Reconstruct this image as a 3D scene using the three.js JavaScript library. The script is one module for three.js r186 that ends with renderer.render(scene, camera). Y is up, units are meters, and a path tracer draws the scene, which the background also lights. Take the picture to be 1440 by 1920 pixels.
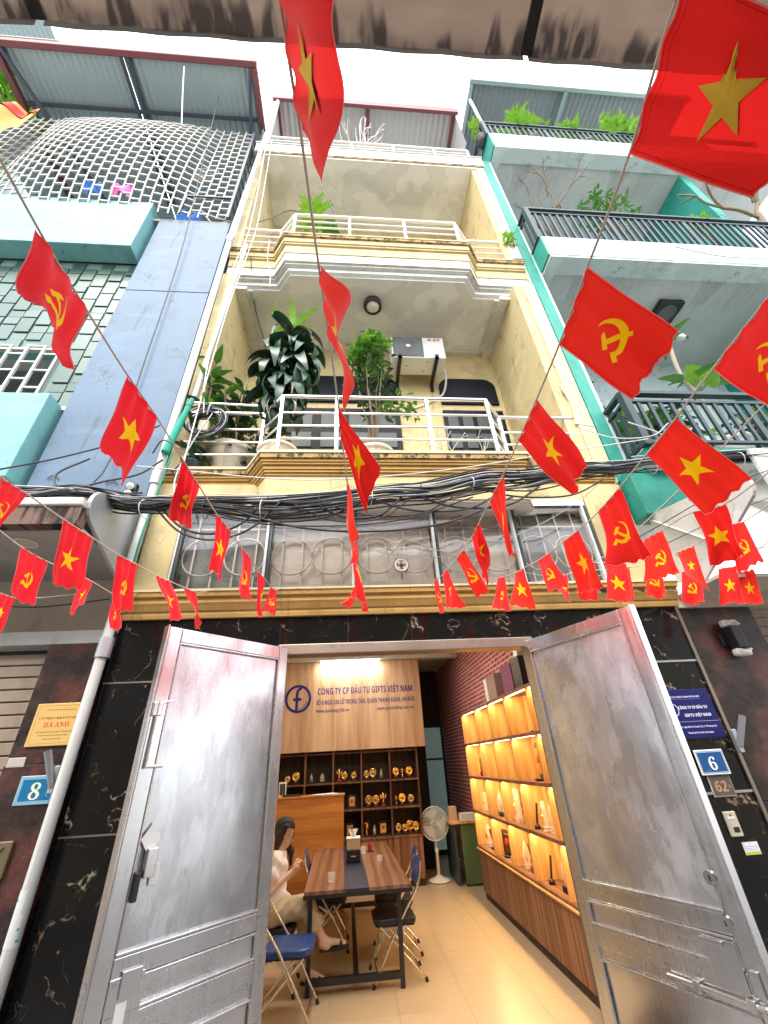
import * as THREE from 'three';
import { mergeGeometries, mergeVertices } from 'three/addons/utils/BufferGeometryUtils.js';
import { RoundedBoxGeometry } from 'three/addons/geometries/RoundedBoxGeometry.js';
import { MarchingCubes } from 'three/addons/objects/MarchingCubes.js';
import { RectAreaLightUniformsLib } from 'three/addons/lights/RectAreaLightUniformsLib.js';

// ---------- camera, sky, sun, exposure ----------
const V = (x, y, z) => new THREE.Vector3(x, y, z);
const scene = new THREE.Scene();
const camera = new THREE.PerspectiveCamera(102.93, 3 / 4, 0.05, 400);
camera.position.set(0, 1.8, 3.7);
camera.quaternion.setFromRotationMatrix(new THREE.Matrix4().makeBasis(
  V(0.99640493, -0.04877811, 0.06926696), V(0.00508586, 0.85057951, 0.52582186), V(-0.08456566, -0.52357921, 0.8477697)));
const renderer = new THREE.WebGLRenderer({ antialias: true });
renderer.toneMapping = THREE.LinearToneMapping;
renderer.toneMappingExposure = 4.0;
renderer.shadowMap.enabled = true;
{ // overcast sky: bright and even, a little brighter towards the zenith
  const W = 128, H = 64, d = new Float32Array(W * H * 4);
  for (let j = 0; j < H; j++) for (let i = 0; i < W; i++) {
    const el = ((j + 0.5) / H - 0.5) * Math.PI, s = Math.sin(el);
    const k = s > 0 ? 0.8 + 0.45 * s : 0.25, o = (j * W + i) * 4;
    d[o] = 0.96 * k; d[o + 1] = 0.99 * k; d[o + 2] = 1.05 * k; d[o + 3] = 1;
  }
  const t = new THREE.DataTexture(d, W, H, THREE.RGBAFormat, THREE.FloatType);
  t.mapping = THREE.EquirectangularReflectionMapping; t.magFilter = THREE.LinearFilter; t.needsUpdate = true;
  scene.background = t; scene.environment = t;
}
const sun = new THREE.DirectionalLight(0xfff2e0, 1.0);
sun.position.set(-7, 26, 21); sun.castShadow = true; sun.shadow.radius = 60;
Object.assign(sun.shadow.camera, { left: -14, right: 14, top: 16, bottom: -16, near: 1, far: 80 });
sun.shadow.mapSize.set(2048, 2048);
scene.add(sun, sun.target);
RectAreaLightUniformsLib.init();

// ---------- helpers ----------
let seed = 20240611;
const rnd = () => { seed = (seed + 0x6d2b79f5) | 0; let t = Math.imul(seed ^ (seed >>> 15), 1 | seed); t = (t + Math.imul(t ^ (t >>> 7), 61 | t)) ^ t; return ((t ^ (t >>> 14)) >>> 0) / 4294967296; };
const rr = (a, b) => a + (b - a) * rnd();
const pick = (a) => a[Math.floor(rnd() * a.length)];
const used = {};
function numbered(n) { const k = (used[n] = (used[n] ?? -1) + 1); return k ? n + '_' + String(k).padStart(3, '0') : n; }
function tag(o, label, category, group) { o.userData.label = label; o.userData.category = category; if (group) o.userData.group = group; return o; }
function thing(name, label, category, pos = [0, 0, 0], turn = 0, group) {
  const o = new THREE.Group(); o.name = numbered(name); o.position.set(...pos); o.rotation.y = turn; scene.add(o);
  return tag(o, label, category, group);
}
function part(parent, name) { const o = new THREE.Group(); o.name = name; parent.add(o); return o; }
function norm(g) {
  if (g.index) g = g.toNonIndexed();
  for (const k of Object.keys(g.attributes)) if (!['position', 'normal', 'uv'].includes(k)) g.deleteAttribute(k);
  if (!g.attributes.normal) g.computeVertexNormals();
  if (!g.attributes.uv) boxUV(g);
  return g;
}
function merge(gs) { return Array.isArray(gs) ? (gs.length === 1 ? norm(gs[0]) : mergeGeometries(gs.map(norm))) : gs; }
function mesh(parent, name, geo, mat, label) {
  const m = new THREE.Mesh(merge(geo), mat); m.name = parent === scene ? numbered(name) : name; m.castShadow = m.receiveShadow = true;
  if (label) m.userData.label = label; parent.add(m); return m;
}
function struct(name, geo, mat) { const m = mesh(scene, name, geo, mat); m.userData.kind = 'structure'; return m; }
function stuff(m) { m.userData.kind = 'stuff'; return m; }
function boxUV(g, off = 0) { // uv in metres from the dominant axis of each face
  const p = g.attributes.position, n = g.attributes.normal, uv = new Float32Array(p.count * 2);
  for (let i = 0; i < p.count; i++) {
    const ax = Math.abs(n.getX(i)), ay = Math.abs(n.getY(i)), az = Math.abs(n.getZ(i)), x = p.getX(i), y = p.getY(i), z = p.getZ(i);
    if (az >= ax && az >= ay) { uv[2 * i] = x; uv[2 * i + 1] = y; } else if (ax >= ay) { uv[2 * i] = z; uv[2 * i + 1] = y; } else { uv[2 * i] = x; uv[2 * i + 1] = z; }
    uv[2 * i] += off; uv[2 * i + 1] += off * 0.7;
  }
  g.setAttribute('uv', new THREE.BufferAttribute(uv, 2)); return g;
}
const box = (x0, x1, y0, y1, z0, z1) => boxUV(new THREE.BoxGeometry(Math.abs(x1 - x0), Math.abs(y1 - y0), Math.abs(z1 - z0)).translate((x0 + x1) / 2, (y0 + y1) / 2, (z0 + z1) / 2), 0);
const rbox = (x0, x1, y0, y1, z0, z1, r = 0.008, s = 2) => boxUV(norm(new RoundedBoxGeometry(Math.abs(x1 - x0), Math.abs(y1 - y0), Math.abs(z1 - z0), s, Math.min(r, Math.abs(x1 - x0) / 2.01, Math.abs(y1 - y0) / 2.01, Math.abs(z1 - z0) / 2.01)).translate((x0 + x1) / 2, (y0 + y1) / 2, (z0 + z1) / 2)));
function rod(a, b, r, seg = 8, r2 = r) {
  const A = V(...a), B = V(...b), d = B.clone().sub(A), g = new THREE.CylinderGeometry(r2, r, d.length(), seg);
  g.applyQuaternion(new THREE.Quaternion().setFromUnitVectors(V(0, 1, 0), d.clone().normalize())); return g.translate(...A.add(B).multiplyScalar(0.5).toArray());
}
function bar(a, b, w, h) { // square bar between two points; w across, h the other way
  const A = V(...a), B = V(...b), d = B.clone().sub(A), L = d.length(), g = boxUV(new THREE.BoxGeometry(w, h, L));
  const m = new THREE.Matrix4().lookAt(B, A, Math.abs(d.y / L) > 0.95 ? V(0, 0, 1) : V(0, 1, 0)); g.applyMatrix4(m); return g.translate(...A.add(B).multiplyScalar(0.5).toArray());
}
const curve = (pts) => new THREE.CatmullRomCurve3(pts.map((p) => V(...p)), false, 'centripetal');
const tube = (pts, r, n = 24, seg = 6) => new THREE.TubeGeometry(curve(pts), n, r, seg);
function poly(pts, depth, bev = 0) { // extrude an outline (x, y) from z = 0 to depth
  const s = new THREE.Shape(pts.map((p) => new THREE.Vector2(...p)));
  return boxUV(norm(new THREE.ExtrudeGeometry(s, { depth, bevelEnabled: bev > 0, bevelThickness: bev, bevelSize: bev, bevelSegments: 2, steps: 1 })));
}
function planSolid(pts, y0, y1) { // extrude a plan outline (x, z) upward
  const s = new THREE.Shape(pts.map(([x, z]) => new THREE.Vector2(x, -z)));
  const g = new THREE.ExtrudeGeometry(s, { depth: y1 - y0, bevelEnabled: false }); g.rotateX(-Math.PI / 2); g.translate(0, y0, 0); return boxUV(norm(g));
}
const lathe = (pts, seg = 24) => new THREE.LatheGeometry(pts.map((p) => new THREE.Vector2(...p)), seg);
function quadGrid(f, nu, nv) { // parametric sheet with uv
  const pos = [], uv = [], idx = [];
  for (let j = 0; j <= nv; j++) for (let i = 0; i <= nu; i++) { const p = f(i / nu, j / nv); pos.push(p.x, p.y, p.z); uv.push(i / nu, 1 - j / nv); }
  for (let j = 0; j < nv; j++) for (let i = 0; i < nu; i++) { const a = j * (nu + 1) + i, b = a + nu + 1; idx.push(a, b, a + 1, b, b + 1, a + 1); }
  const g = new THREE.BufferGeometry(); g.setAttribute('position', new THREE.Float32BufferAttribute(pos, 3)); g.setAttribute('uv', new THREE.Float32BufferAttribute(uv, 2)); g.setIndex(idx); g.computeVertexNormals(); return g;
}

// ---------- textures ----------
const hash = (i, j, s) => { let h = Math.imul(i, 374761393) + Math.imul(j, 668265263) + Math.imul(s, 1274126177); h = Math.imul(h ^ (h >>> 13), 1274126177); return ((h ^ (h >>> 16)) >>> 0) / 4294967296; };
function vn(u, v, fx, fy, s) { // periodic value noise
  const x = u * fx, y = v * fy, i = Math.floor(x), j = Math.floor(y), a = x - i, b = y - j, p = a * a * (3 - 2 * a), q = b * b * (3 - 2 * b), w = (n, f) => ((n % f) + f) % f;
  const h = (m, n) => hash(w(m, fx), w(n, fy), s);
  return (h(i, j) * (1 - p) + h(i + 1, j) * p) * (1 - q) + (h(i, j + 1) * (1 - p) + h(i + 1, j + 1) * p) * q;
}
function fbm(u, v, fx, fy, s, o = 4) { let t = 0, a = 0.5, n = 0; for (let k = 0; k < o; k++) { t += a * vn(u, v, fx << k, fy << k, s + k); n += a; a *= 0.5; } return t / n; }
function tex(w, h, fn, srgb = true, rx = 1, ry = 1) {
  const d = new Uint8Array(w * h * 4);
  for (let j = 0; j < h; j++) for (let i = 0; i < w; i++) { const c = fn((i + 0.5) / w, (j + 0.5) / h), o = (j * w + i) * 4; for (let k = 0; k < 3; k++) d[o + k] = Math.max(0, Math.min(255, (c.length ? c[k] : c) * 255)); d[o + 3] = 255; }
  const t = new THREE.DataTexture(d, w, h, THREE.RGBAFormat); t.wrapS = t.wrapT = THREE.RepeatWrapping; t.magFilter = THREE.LinearFilter; t.minFilter = THREE.LinearMipmapLinearFilter; t.generateMipmaps = true;
  if (srgb) t.colorSpace = THREE.SRGBColorSpace; t.repeat.set(rx, ry); t.needsUpdate = true; return t;
}
function canvasTex(w, h, draw) {
  const c = document.createElement('canvas'); c.width = w; c.height = h; draw(c.getContext('2d'), w, h);
  const t = new THREE.CanvasTexture(c); t.colorSpace = THREE.SRGBColorSpace; t.anisotropy = 8; return t;
}
const mixc = (a, b, t) => a.map((x, i) => x + (b[i] - x) * t);
const sstep = (a, b, x) => { const t = Math.max(0, Math.min(1, (x - a) / (b - a))); return t * t * (3 - 2 * t); };
// wall paint: blotches, fine grain, hairline stains; near white so that it multiplies a colour
const plasterMap = tex(512, 512, (u, v) => { const a = fbm(u, v, 3, 3, 1, 5), b = fbm(u, v, 40, 40, 9, 2), st = sstep(0.62, 0.8, fbm(u, v, 9, 2, 17, 4)); const k = 0.86 + 0.16 * a + 0.06 * (b - 0.5) - 0.12 * st; return [k, k * 0.992, k * 0.975]; }, true, 0.4, 0.4);
const plasterBump = tex(256, 256, (u, v) => 0.6 * fbm(u, v, 12, 12, 3, 3) + 0.4 * fbm(u, v, 64, 64, 5, 2), false, 0.8, 0.8);
// weathered paint: run marks, smudges and hairline cracks
const weatherMap = tex(640, 640, (u, v) => { const a = fbm(u, v, 3, 3, 301, 5), run = sstep(0.56, 0.8, fbm(u, v, 36, 2, 303, 4)) * sstep(0.4, 0.6, fbm(u, v, 4, 3, 305, 3)), sm = sstep(0.58, 0.72, fbm(u, v, 7, 6, 307, 5)), pale = sstep(0.6, 0.75, fbm(u, v, 5, 9, 309, 5)), cr = sstep(0.012, 0, Math.abs(fbm(u, v, 6, 5, 311, 4) - 0.5)) * sstep(0.5, 0.6, fbm(u, v, 3, 3, 313, 2)); const k = 0.88 + 0.12 * a - 0.15 * run - 0.07 * sm + 0.06 * pale - 0.2 * cr + 0.04 * (fbm(u, v, 70, 70, 315, 2) - 0.5); return [k, k * 0.992, k * (0.975 - 0.03 * run)]; }, true, 0.45, 0.45);
// old plaster ceiling: grey blotches of damp
const ceilMap = tex(512, 512, (u, v) => { const a = fbm(u, v, 4, 4, 31, 5), st = sstep(0.55, 0.75, fbm(u, v, 3, 5, 37, 5)), c = sstep(0.5, 0.53, fbm(u, v, 8, 8, 41, 4)) * 0.05; const k = 0.94 + 0.06 * a - 0.07 * st - c; return [k, k * 0.995, k * 0.98]; }, true, 0.3, 0.3);
// grimy moulding top: black mould speckles
const grimeMap = tex(512, 256, (u, v) => { const a = fbm(u, v, 16, 6, 51, 5), b = fbm(u, v, 60, 20, 57, 3); const t = sstep(0.44, 0.7, a * 0.6 + b * 0.4); return mixc([0.66, 0.55, 0.36], [0.2, 0.16, 0.12], t); }, true, 1.1, 2.2);
const sootStreak = tex(512, 256, (u, v) => { const a = fbm(u, v, 40, 3, 61, 4), b = fbm(u, v, 10, 6, 66, 4); const t = sstep(0.45, 0.7, a * 0.7 + b * 0.3); return mixc([0.45, 0.36, 0.32], [0.1, 0.07, 0.06], t); }, true, 0.8, 1);
const marbleMap = tex(800, 800, (u, v) => { // black stone with broken gold and white veins
  const wx = fbm(u, v, 7, 7, 71, 5) - 0.5, wy = fbm(u, v, 7, 7, 79, 5) - 0.5, U = u + wx * 0.3, W = v + wy * 0.3;
  const r1 = Math.abs(vn(((U % 1) + 1) % 1, ((W % 1) + 1) % 1, 5, 4, 83) - 0.5), r2 = Math.abs(vn(((U % 1) + 1) % 1, ((W % 1) + 1) % 1, 8, 9, 89) - 0.5);
  const gate = sstep(0.44, 0.62, fbm(u, v, 14, 14, 97, 3)), gate2 = sstep(0.44, 0.62, fbm(u, v, 18, 18, 101, 3));
  const a = sstep(0.02, 0.0, r1) * gate * 0.9 + sstep(0.018, 0.0, r2) * gate2 * 0.6 + sstep(0.07, 0, r1) * gate * sstep(0.55, 0.7, fbm(u, v, 60, 60, 105, 2)) * 0.7, base = 0.045 + 0.05 * fbm(u, v, 12, 12, 103, 4);
  return mixc([base, base * 0.97, base * 1.0], mixc([0.6, 0.56, 0.5], [0.5, 0.38, 0.25], vn(u, v, 6, 6, 107)), Math.min(1, a)); }, true, 0.75, 0.75);
const graniteMap = tex(512, 512, (u, v) => { const a = fbm(u, v, 90, 90, 111, 2), b = fbm(u, v, 30, 30, 113, 3), c = fbm(u, v, 5, 5, 115, 4); const k = 0.2 + 0.07 * (a - 0.4) + 0.07 * (b - 0.5) + 0.22 * (c - 0.45); return [k * (1.1 + 0.35 * sstep(0.45, 0.7, c)), k * 0.93, k * 0.88]; }, true, 1, 1);
function woodTex(c1, c2, s, fx = 14, fy = 2, rx = 1, ry = 1, vertical = true) { return tex(512, 512, (u, v) => { if (!vertical) [u, v] = [v, u]; const w = fbm(u, v, 6, 3, s, 3), a = fbm((u + 0.035 * w) % 1, v, fx, fy, s + 3, 4), b = fbm(u, v, 110, 5, s + 9, 2); return mixc(c1, c2, Math.max(0, Math.min(1, (a - 0.3) * 2 + (b - 0.5) * 0.55))); }, true, rx, ry); }
const oakMap = woodTex([0.79, 0.66, 0.52], [0.6, 0.45, 0.33], 121, 10, 1, 0.9, 0.5);
const honeyMap = woodTex([0.82, 0.56, 0.27], [0.62, 0.37, 0.14], 131, 8, 1, 0.7, 0.7, false);
const shelfMap = woodTex([0.86, 0.7, 0.46], [0.72, 0.53, 0.3], 141, 14, 1, 1.1, 1);
const walnutMap = woodTex([0.56, 0.39, 0.28], [0.34, 0.21, 0.14], 151, 20, 1, 1.2, 0.8);
const tableMap = woodTex([0.6, 0.44, 0.34], [0.36, 0.24, 0.18], 161, 14, 1, 1.5, 0.45);
const darkWoodMap = woodTex([0.34, 0.23, 0.16], [0.2, 0.13, 0.09], 171, 16, 1, 1, 1);
const steelRough = tex(512, 512, (u, v) => { const a = fbm(u, v, 5, 3, 181, 5), b = fbm(u, v, 120, 3, 187, 2), c = fbm(u, v, 3, 90, 189, 2), sm = sstep(0.35, 0.75, fbm(u, v, 4, 3, 193, 3)); return [0, 0.15 + 0.12 * a + 0.08 * (b - 0.5) + 0.05 * (c - 0.5) + 0.08 * sm, 1]; }, false, 0.8, 0.8);
const steelMap = tex(512, 512, (u, v) => { const a = fbm(u, v, 4, 3, 181, 5), sm = sstep(0.35, 0.75, fbm(u, v, 4, 3, 193, 3)), sc = sstep(0.74, 0.82, fbm(u, v, 90, 20, 197, 2)); const k = 0.88 + 0.08 * a - 0.05 * sm - 0.05 * sc; return [k, k, k]; }, true, 0.8, 0.8);
const hazeRough = tex(512, 512, (u, v) => { const a = fbm(u, v, 5, 3, 261, 5), b = fbm(u, v, 90, 14, 263, 3), m = sstep(0.45, 0.62, fbm(u, v, 9, 7, 265, 5)); return [0, 0.27 + 0.16 * a + 0.1 * (b - 0.5) + 0.1 * m, 1]; }, false, 0.9, 0.55);
const hazeMap = tex(512, 512, (u, v) => { const a = fbm(u, v, 5, 3, 261, 5), b = fbm(u, v, 120, 16, 267, 3), m = sstep(0.45, 0.6, fbm(u, v, 14, 10, 265, 5)), sc = sstep(0.7, 0.76, fbm(u, v, 60, 18, 269, 3)); const k = 0.84 + 0.08 * a + 0.04 * (b - 0.5) + 0.06 * m - 0.05 * sc; return [k * 0.98, k * 0.99, k * 1.01]; }, true, 0.9, 0.55);
const steelBump = tex(512, 512, (u, v) => fbm(u, v, 4, 2, 201, 2) * 0.8 + fbm(u, v, 10, 5, 203, 2) * 0.2, false, 0.7, 0.7);
const floorTileMap = tex(512, 512, (u, v) => { const a = fbm(u, v, 6, 6, 211, 5), b = fbm(u, v, 80, 80, 217, 2); const k = 0.93 + 0.06 * a + 0.05 * (b - 0.5); return [k, k * 0.985, k * 0.96]; }, true, 0.6, 0.6);
const asphaltMap = tex(512, 512, (u, v) => { const k = 0.5 + 0.2 * fbm(u, v, 60, 60, 221, 2) + 0.1 * fbm(u, v, 5, 5, 223, 4); return [k, k * 0.98, k * 0.95]; }, true, 0.5, 0.5);
const leafMap = tex(128, 128, (u, v) => { const k = 0.75 + 0.35 * fbm(u, v, 6, 6, 231, 3), vein = Math.abs(u - 0.5) < 0.03 ? 0.15 : 0; return [k + vein, k + vein, k * 0.9]; }, true);
const clothBump = tex(256, 256, (u, v) => 0.5 + 0.25 * Math.sin(u * 180) + 0.25 * Math.sin(v * 180), false, 3, 3);
const strandBump = tex(256, 64, (u, v) => fbm(u, v, 90, 2, 321, 2), false, 6, 1);
const awningMap = tex(1024, 512, (u, v) => { // v = 0 at the street edge: mould tongues grow inward from it
  const col = fbm(u, 0.5, 48, 1, 241, 2), len = 0.2 + 0.2 * sstep(0.3, 0.75, col) + 0.16 * (fbm(u, 0.3, 9, 1, 245, 2) - 0.4);
  const edge = sstep(0.04, 0.1, v + 0.05 * (fbm(u, v, 30, 10, 247, 2) - 0.5)), t = sstep(len, len * 0.45, v) * edge * (0.3 + 0.7 * sstep(0.3, 0.6, fbm(u, v, 110, 5, 249, 3))) * (0.25 + 0.75 * sstep(0.3, 0.55, col + 0.3 * (fbm(u, v, 160, 2, 251, 2) - 0.35)));
  const k = 0.9 + 0.2 * (fbm(u, v, 12, 8, 253, 4) - 0.5); let c = mixc([0.58 * k, 0.5 * k, 0.44 * k], [0.2, 0.17, 0.165], Math.min(0.88, t)); return mixc(c, [0.52, 0.52, 0.53], (1 - edge) * 0.75); }, true);

// ---------- materials ----------
const M = (c, o = {}) => { const m = new THREE.MeshStandardMaterial({ roughness: 0.75, side: THREE.DoubleSide, ...o }); m.color.setRGB(...c); return m; };
const paint = (c, r = 0.85) => M(c, { map: plasterMap, bumpMap: plasterBump, bumpScale: 0.002, roughness: r });
const weathered = (c, r = 0.85) => M(c, { map: weatherMap, bumpMap: plasterBump, bumpScale: 0.002, roughness: r });
const mat = {
  yellow: weathered([0.66, 0.55, 0.3]), ochre: weathered([0.58, 0.37, 0.12]), cream: weathered([0.66, 0.58, 0.38]), white: weathered([0.68, 0.69, 0.67]), ceil: M([0.84, 0.87, 0.88], { map: ceilMap, bumpMap: plasterBump, bumpScale: 0.002, roughness: 0.9 }),
  grime: M([1, 1, 1], { map: grimeMap, roughness: 0.9 }), soot: M([1, 1, 1], { map: sootStreak, roughness: 0.9 }),
  blue: weathered([0.095, 0.17, 0.275], 0.6), teal: weathered([0.19, 0.46, 0.48], 0.6), tealDark: weathered([0.02, 0.31, 0.25], 0.6), paleBlue: weathered([0.58, 0.7, 0.74], 0.6), greyCeil: paint([0.56, 0.6, 0.62]), 
  marble: M([1, 1, 1], { map: marbleMap, roughness: 0.12 }), granite: M([0.8, 0.75, 0.75], { map: graniteMap, roughness: 0.25 }), joint: M([0.1, 0.1, 0.1]), trim: M([0.6, 0.6, 0.6], { metalness: 1, roughness: 0.35 }),
  steel: M([0.88, 0.88, 0.9], { metalness: 1, map: steelMap, roughnessMap: steelRough, roughness: 1, bumpMap: steelBump, bumpScale: 0.006 }),
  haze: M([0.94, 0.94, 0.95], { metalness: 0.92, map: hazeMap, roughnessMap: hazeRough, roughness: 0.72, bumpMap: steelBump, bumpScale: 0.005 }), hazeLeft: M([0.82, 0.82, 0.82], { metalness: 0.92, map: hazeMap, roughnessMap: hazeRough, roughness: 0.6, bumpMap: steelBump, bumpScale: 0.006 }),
  steelDark: M([0.5, 0.42, 0.36], { metalness: 1, roughness: 0.4, map: steelMap }), inox: M([0.8, 0.8, 0.82], { metalness: 1, roughness: 0.28 }), whiteRail: M([0.8, 0.8, 0.78], { roughness: 0.4, map: plasterMap }), chrome: M([0.72, 0.72, 0.74], { metalness: 1, roughness: 0.18 }),
  galv: M([0.62, 0.65, 0.68], { metalness: 0.6, roughness: 0.45, map: steelMap }), pvc: M([0.72, 0.76, 0.78], { roughness: 0.4, map: plasterMap }), darkMetal: M([0.03, 0.045, 0.05], { roughness: 0.45 }), maroon: M([0.2, 0.06, 0.07], { roughness: 0.6 }), navyFrame: M([0.05, 0.06, 0.09], { roughness: 0.5 }),
  greenRail: M([0.012, 0.034, 0.042], { roughness: 0.5 }), whiteBar: M([0.48, 0.48, 0.45], { roughness: 0.5 }), sheetGrey: M([0.33, 0.42, 0.45], { roughness: 0.4, metalness: 0.3 }), sheetPale: M([0.55, 0.55, 0.55], { roughness: 0.4, metalness: 0.2 }),
  black: M([0.015, 0.015, 0.017], { roughness: 0.4 }), matteBlack: M([0.02, 0.02, 0.02], { roughness: 0.85 }), darkDoor: new THREE.MeshPhysicalMaterial({ color: 0x10141c, roughness: 0.45, specularIntensity: 0.35, side: THREE.DoubleSide }), cable: M([0.02, 0.02, 0.022], { roughness: 0.5 }), cableGrey: M([0.35, 0.38, 0.42], { roughness: 0.5 }), cableWhite: M([0.65, 0.65, 0.63], { roughness: 0.5 }),
  twine: M([0.62, 0.55, 0.46], { roughness: 0.9 }), oak: M([1, 1, 1], { map: oakMap, roughness: 0.5 }), honey: M([1, 1, 1], { map: honeyMap, roughness: 0.45 }), shelf: M([1, 1, 1], { map: shelfMap, roughness: 0.5 }), walnut: M([1, 1, 1], { map: walnutMap, roughness: 0.5 }), table: M([1, 1, 1], { map: tableMap, roughness: 0.3 }), darkWood: M([0.5, 0.5, 0.5], { map: darkWoodMap, roughness: 0.6 }), walnutDark: M([0.8, 0.76, 0.72], { map: walnutMap, roughness: 0.55 }),
  navy: M([0.015, 0.025, 0.06], { roughness: 0.4 }), seatBlue: M([0.012, 0.05, 0.2], { roughness: 0.32 }), seatBlack: M([0.012, 0.014, 0.02], { roughness: 0.4 }), 
  floor: M([0.5, 0.39, 0.26], { map: floorTileMap, roughness: 0.28 }), grout: M([0.45, 0.37, 0.27]), asphalt: M([0.7, 0.7, 0.7], { map: asphaltMap, roughness: 0.9 }), brickRed: [M([0.36, 0.065, 0.08], { roughness: 0.8 }), M([0.43, 0.085, 0.095], { roughness: 0.8 }), M([0.3, 0.05, 0.065], { roughness: 0.8 })], mortar: M([0.78, 0.6, 0.58], { roughness: 0.95, map: plasterMap }),
  gold: M([0.95, 0.66, 0.24], { metalness: 1, roughness: 0.22 }), crystal: new THREE.MeshPhysicalMaterial({ color: 0xffffff, transmission: 0.8, thickness: 0, ior: 1.5, roughness: 0.08 }), redGlass: M([0.35, 0.02, 0.03], { roughness: 0.2 }),
  beige: paint([0.62, 0.56, 0.48]), greyWall: paint([0.48, 0.48, 0.47]), slat: M([0.42, 0.34, 0.27], { roughness: 0.5, map: plasterMap }), skin: M([0.68, 0.44, 0.32], { roughness: 0.55 }), hair: M([0.012, 0.01, 0.01], { roughness: 0.5, bumpMap: strandBump, bumpScale: 0.004 }), shirt: M([0.88, 0.87, 0.85], { roughness: 0.9, bumpMap: clothBump, bumpScale: 0.0004 }), khaki: M([0.52, 0.41, 0.27], { roughness: 0.9, bumpMap: clothBump, bumpScale: 0.0004 }),
  pot: M([0.68, 0.62, 0.5], { roughness: 0.8, map: plasterMap }), soil: M([0.06, 0.04, 0.03], { roughness: 1 }), bark: M([0.2, 0.15, 0.1], { roughness: 0.95, map: plasterMap }), dryBranch: M([0.3, 0.26, 0.22], { roughness: 0.9 }), whiteBranch: M([0.6, 0.56, 0.52], { roughness: 0.9 }),
  deskGreen: M([0.1, 0.17, 0.06], { roughness: 0.5 }), paper: M([0.82, 0.82, 0.82], { roughness: 0.9 }), plasticWhite: M([0.75, 0.75, 0.73], { roughness: 0.4 }), cardboard: M([0.5, 0.36, 0.22], { roughness: 0.9 }), orange: M([0.75, 0.25, 0.04], { roughness: 0.7 }), pinkCloth: M([0.8, 0.2, 0.5], { roughness: 0.9 }), blueCloth: M([0.05, 0.2, 0.6], { roughness: 0.9 }), purple: M([0.2, 0.05, 0.12], { roughness: 0.7 }),
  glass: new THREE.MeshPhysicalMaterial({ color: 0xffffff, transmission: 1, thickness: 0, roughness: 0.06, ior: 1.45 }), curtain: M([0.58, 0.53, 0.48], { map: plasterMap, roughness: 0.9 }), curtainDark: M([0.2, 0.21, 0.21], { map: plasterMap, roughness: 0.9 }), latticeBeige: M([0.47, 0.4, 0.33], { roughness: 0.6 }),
};
const leafM = (c, t = 0.35) => { const m = new THREE.MeshPhysicalMaterial({ roughness: 0.5, map: leafMap, side: THREE.DoubleSide, transmission: t, thickness: 0 }); m.color.setRGB(...c); return m; };
const green = { dark: leafM([0.03, 0.09, 0.05], 0.1), dracaena: M([0.035, 0.085, 0.06], { roughness: 0.3, map: leafMap }), bright: leafM([0.32, 0.62, 0.08], 0.5), mid: leafM([0.1, 0.3, 0.05], 0.4) };
const emit = (c, k) => { const m = M([0.8, 0.8, 0.8]); m.emissive.setRGB(...c); m.emissiveIntensity = k; return m; };
function area(parentPos, target, w, h, c, k) { const l = new THREE.RectAreaLight(new THREE.Color().setRGB(...c), k, w, h); l.position.set(...parentPos); l.lookAt(...target); scene.add(l); return l; }
// ---------- setting ----------
struct('street', box(-30, 30, -0.16, -0.12, 0.0, 30), mat.asphalt);
struct('ground', box(-60, 60, -0.4, -0.17, -60, 60), mat.asphalt);
// the far side of the alley (behind the camera): a plain house front and the awning fixed to it
{
  const h = thing('opposite_house', 'plain pale house front across the alley behind the camera', 'house');
  mesh(h, 'wall', [box(-14, 14, -0.12, 6.6, 6.2, 6.5)], mat.white);
  for (let i = 0; i < 5; i++) mesh(h, 'shutter', [box(-10.5 + i * 4.2, -7.6 + i * 4.2, 0, 2.8, 6.15, 6.2)], mat.slat);
  for (let i = 0; i < 5; i++) mesh(h, 'window', [box(-10 + i * 4.2, -8.2 + i * 4.2, 4.9, 6.1, 6.16, 6.2)], mat.darkDoor);
  const a = thing('awning', 'grey fibre sheet awning overhead with black mould along its front edge', 'awning');
  const sheet = (x0, x1) => { // slopes gently up to the wall behind the camera, front lip turned down
    const zf = (x) => 3.24 + 0.012 * x;
    return quadGrid((u, v) => { const x = x0 + (x1 - x0) * u, w = v < 0.08 ? 0 : (v - 0.08) / 0.92; const z = zf(x) + (6.2 - zf(x)) * w, lip = v < 0.08 ? -0.05 * (1 - v / 0.08) : 0; return V(x, 4.6 + 0.55 * w + lip + 0.012 * Math.sin(x * 18), z - (v < 0.08 ? 0.012 * (1 - v / 0.08) : 0)); }, 60, 40);
  };
  awningMap.wrapT = THREE.ClampToEdgeWrapping; const am = new THREE.MeshPhysicalMaterial({ map: awningMap, roughness: 1, transmission: 0.32, thickness: 0, side: THREE.DoubleSide });
  const uvFix = (g, x0, x1) => { const uv = g.attributes.uv; for (let i = 0; i < uv.count; i++) { uv.setXY(i, (x0 + (x1 - x0) * uv.getX(i)) / 3.2, Math.min(0.97, (((w) => w < 0.08 ? w / 0.08 * 0.05 : 0.05 + (w - 0.08) / 0.92 * 2.96)(1 - uv.getY(i))) / 0.5)); } return g; };
  for (const [x0, x1] of [[-9, -5.2], [-5.18, -1.335], [-1.3, 0.825], [0.845, 4.4], [4.43, 9]]) mesh(a, 'awning_sheet', uvFix(sheet(x0, x1), x0, x1), am);
  for (const x of [-5.19, -1.318, 0.835, 4.41]) mesh(a, 'joint_strip', [bar([x, 4.585, 3.24 + 0.012 * x], [x, 5.17, 6.2], 0.05, 0.02)], mat.black);
}

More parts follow.
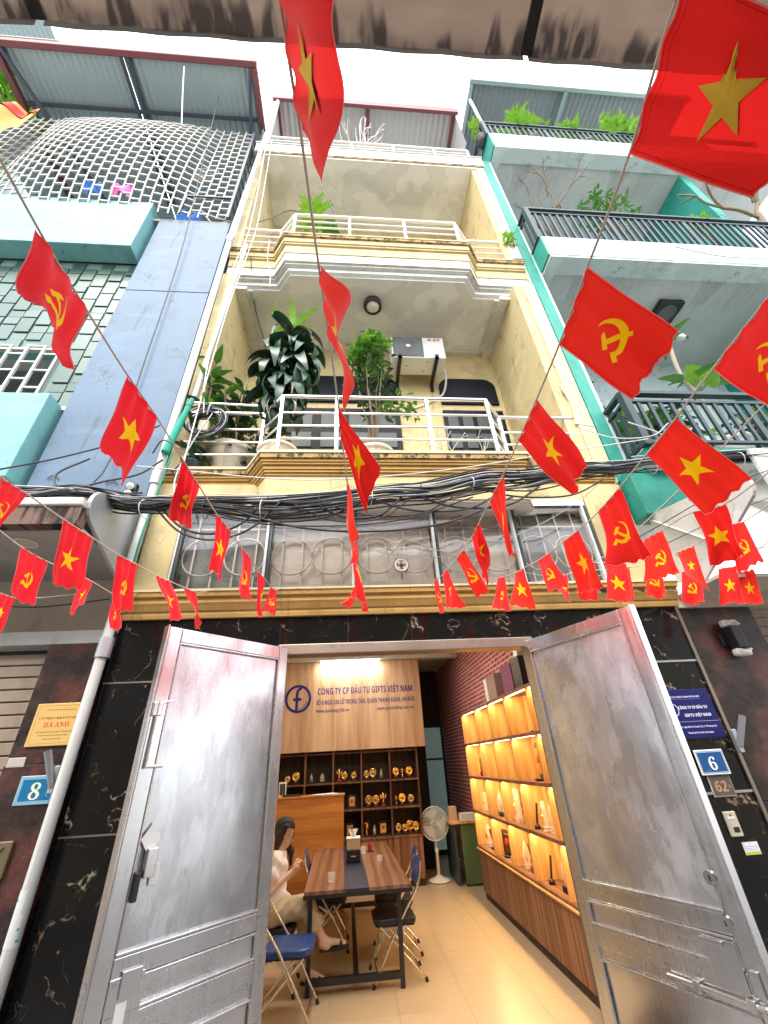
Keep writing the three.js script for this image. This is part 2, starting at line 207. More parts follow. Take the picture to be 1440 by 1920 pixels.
// ---------- yellow townhouse ----------
const house = thing('townhouse', 'yellow four storey townhouse with open steel doors and black marble front', 'house');
{
  const H = house, XL = -2.0, XR = 3.15, ZB = -1.4;
  // ground floor: black marble slabs, each its own piece, on a dark backing
  const clad = part(H, 'stone_cladding');
  mesh(clad, 'backing', [box(XL, -0.6, -0.12, 2.97, -0.22, -0.02), box(1.64, XR + 0.04, -0.12, 2.97, -0.22, -0.02), box(-0.6, 1.64, 2.72, 2.97, -0.22, -0.02)], mat.joint);
  const slabs = (x0, x1, ys) => { for (let i = 0; i < ys.length - 1; i++) { const g = rbox(x0 + 0.003, x1 - 0.003, ys[i] + 0.006, ys[i + 1] - 0.006, -0.03, rr(-0.001, 0.002), 0.003, 1); boxUV(g, rr(0, 3)); mesh(clad, 'stone_slab', g, mat.marble); } };
  const ys = [-0.12, 0.55, 1.47, 2.46, 2.99];
  slabs(XL, -1.3, ys); slabs(-1.3, -0.62, ys); slabs(1.66, 2.42, ys); slabs(2.42, XR + 0.02, ys);
  for (const [a, b] of [[-0.62, -0.02], [-0.02, 0.56], [0.56, 1.12], [1.12, 1.66]]) slabs(a, b, [2.72, 2.99]);
  for (const y of [0.55, 1.47, 2.46]) { mesh(clad, 'steel_trim', [box(1.67, XR + 0.02, y - 0.005, y + 0.012, 0.0, 0.012)], mat.trim); mesh(clad, 'joint_groove', [box(XL, -0.63, y - 0.005, y + 0.006, -0.004, 0.003)], mat.steelDark); }
  mesh(clad, 'corner_trim', [box(XR + 0.02, XR + 0.05, -0.12, 2.97, -0.1, 0.02)], mat.steelDark);
  // steel frame of the doorway
  const df = part(H, 'door_frame');
  mesh(df, 'lintel', [rbox(-0.62, 1.66, 2.63, 2.72, -0.12, 0.03)], mat.steelDark); mesh(df, 'jamb', [rbox(-0.64, -0.575, 0, 2.63, -0.12, 0.03)], mat.steel); mesh(df, 'jamb', [rbox(1.62, 1.68, 0, 2.63, -0.12, 0.02)], mat.steel);
  mesh(df, 'step', [box(-0.6, 1.62, -0.13, -0.004, -0.2, 0.12)], mat.granite);
  // cornice above the doorway: one moulded profile run along the front
  const corn = [[0, 2.97], [0.035, 2.97], [0.045, 3.0], [0.045, 3.02], [0.06, 3.03], [0.085, 3.07], [0.1, 3.09], [0.1, 3.13], [0.13, 3.14], [0.14, 3.18], [0.0, 3.18]];
  const run = (prof, x0, x1) => { const g = poly(prof, x1 - x0); g.rotateY(Math.PI / 2); g.translate(x0, 0, 0); return boxUV(g); };
  // profile given as [out, y]; rotateY maps x to -z, so mirror
  const prof = (p) => p.map(([o, y]) => [-o, y]);
  const cg = part(H, 'cornice');
  mesh(cg, 'moulding', [run(prof(corn), XL, -0.55)], mat.ochre); mesh(cg, 'moulding', [run(prof(corn), -0.548, XR + 0.06)], mat.ochre);
  mesh(cg, 'ledge', [box(XL, XR + 0.07, 3.18, 3.2, -0.05, 0.15)], mat.cream);
  mesh(cg, 'stained_band', [box(2.1, XR + 0.055, 3.093, 3.127, 0.09, 0.1025)], mat.grime);
  mesh(H, 'core_wall', [box(XL + 0.02, XR, 2.75, 4.1, -0.36, -0.33)], mat.greyWall);
  // transom window with lattice behind the glass
  const tw = part(H, 'transom_window'); const mull = [-1.68, -0.81, 0.05, 0.89, 1.77, 2.62];
  mesh(tw, 'frame', [box(-1.7, 2.64, 4.16, 4.24, -0.06, 0.0), box(-1.7, 2.64, 3.2, 3.225, -0.06, -0.005)], mat.trim);
  for (const x of mull) { mesh(tw, 'mullion', [rbox(x - 0.03, x - 0.004, 3.226, 4.16, -0.06, 0.0, 0.004), ], mat.pvc); mesh(tw, 'mullion', [rbox(x + 0.004, x + 0.03, 3.226, 4.16, -0.06, -0.004, 0.004)], mat.darkMetal); }
  for (let i = 0; i < 5; i++) {
    const a = mull[i] + 0.032, b = mull[i + 1] - 0.032, end = i === 0 || i === 4;
    mesh(tw, 'pane', [box(a, b, 3.226, 4.158, -0.034, -0.03)], mat.glass);
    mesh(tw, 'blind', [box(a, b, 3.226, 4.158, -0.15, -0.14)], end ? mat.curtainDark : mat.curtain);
    const lm = mat.latticeBeige, zc = -0.1;
    for (let k = 0; k < 4; k++) { const x = a + (b - a) * (k + 0.5) / 4; mesh(tw, 'lattice_bar', [box(x - 0.008, x + 0.008, 3.23, 4.15, zc - 0.01, zc)], lm); }
    for (const y of [3.3, 3.95]) mesh(tw, 'lattice_bar', [box(a, b, y - 0.008, y + 0.008, zc - 0.022, zc - 0.011)], lm);
    for (let k = 0; k < 2; k++) { const g = new THREE.TorusGeometry(0.2, 0.009, 6, 32); g.translate(a + (b - a) * (k + 0.5) / 2, 3.62, zc + 0.012); mesh(tw, 'lattice_ring', g, lm); }
  }
  // yellow columns either side of the transom, and a wall behind everything
  mesh(H, 'wall', [box(XL, -1.7, 3.2, 4.45, -0.25, 0.0)], mat.yellow); mesh(H, 'wall', [box(2.66, XR, 3.2, 4.45, -0.25, 0.0)], mat.yellow); mesh(H, 'wall', [box(-1.7, 2.66, 4.24, 4.45, -0.25, -0.01)], mat.yellow);
  // balcony slabs: plan outline with a central bay, stacked mouldings
  const outline = (o, c, zb = ZB) => { const [xl, x1, x2, x3, x4, xr, zf] = c, s = 0.55 * o; return [[xl, zb], [xl, -o], [x1 + s, -o], [x2 + s, zf - o], [x3 - s, zf - o], [x4 - s, -o], [xr - (xr > 3.2 ? o * 0.3 : 0), -o], [xr - (xr > 3.2 ? o * 0.3 : 0), zb]]; };
  const level = (p, n, c, y0, y1, o, m) => mesh(p, n, planSolid(outline(o, c), y0, y1), m);
  const b2 = part(H, 'balcony'), c2 = [XL - 0.02, -1.14, -0.94, 1.99, 2.2, XR + 0.06, 0.3];
  level(b2, 'slab_edge', c2, 4.655, 4.69, 0, mat.cream); level(b2, 'weathered_band', c2, 4.595, 4.655, 0.012, mat.grime); level(b2, 'moulding', c2, 4.56, 4.595, 0.035, mat.ochre); level(b2, 'moulding', c2, 4.535, 4.56, 0.05, mat.ochre); level(b2, 'moulding', c2, 4.49, 4.535, 0.075, mat.ochre); level(b2, 'moulding', c2, 4.46, 4.49, 0.09, mat.ochre); level(b2, 'moulding', c2, 4.43, 4.46, 0.11, mat.ochre);
  level(b2, 'fascia', c2, 4.13, 4.43, 0.125, mat.yellow); level(b2, 'soffit', c2, 4.11, 4.13, 0.14, mat.ceil);
  const b3 = part(H, 'balcony'), c3 = [XL - 0.0, -1.29, -1.08, 2.1, 2.31, XR + 0.08, 0.265];
  level(b3, 'slab_edge', c3, 9.43, 9.46, 0, mat.cream); level(b3, 'weathered_band', c3, 9.36, 9.43, 0.01, mat.grime); level(b3, 'moulding', c3, 9.24, 9.36, 0.04, mat.yellow); level(b3, 'moulding', c3, 9.2, 9.24, 0.06, mat.yellow); level(b3, 'moulding', c3, 8.98, 9.2, 0.09, mat.yellow);
  level(b3, 'white_moulding', c3, 8.76, 8.98, 0.105, mat.white); level(b3, 'white_moulding', c3, 8.72, 8.76, 0.14, mat.white); level(b3, 'ceiling_border', c3, 8.64, 8.72, 0.2, mat.ceil); level(b3, 'ceiling', c3, 8.6, 8.64, 0.26, mat.ceil);
  // plaster border mouldings on the ceiling: along both sides and the back
  mesh(b3, 'ceiling_moulding', [box(2.62, 2.8, 8.52, 8.6, ZB, -0.2)], mat.white); mesh(b3, 'ceiling_moulding', [box(2.54, 2.62, 8.56, 8.6, ZB + 0.1, -0.26)], mat.white); mesh(b3, 'ceiling_moulding', [box(-1.8, 2.54, 8.55, 8.6, ZB, ZB + 0.1)], mat.white); mesh(b3, 'ceiling_moulding', [box(-1.84, -1.66, 8.52, 8.6, ZB, -0.2)], mat.white); mesh(b3, 'ceiling_moulding', [box(-1.66, -1.58, 8.56, 8.6, ZB + 0.1, -0.26)], mat.white);
  // walls of the open floors
  mesh(H, 'back_wall', [box(XL, XR, 4.69, 8.64, ZB - 0.2, ZB)], mat.yellow); mesh(H, 'back_wall', [box(XL, XR, 9.46, 13.5, ZB - 0.2, ZB)], mat.yellow);
  mesh(H, 'side_wall', [box(XL, -1.84, 4.69, 8.62, ZB, -0.02)], mat.yellow); mesh(H, 'side_wall', [box(2.8, XR, 4.69, 8.62, ZB, -0.02)], mat.yellow); mesh(H, 'side_wall', [box(XL, -1.84, 9.46, 13.5, ZB, -0.01)], mat.cream); mesh(H, 'side_wall', [box(2.86, XR, 9.46, 13.5, ZB, -0.01)], mat.yellow);
  mesh(H, 'pier', [box(2.95, XR, 4.69, 8.6, -0.018, 0.012)], mat.cream); mesh(H, 'pier', [box(2.98, XR, 9.46, 13.5, -0.008, 0.022)], mat.white);
  mesh(H, 'damp_patch', [poly([[2.9, 5.4], [2.96, 5.75], [2.9, 6.05], [2.99, 6.3], [2.93, 6.6], [3.14, 6.7], [3.14, 5.35]], 0.006).translate(0, 0, 0.0125)], mat.cream);
  // top floor slab, its soffit and parapet
  const b4 = part(H, 'balcony');
  mesh(b4, 'parapet', [box(XL - 0.06, XR + 0.02, 13.52, 13.95, -0.12, 0.05)], mat.white); mesh(b4, 'coping', [box(XL - 0.08, XR + 0.04, 13.95, 13.99, -0.14, 0.07)], mat.white); mesh(b4, 'soffit', [box(XL, XR, 13.42, 13.5, ZB, 0.02)], mat.ceil); mesh(b4, 'drip_edge', [box(XL - 0.04, XR, 13.47, 13.52, 0.0, 0.04)], mat.grime);
  // doors of the first floor: dark leaves with rounded fanlights
  const door = (x0, x1) => {
    const d = part(H, 'balcony_door'), w = x1 - x0, r = 0.22, sh = [];
    for (let k = 0; k <= 6; k++) sh.push([x1 - r + r * Math.sin((k / 6) * Math.PI / 2), 7.62 + r * Math.cos((k / 6) * Math.PI / 2)]);
    const s2 = []; for (let k = 0; k <= 6; k++) s2.push([x0 + r - r * Math.cos((k / 6) * Math.PI / 2), 7.62 + r * Math.sin((k / 6) * Math.PI / 2)]);
    mesh(d, 'fanlight', [poly([[x0, 7.2], ...s2, ...sh, [x1, 7.2]], 0.03, 0.008).translate(0, 0, ZB + 0.004)], mat.darkDoor);
    mesh(d, 'leaf', [rbox(x0 - 0.02, (x0 + x1) / 2 - 0.004, 4.7, 7.02, ZB, ZB + 0.05)], mat.darkDoor); mesh(d, 'leaf', [rbox((x0 + x1) / 2 + 0.004, x1 + 0.02, 4.7, 7.02, ZB, ZB + 0.05)], mat.darkDoor);
    for (let i = 0; i < 4; i++) for (let j = 0; j < 5; j++) mesh(d, 'panel', [rbox(x0 + (i + 0.15) * w / 4, x0 + (i + 0.85) * w / 4, 4.85 + j * 0.43, 5.17 + j * 0.43, ZB + 0.05, ZB + 0.065, 0.012)], mat.darkMetal);
  };
  door(1.66, 2.7); door(-1.0, 0.86);
  { const d = part(H, 'balcony_door'); mesh(d, 'leaf', [rbox(-0.6, 1.6, 9.47, 12.2, ZB, ZB + 0.05)], mat.darkDoor); mesh(d, 'fanlight', [rbox(-0.6, 1.6, 12.3, 12.9, ZB, ZB + 0.03)], mat.darkDoor); }
  // railings
  function railing(name, pts, ys, posts, m, rTop, r, label) {
    const g = part(H, name); if (label) g.userData.label = label;
    for (let i = 0; i < pts.length - 1; i++) { mesh(g, 'handrail', [rod([pts[i][0], ys[0], pts[i][1]], [pts[i + 1][0], ys[0], pts[i + 1][1]], rTop, 12)], m); for (const y of ys.slice(1)) mesh(g, 'rail', [rod([pts[i][0], y, pts[i][1]], [pts[i + 1][0], y, pts[i + 1][1]], r, 8)], m); }
    for (const [x, z, y0] of posts) mesh(g, 'post', [rbox(x - r * 1.5, x + r * 1.5, y0, ys[0], z - r * 1.5, z + r * 1.5, r * 0.7)], m);
  }
  railing('railing', [[-1.9, -0.03], [-1.03, -0.03], [-0.77, 0.26], [1.67, 0.26], [1.92, -0.03], [2.98, -0.03]], [5.53, 5.27, 5.07, 4.88], [[-1.03, -0.03, 4.69], [-0.77, 0.26, 4.69], [-0.14, 0.26, 4.69], [0.93, 0.26, 4.69], [1.67, 0.26, 4.69], [1.92, -0.03, 4.69], [2.97, -0.03, 4.69]], mat.inox, 0.024, 0.014, 'stainless railing of the lower balcony');
  railing('railing', [[-1.95, -0.05], [-1.2, -0.05], [-0.92, 0.23], [1.94, 0.23], [2.22, -0.05], [2.95, -0.05]], [10.14, 9.92, 9.72], [[-1.2, -0.05, 9.46], [-0.92, 0.23, 9.46], [0.03, 0.23, 9.46], [1.0, 0.23, 9.46], [1.94, 0.23, 9.46], [2.22, -0.05, 9.46], [-1.9, -0.05, 9.46]], mat.whiteRail, 0.03, 0.016, 'white railing of the middle balcony');
  railing('railing', [[-1.9, -0.03], [2.95, -0.03]], [14.62, 14.42, 14.2], [-1.9, -0.9, 0.1, 1.1, 2.1, 2.95].map((x) => [x, -0.03, 13.99]), mat.whiteRail, 0.03, 0.018, 'white railing of the roof terrace');
  mesh(H, 'laundry_rail', [rod([-1.95, 5.66, 0.02], [-0.72, 5.6, 0.02], 0.014)], mat.inox);
  // roof over the terrace: maroon frame, corrugated sheets
  const rf = part(H, 'terrace_roof'), corr = (x0, x1, y, z0, z1, m, pitch = 0.16, amp = 0.03) => mesh(rf, 'roof_sheet', quadGrid((u, v) => V(x0 + (x1 - x0) * u, y + amp * Math.abs(Math.sin((x0 + (x1 - x0) * u) / pitch * Math.PI)) + 0.2 * v, z0 + (z1 - z0) * v), Math.round((x1 - x0) / pitch * 6), 1), m);
  corr(-1.9, 0.55, 17.35, 0, -3.2, mat.sheetPale); corr(0.57, 3.0, 17.35, 0, -3.2, mat.sheetPale);
  mesh(rf, 'beam', [box(-2.0, 3.08, 17.1, 17.42, 0, 0.08)], mat.maroon); for (const x of [-1.9, 0.56, 3.0]) { mesh(rf, 'beam', [box(x - 0.05, x + 0.05, 17.2, 17.34, -3.2, 0)], mat.maroon); mesh(rf, 'post', [box(x - 0.05, x + 0.05, 13.6, 17.1, -3.25, -3.15)], mat.maroon); }
  for (const x of [-1.93, 3.03]) mesh(rf, 'side_sheet', quadGrid((u, v) => V(x + 0.025 * Math.abs(Math.sin(v * 60)), 15.2 + 2.1 * v, -3.2 + 3.15 * u), 2, 120), mat.sheetPale);
  mesh(rf, 'back_sheet', quadGrid((u, v) => V(-1.95 + 5 * u, 13.6 + 3.8 * v, -3.2 + 0.025 * Math.abs(Math.sin(u * 100))), 200, 1), mat.sheetPale);
  mesh(H, 'terrace_post', [rod([-1.86, 13.99, 0.0], [-1.86, 17.2, 0.0], 0.05, 10)], mat.whiteRail);
  mesh(H, 'terrace_slab', [box(XL, XR, 13.5, 13.6, -4, ZB)], mat.white);
}
// steel doors: two leaves opened outward
function doorLeaf(hinge, outer, L, right) {
  const d = part(house, 'door'); d.userData.label = right ? 'right steel door leaf with drop bolt' : 'left steel door leaf with padlock';
  const dx = outer[0] - hinge[0], dz = outer[1] - hinge[1]; d.position.set(hinge[0], 0, hinge[1]); d.rotation.y = -Math.atan2(dz, dx);
  // local: x from hinge outward, y up; the side to the camera is +z for the left leaf seen here
  const s = right ? 1 : -1, T = 0.045, y0 = 0.02, y1 = 2.68, P = (n, g, m = mat.steel) => mesh(d, n, g, m);
  const b = (x0, x1, ya, yb, za, zb, r = 0.006) => rbox(x0, x1, ya, yb, za * s, zb * s, r);
  P('stile', [b(0, 0.085, y0, y1, 0, T)]); P('stile', [b(L - 0.09, L, y0, y1, 0, T)]); P('top_rail', [b(0.085, L - 0.09, 2.585, y1, 0.001, T - 0.001)]);
  P('mid_rail', [b(0.085, L - 0.09, 0.95, 1.035, 0.001, T - 0.001)]); P('mid_rail', [b(0.085, L - 0.09, 0.72, 0.82, 0.001, T - 0.001)]); P('bottom_rail', [b(0.085, L - 0.09, y0, 0.12, 0.001, T - 0.001)]);
  // recessed sheets; slightly buckled
  const sheet = (ya, yb, k) => quadGrid((u, v) => V(0.08 + (L - 0.165) * u, ya + (yb - ya) * v, s * (T - 0.016 + k * Math.sin(u * 5 + v * 3) * Math.sin(v * 7))), 24, 32);
  P('sheet', boxUV(norm(sheet(1.03, 2.59, 0.0035))), right ? mat.haze : mat.hazeLeft); P('sheet', boxUV(norm(sheet(0.815, 0.955, 0.001)))); P('sheet', boxUV(norm(sheet(0.115, 0.725, 0.003))));
  P('back_sheet', [b(0.08, L - 0.085, 0.1, 2.6, 0.004, 0.01)]);
  // beads round the sheets
  const bead = (ya, yb) => { for (const y of [ya, yb]) P('bead', [b(0.087, L - 0.092, y - 0.007, y + 0.007, T - 0.012, T + 0.006, 0.005)]); for (const x of [0.09, L - 0.095]) P('bead', [b(x - 0.006, x + 0.006, ya, yb, T - 0.012, T + 0.004, 0.005)]); };
  bead(1.045, 2.575); bead(0.83, 0.94); bead(0.2, 0.66); 
  P('edge_cap', [b(L, L + 0.012, y0, y1 + 0.01, -0.02, T + 0.004, 0.004)]); 
  for (const y of [0.4, 1.35, 2.35]) P('hinge', [rod([0, y - 0.06, s * (T / 2)], [0, y + 0.06, s * (T / 2)], 0.016)], mat.chrome);
  if (!right) {
    P('bolt', [rod([L - 0.03, 1.84, T * s + s * 0.014], [L - 0.03, 2.2, T * s + s * 0.014], 0.008)], mat.chrome); P('bolt_handle', [rod([L - 0.03, 1.85, T * s + s * 0.014], [L - 0.13, 1.85, T * s + s * 0.014], 0.009)], mat.plasticWhite); P('bolt_keeper', [b(L - 0.06, L, 2.12, 2.2, T, T + 0.02)], mat.chrome); P('bolt_handle', [rod([L - 0.03, 2.19, T * s + s * 0.014], [L - 0.11, 2.21, T * s + s * 0.014], 0.006)], mat.chrome);
    P('diamond_plate', [poly([[-0.055, 0], [0, 0.075], [0.055, 0], [0, -0.075]], 0.004).translate(L - 0.155, 1.5, 0).applyMatrix4(new THREE.Matrix4().makeTranslation(0, 0, s > 0 ? T : -T - 0.004))], mat.plasticWhite);
    P('hasp', [b(L - 0.2, L - 0.14, 1.33, 1.46, T - 0.01, T + 0.03)], mat.chrome); P('padlock', [b(L - 0.13, L - 0.1, 1.24, 1.36, T, T + 0.03)], mat.black); P('keyhole_plate', [b(L - 0.24, L - 0.19, 1.29, 1.38, T - 0.014, T - 0.008)], mat.plasticWhite);
    P('latch_plate', [b(L - 0.26, L - 0.09, 0.66, 0.96, T, T + 0.006)], mat.steel); P('latch_box', [b(L - 0.24, L - 0.14, 0.88, 0.98, T + 0.006, T + 0.014)], mat.chrome); P('tape', [b(L - 0.19, L - 0.14, 0.76, 0.87, T + 0.006, T + 0.009)], mat.paper);
  } else {
    for (const y of [1.0, 1.18]) { const g = new THREE.CylinderGeometry(0.032, 0.034, 0.012, 20); g.rotateX(Math.PI / 2); g.translate(L - 0.1, y, s * (T + 0.006)); P('lock_cylinder', g, mat.chrome); P('keyhole', [b(L - 0.104, L - 0.096, y - 0.012, y + 0.012, T + 0.012, T + 0.014)], mat.black); }
    P('drop_bolt', [rod([0.56, 0.71, s * (T + 0.018)], [L - 0.02, 0.71, s * (T + 0.018)], 0.013, 12)], mat.chrome); for (const x of [0.72, L - 0.1]) P('bolt_bracket', [b(x - 0.02, x + 0.02, 0.685, 0.735, T, T + 0.035)], mat.chrome); P('bolt_knob', [new THREE.SphereGeometry(0.022, 12, 8).translate(L - 0.03, 0.71, s * (T + 0.02))], mat.chrome);
    P('latch_plate', [b(L - 0.26, L - 0.1, 0.74, 0.93, T, T + 0.008)], mat.steel); P('latch_bar', [b(L - 0.27, L - 0.15, 0.9, 0.925, T + 0.008, T + 0.026)], mat.chrome); P('pull', [b(L - 0.07, L - 0.03, 0.74, 0.84, T, T + 0.012)], mat.chrome);
  }
}
doorLeaf([-0.56, 0.035], [-1.265, 0.745], 1.01, false);
doorLeaf([1.6, -0.03], [2.035, 0.95], 1.08, true);
// ---------- left neighbour: blue and teal house ----------
{
  const L = thing('blue_house', 'tall house with blue wall panel, teal boxes and white grille cage', 'house');
  mesh(L, 'wall_panel', [rbox(-3.34, -2.12, 4.27, 8.02, -0.3, 0.0, 0.006)], mat.blue); mesh(L, 'wall_panel', [rbox(-3.34, -2.12, 8.035, 10.26, -0.3, 0.0, 0.006)], mat.blue); mesh(L, 'panel_joint', [box(-3.33, -2.13, 8.0, 8.05, -0.2, -0.02)], mat.darkMetal);
  for (const [x, y] of [[-3.1, 4.5], [-2.5, 4.44]]) mesh(L, 'hook', new THREE.TorusGeometry(0.05, 0.006, 6, 16, Math.PI).translate(x, y, 0.015), mat.darkMetal);
  const hole = [-6.9, -3.87, 5.66, 6.78];
  for (const [x0, x1, y0, y1] of [[-9, hole[0], 4.25, 10.2], [hole[1], -2.1, 4.25, 10.2], [hole[0], hole[1], 4.25, hole[2]], [hole[0], hole[1], hole[3], 10.2]]) mesh(L, 'wall', [box(x0, x1, y0, y1, -0.5, -0.32)], mat.greyWall);
  for (const [x0, x1, y0, y1] of [[-9, hole[0], 4.27, 10.2], [hole[1], -3.36, 4.27, 10.2], [hole[0], hole[1], 4.27, hole[2]], [hole[0], hole[1], hole[3], 10.2]]) mesh(L, 'wall', [box(x0, x1, y0, y1, -0.319, -0.201)], mat.teal);
  mesh(L, 'room_wall', [box(-9, -2.1, 4.25, 10.2, -4.2, -4.1), box(-9.1, -9, 4.25, 10.2, -4.1, -0.5), box(-2.2, -2.1, 4.25, 10.2, -4.1, -0.501), box(-9, -2.2, 4.25, 4.35, -4.1, -0.5), box(-9, -2.2, 7.4, 7.5, -4.1, -0.5)], mat.greyWall);
  const tb = (n, y0, y1) => { mesh(L, n, [rbox(-8.5, -3.45, y0, y1, -0.14, 0.15, 0.01)], mat.teal); };
  tb('teal_box', 9.0, 10.5); tb('teal_box', 4.44, 5.64); mesh(L, 'flashing', [box(-3.46, -3.4, 5.6, 5.66, -0.14, -0.08)], mat.white);
  // screen of greenish tiles between the boxes, in running bond, with a barred window
  const sc = part(L, 'tile_screen'); const tm = [[0.042, 0.095, 0.08], [0.055, 0.115, 0.1], [0.035, 0.08, 0.068], [0.075, 0.135, 0.118]].map((c) => M(c, { roughness: 0.3 }));
  mesh(sc, 'backing', [box(-7, -3.35, 6.79, 9.02, -0.2, -0.17), box(-3.86, -3.35, 5.6, 6.79, -0.2, -0.17)], M([0.16, 0.25, 0.23]));
  for (let i = 0; i < 13; i++) for (let j = 0; j < 10; j++) {
    const x0 = -3.37 - (i + 1) * 0.215, y0 = 5.66 + j * 0.335 + (i % 2) * 0.16; if (y0 > 8.75) continue;
    const win = x0 < -3.85 && y0 > 5.6 && y0 < 6.75; if (win) continue;
    const h = rnd() < 0.25 ? 0.15 : 0.31; mesh(sc, 'tile', [rbox(x0 + 0.01, x0 + 0.2, y0, y0 + h, -0.168, -0.15 + rr(0, 0.012), 0.004, 1)], pick(tm)); if (h < 0.2) mesh(sc, 'tile', [rbox(x0 + 0.01, x0 + 0.2, y0 + 0.165, y0 + 0.31, -0.168, -0.155, 0.004, 1)], pick(tm));
  }
  const w = part(L, 'barred_window'); mesh(w, 'window_frame', [box(-3.9, -3.865, 5.62, 6.82, -0.2, -0.14), box(-6.9, -3.9, 6.78, 6.82, -0.2, -0.14)], mat.whiteBar);
  for (let i = 0; i < 14; i++) { const x = -3.88 - i * 0.215; mesh(w, 'window_bar', [box(x - 0.015, x + 0.015, 5.62, 6.85, -0.15, -0.12)], mat.whiteBar); for (let j = 0; j < 4; j++) { const y = 5.72 + j * 0.32 + (i % 2) * 0.16; mesh(w, 'window_bar', [box(x - 0.2, x - 0.015, y - 0.012, y + 0.012, -0.145, -0.125)], mat.whiteBar); } }
  // bulging grille cage: upright bars and short bars in running bond
  const cg = part(L, 'grille_cage'), prof = (x, y) => { const c = Math.max(0, 1 - Math.pow((x + 4.7) / 1.75, 2)), t = Math.max(0, Math.min(1, (y - 10.2) / 4.6)); return 0.04 + 0.34 * Math.pow(c, 0.6) * Math.pow(Math.max(0, Math.sin(Math.PI * Math.min(1, 0.02 + t))), 0.6); };
  const topY = (x) => 14.55 + 0.9 * Math.pow(Math.max(0, 1 - Math.pow((x + 4.7) / 1.9, 2)), 0.6) * 0 + 0, dx = 0.165, dy = 0.25, rest = []; let n = 0;
  const xs = []; for (let x = -2.2; x > -8.4; x -= dx) xs.push(x);
  for (const x of xs) { const pts = []; for (let k = 0; k <= 24; k++) { const y = 10.28 + (topY(x) - 10.28) * k / 24; pts.push([x, y, prof(x, y)]); } mesh(cg, 'upright_bar', tube(pts, 0.015, 30, 5), mat.whiteBar); n++; }
  for (let i = 0; i < xs.length - 1; i++) for (let j = 0; j < 17; j++) {
    const y = 10.42 + j * dy + (i % 2) * dy / 2; if (y > 14.5) continue;
    const g = bar([xs[i], y, prof(xs[i], y)], [xs[i + 1], y, prof(xs[i + 1], y)], 0.026, 0.026);
    if (n < 300) { mesh(cg, 'cross_bar', g, mat.whiteBar); n++; } else rest.push(g);
  }
  stuff(mesh(cg, 'cross_bar', rest, mat.whiteBar));
  mesh(cg, 'frame_bar', [bar([-3.0, 11.0, 0.09], [-2.2, 11.05, 0.07], 0.03, 0.03), bar([-3.0, 10.28, 0.09], [-3.0, 11.0, 0.09], 0.03, 0.03)], mat.darkMetal);
  for (const [a, b] of [[[-2.17, 10.3, 0.05], [-2.17, 14.5, 0.05]], [[-2.17, 10.3, -1.6], [-2.17, 14.5, -1.6]]]) mesh(cg, 'corner_post', [bar(a, b, 0.05, 0.05)], mat.navyFrame);
  for (let k = 0; k < 10; k++) mesh(cg, 'side_bar', [bar([-2.17, 10.5 + k * 0.42, 0.04], [-2.17, 10.5 + k * 0.42, -1.6], 0.02, 0.02)], mat.darkMetal);
  for (let k = 1; k < 8; k++) mesh(cg, 'side_bar', [bar([-2.17, 10.3, -k * 0.2], [-2.17, 14.5, -k * 0.2], 0.02, 0.02)], mat.darkMetal);
  // the dark loggia behind the cage
  mesh(L, 'loggia_wall', [box(-8.6, -2.15, 10.2, 15.6, -4.4, -4.3), box(-8.7, -8.6, 10.2, 15.6, -4.3, -0.1), box(-2.16, -2.12, 10.2, 15.4, -4.3, -1.7)], mat.sheetGrey); mesh(L, 'loggia_floor', [box(-8.6, -2.15, 10.2, 10.26, -4.3, 0)], mat.greyWall);
  // metal roof over it
  const rf = part(L, 'metal_roof'); const RY = 15.45, ZF = 0.93;
  const corr = (x0, x1) => mesh(rf, 'roof_sheet', quadGrid((u, v) => { const x = x0 + (x1 - x0) * u; return V(x, RY + 0.02 + 0.03 * Math.abs(Math.sin(x / 0.14 * Math.PI)) + 0.12 * v, ZF - 5.3 * v); }, Math.round((x1 - x0) / 0.14 * 5), 1), mat.sheetGrey);
  corr(-7.6, -5.0); corr(-4.98, -2.12);
  mesh(rf, 'gutter', [rbox(-7.7, -2.05, RY - 0.05, RY + 0.16, ZF, ZF + 0.12, 0.02)], mat.maroon); mesh(rf, 'gutter', [rbox(-7.72, -6.3, RY + 0.165, RY + 0.2, ZF - 0.02, ZF + 0.14, 0.01)], mat.white);
  for (const x of [-7.6, -2.1]) mesh(rf, 'edge_beam', [box(x - 0.06, x + 0.06, RY - 0.12, RY + 0.04, -1.9, ZF)], mat.maroon);
  for (const [a, b] of [[[-5.0, RY - 0.04, ZF], [-5.0, RY - 0.04, -1.9]], [[-4.85, RY - 0.04, ZF], [-4.85, RY - 0.04, -1.9]], [[-7.5, RY - 0.06, 0.05], [-2.2, RY - 0.06, 0.05]], [[-7.5, RY - 0.05, ZF], [-6.2, RY - 0.9, -1.7]], [[-2.2, RY - 0.05, ZF], [-2.6, RY - 0.9, -1.7]]]) mesh(rf, 'beam', [bar(a, b, 0.07, 0.07)], mat.navyFrame);
  for (const x of [-7.62, -2.09]) mesh(rf, 'side_sheet', quadGrid((u, v) => V(x + 0.03 * Math.abs(Math.sin(v * 16)), 13.8 + 1.6 * v, -1.8 + 1.75 * u), 1, 100), mat.sheetGrey);
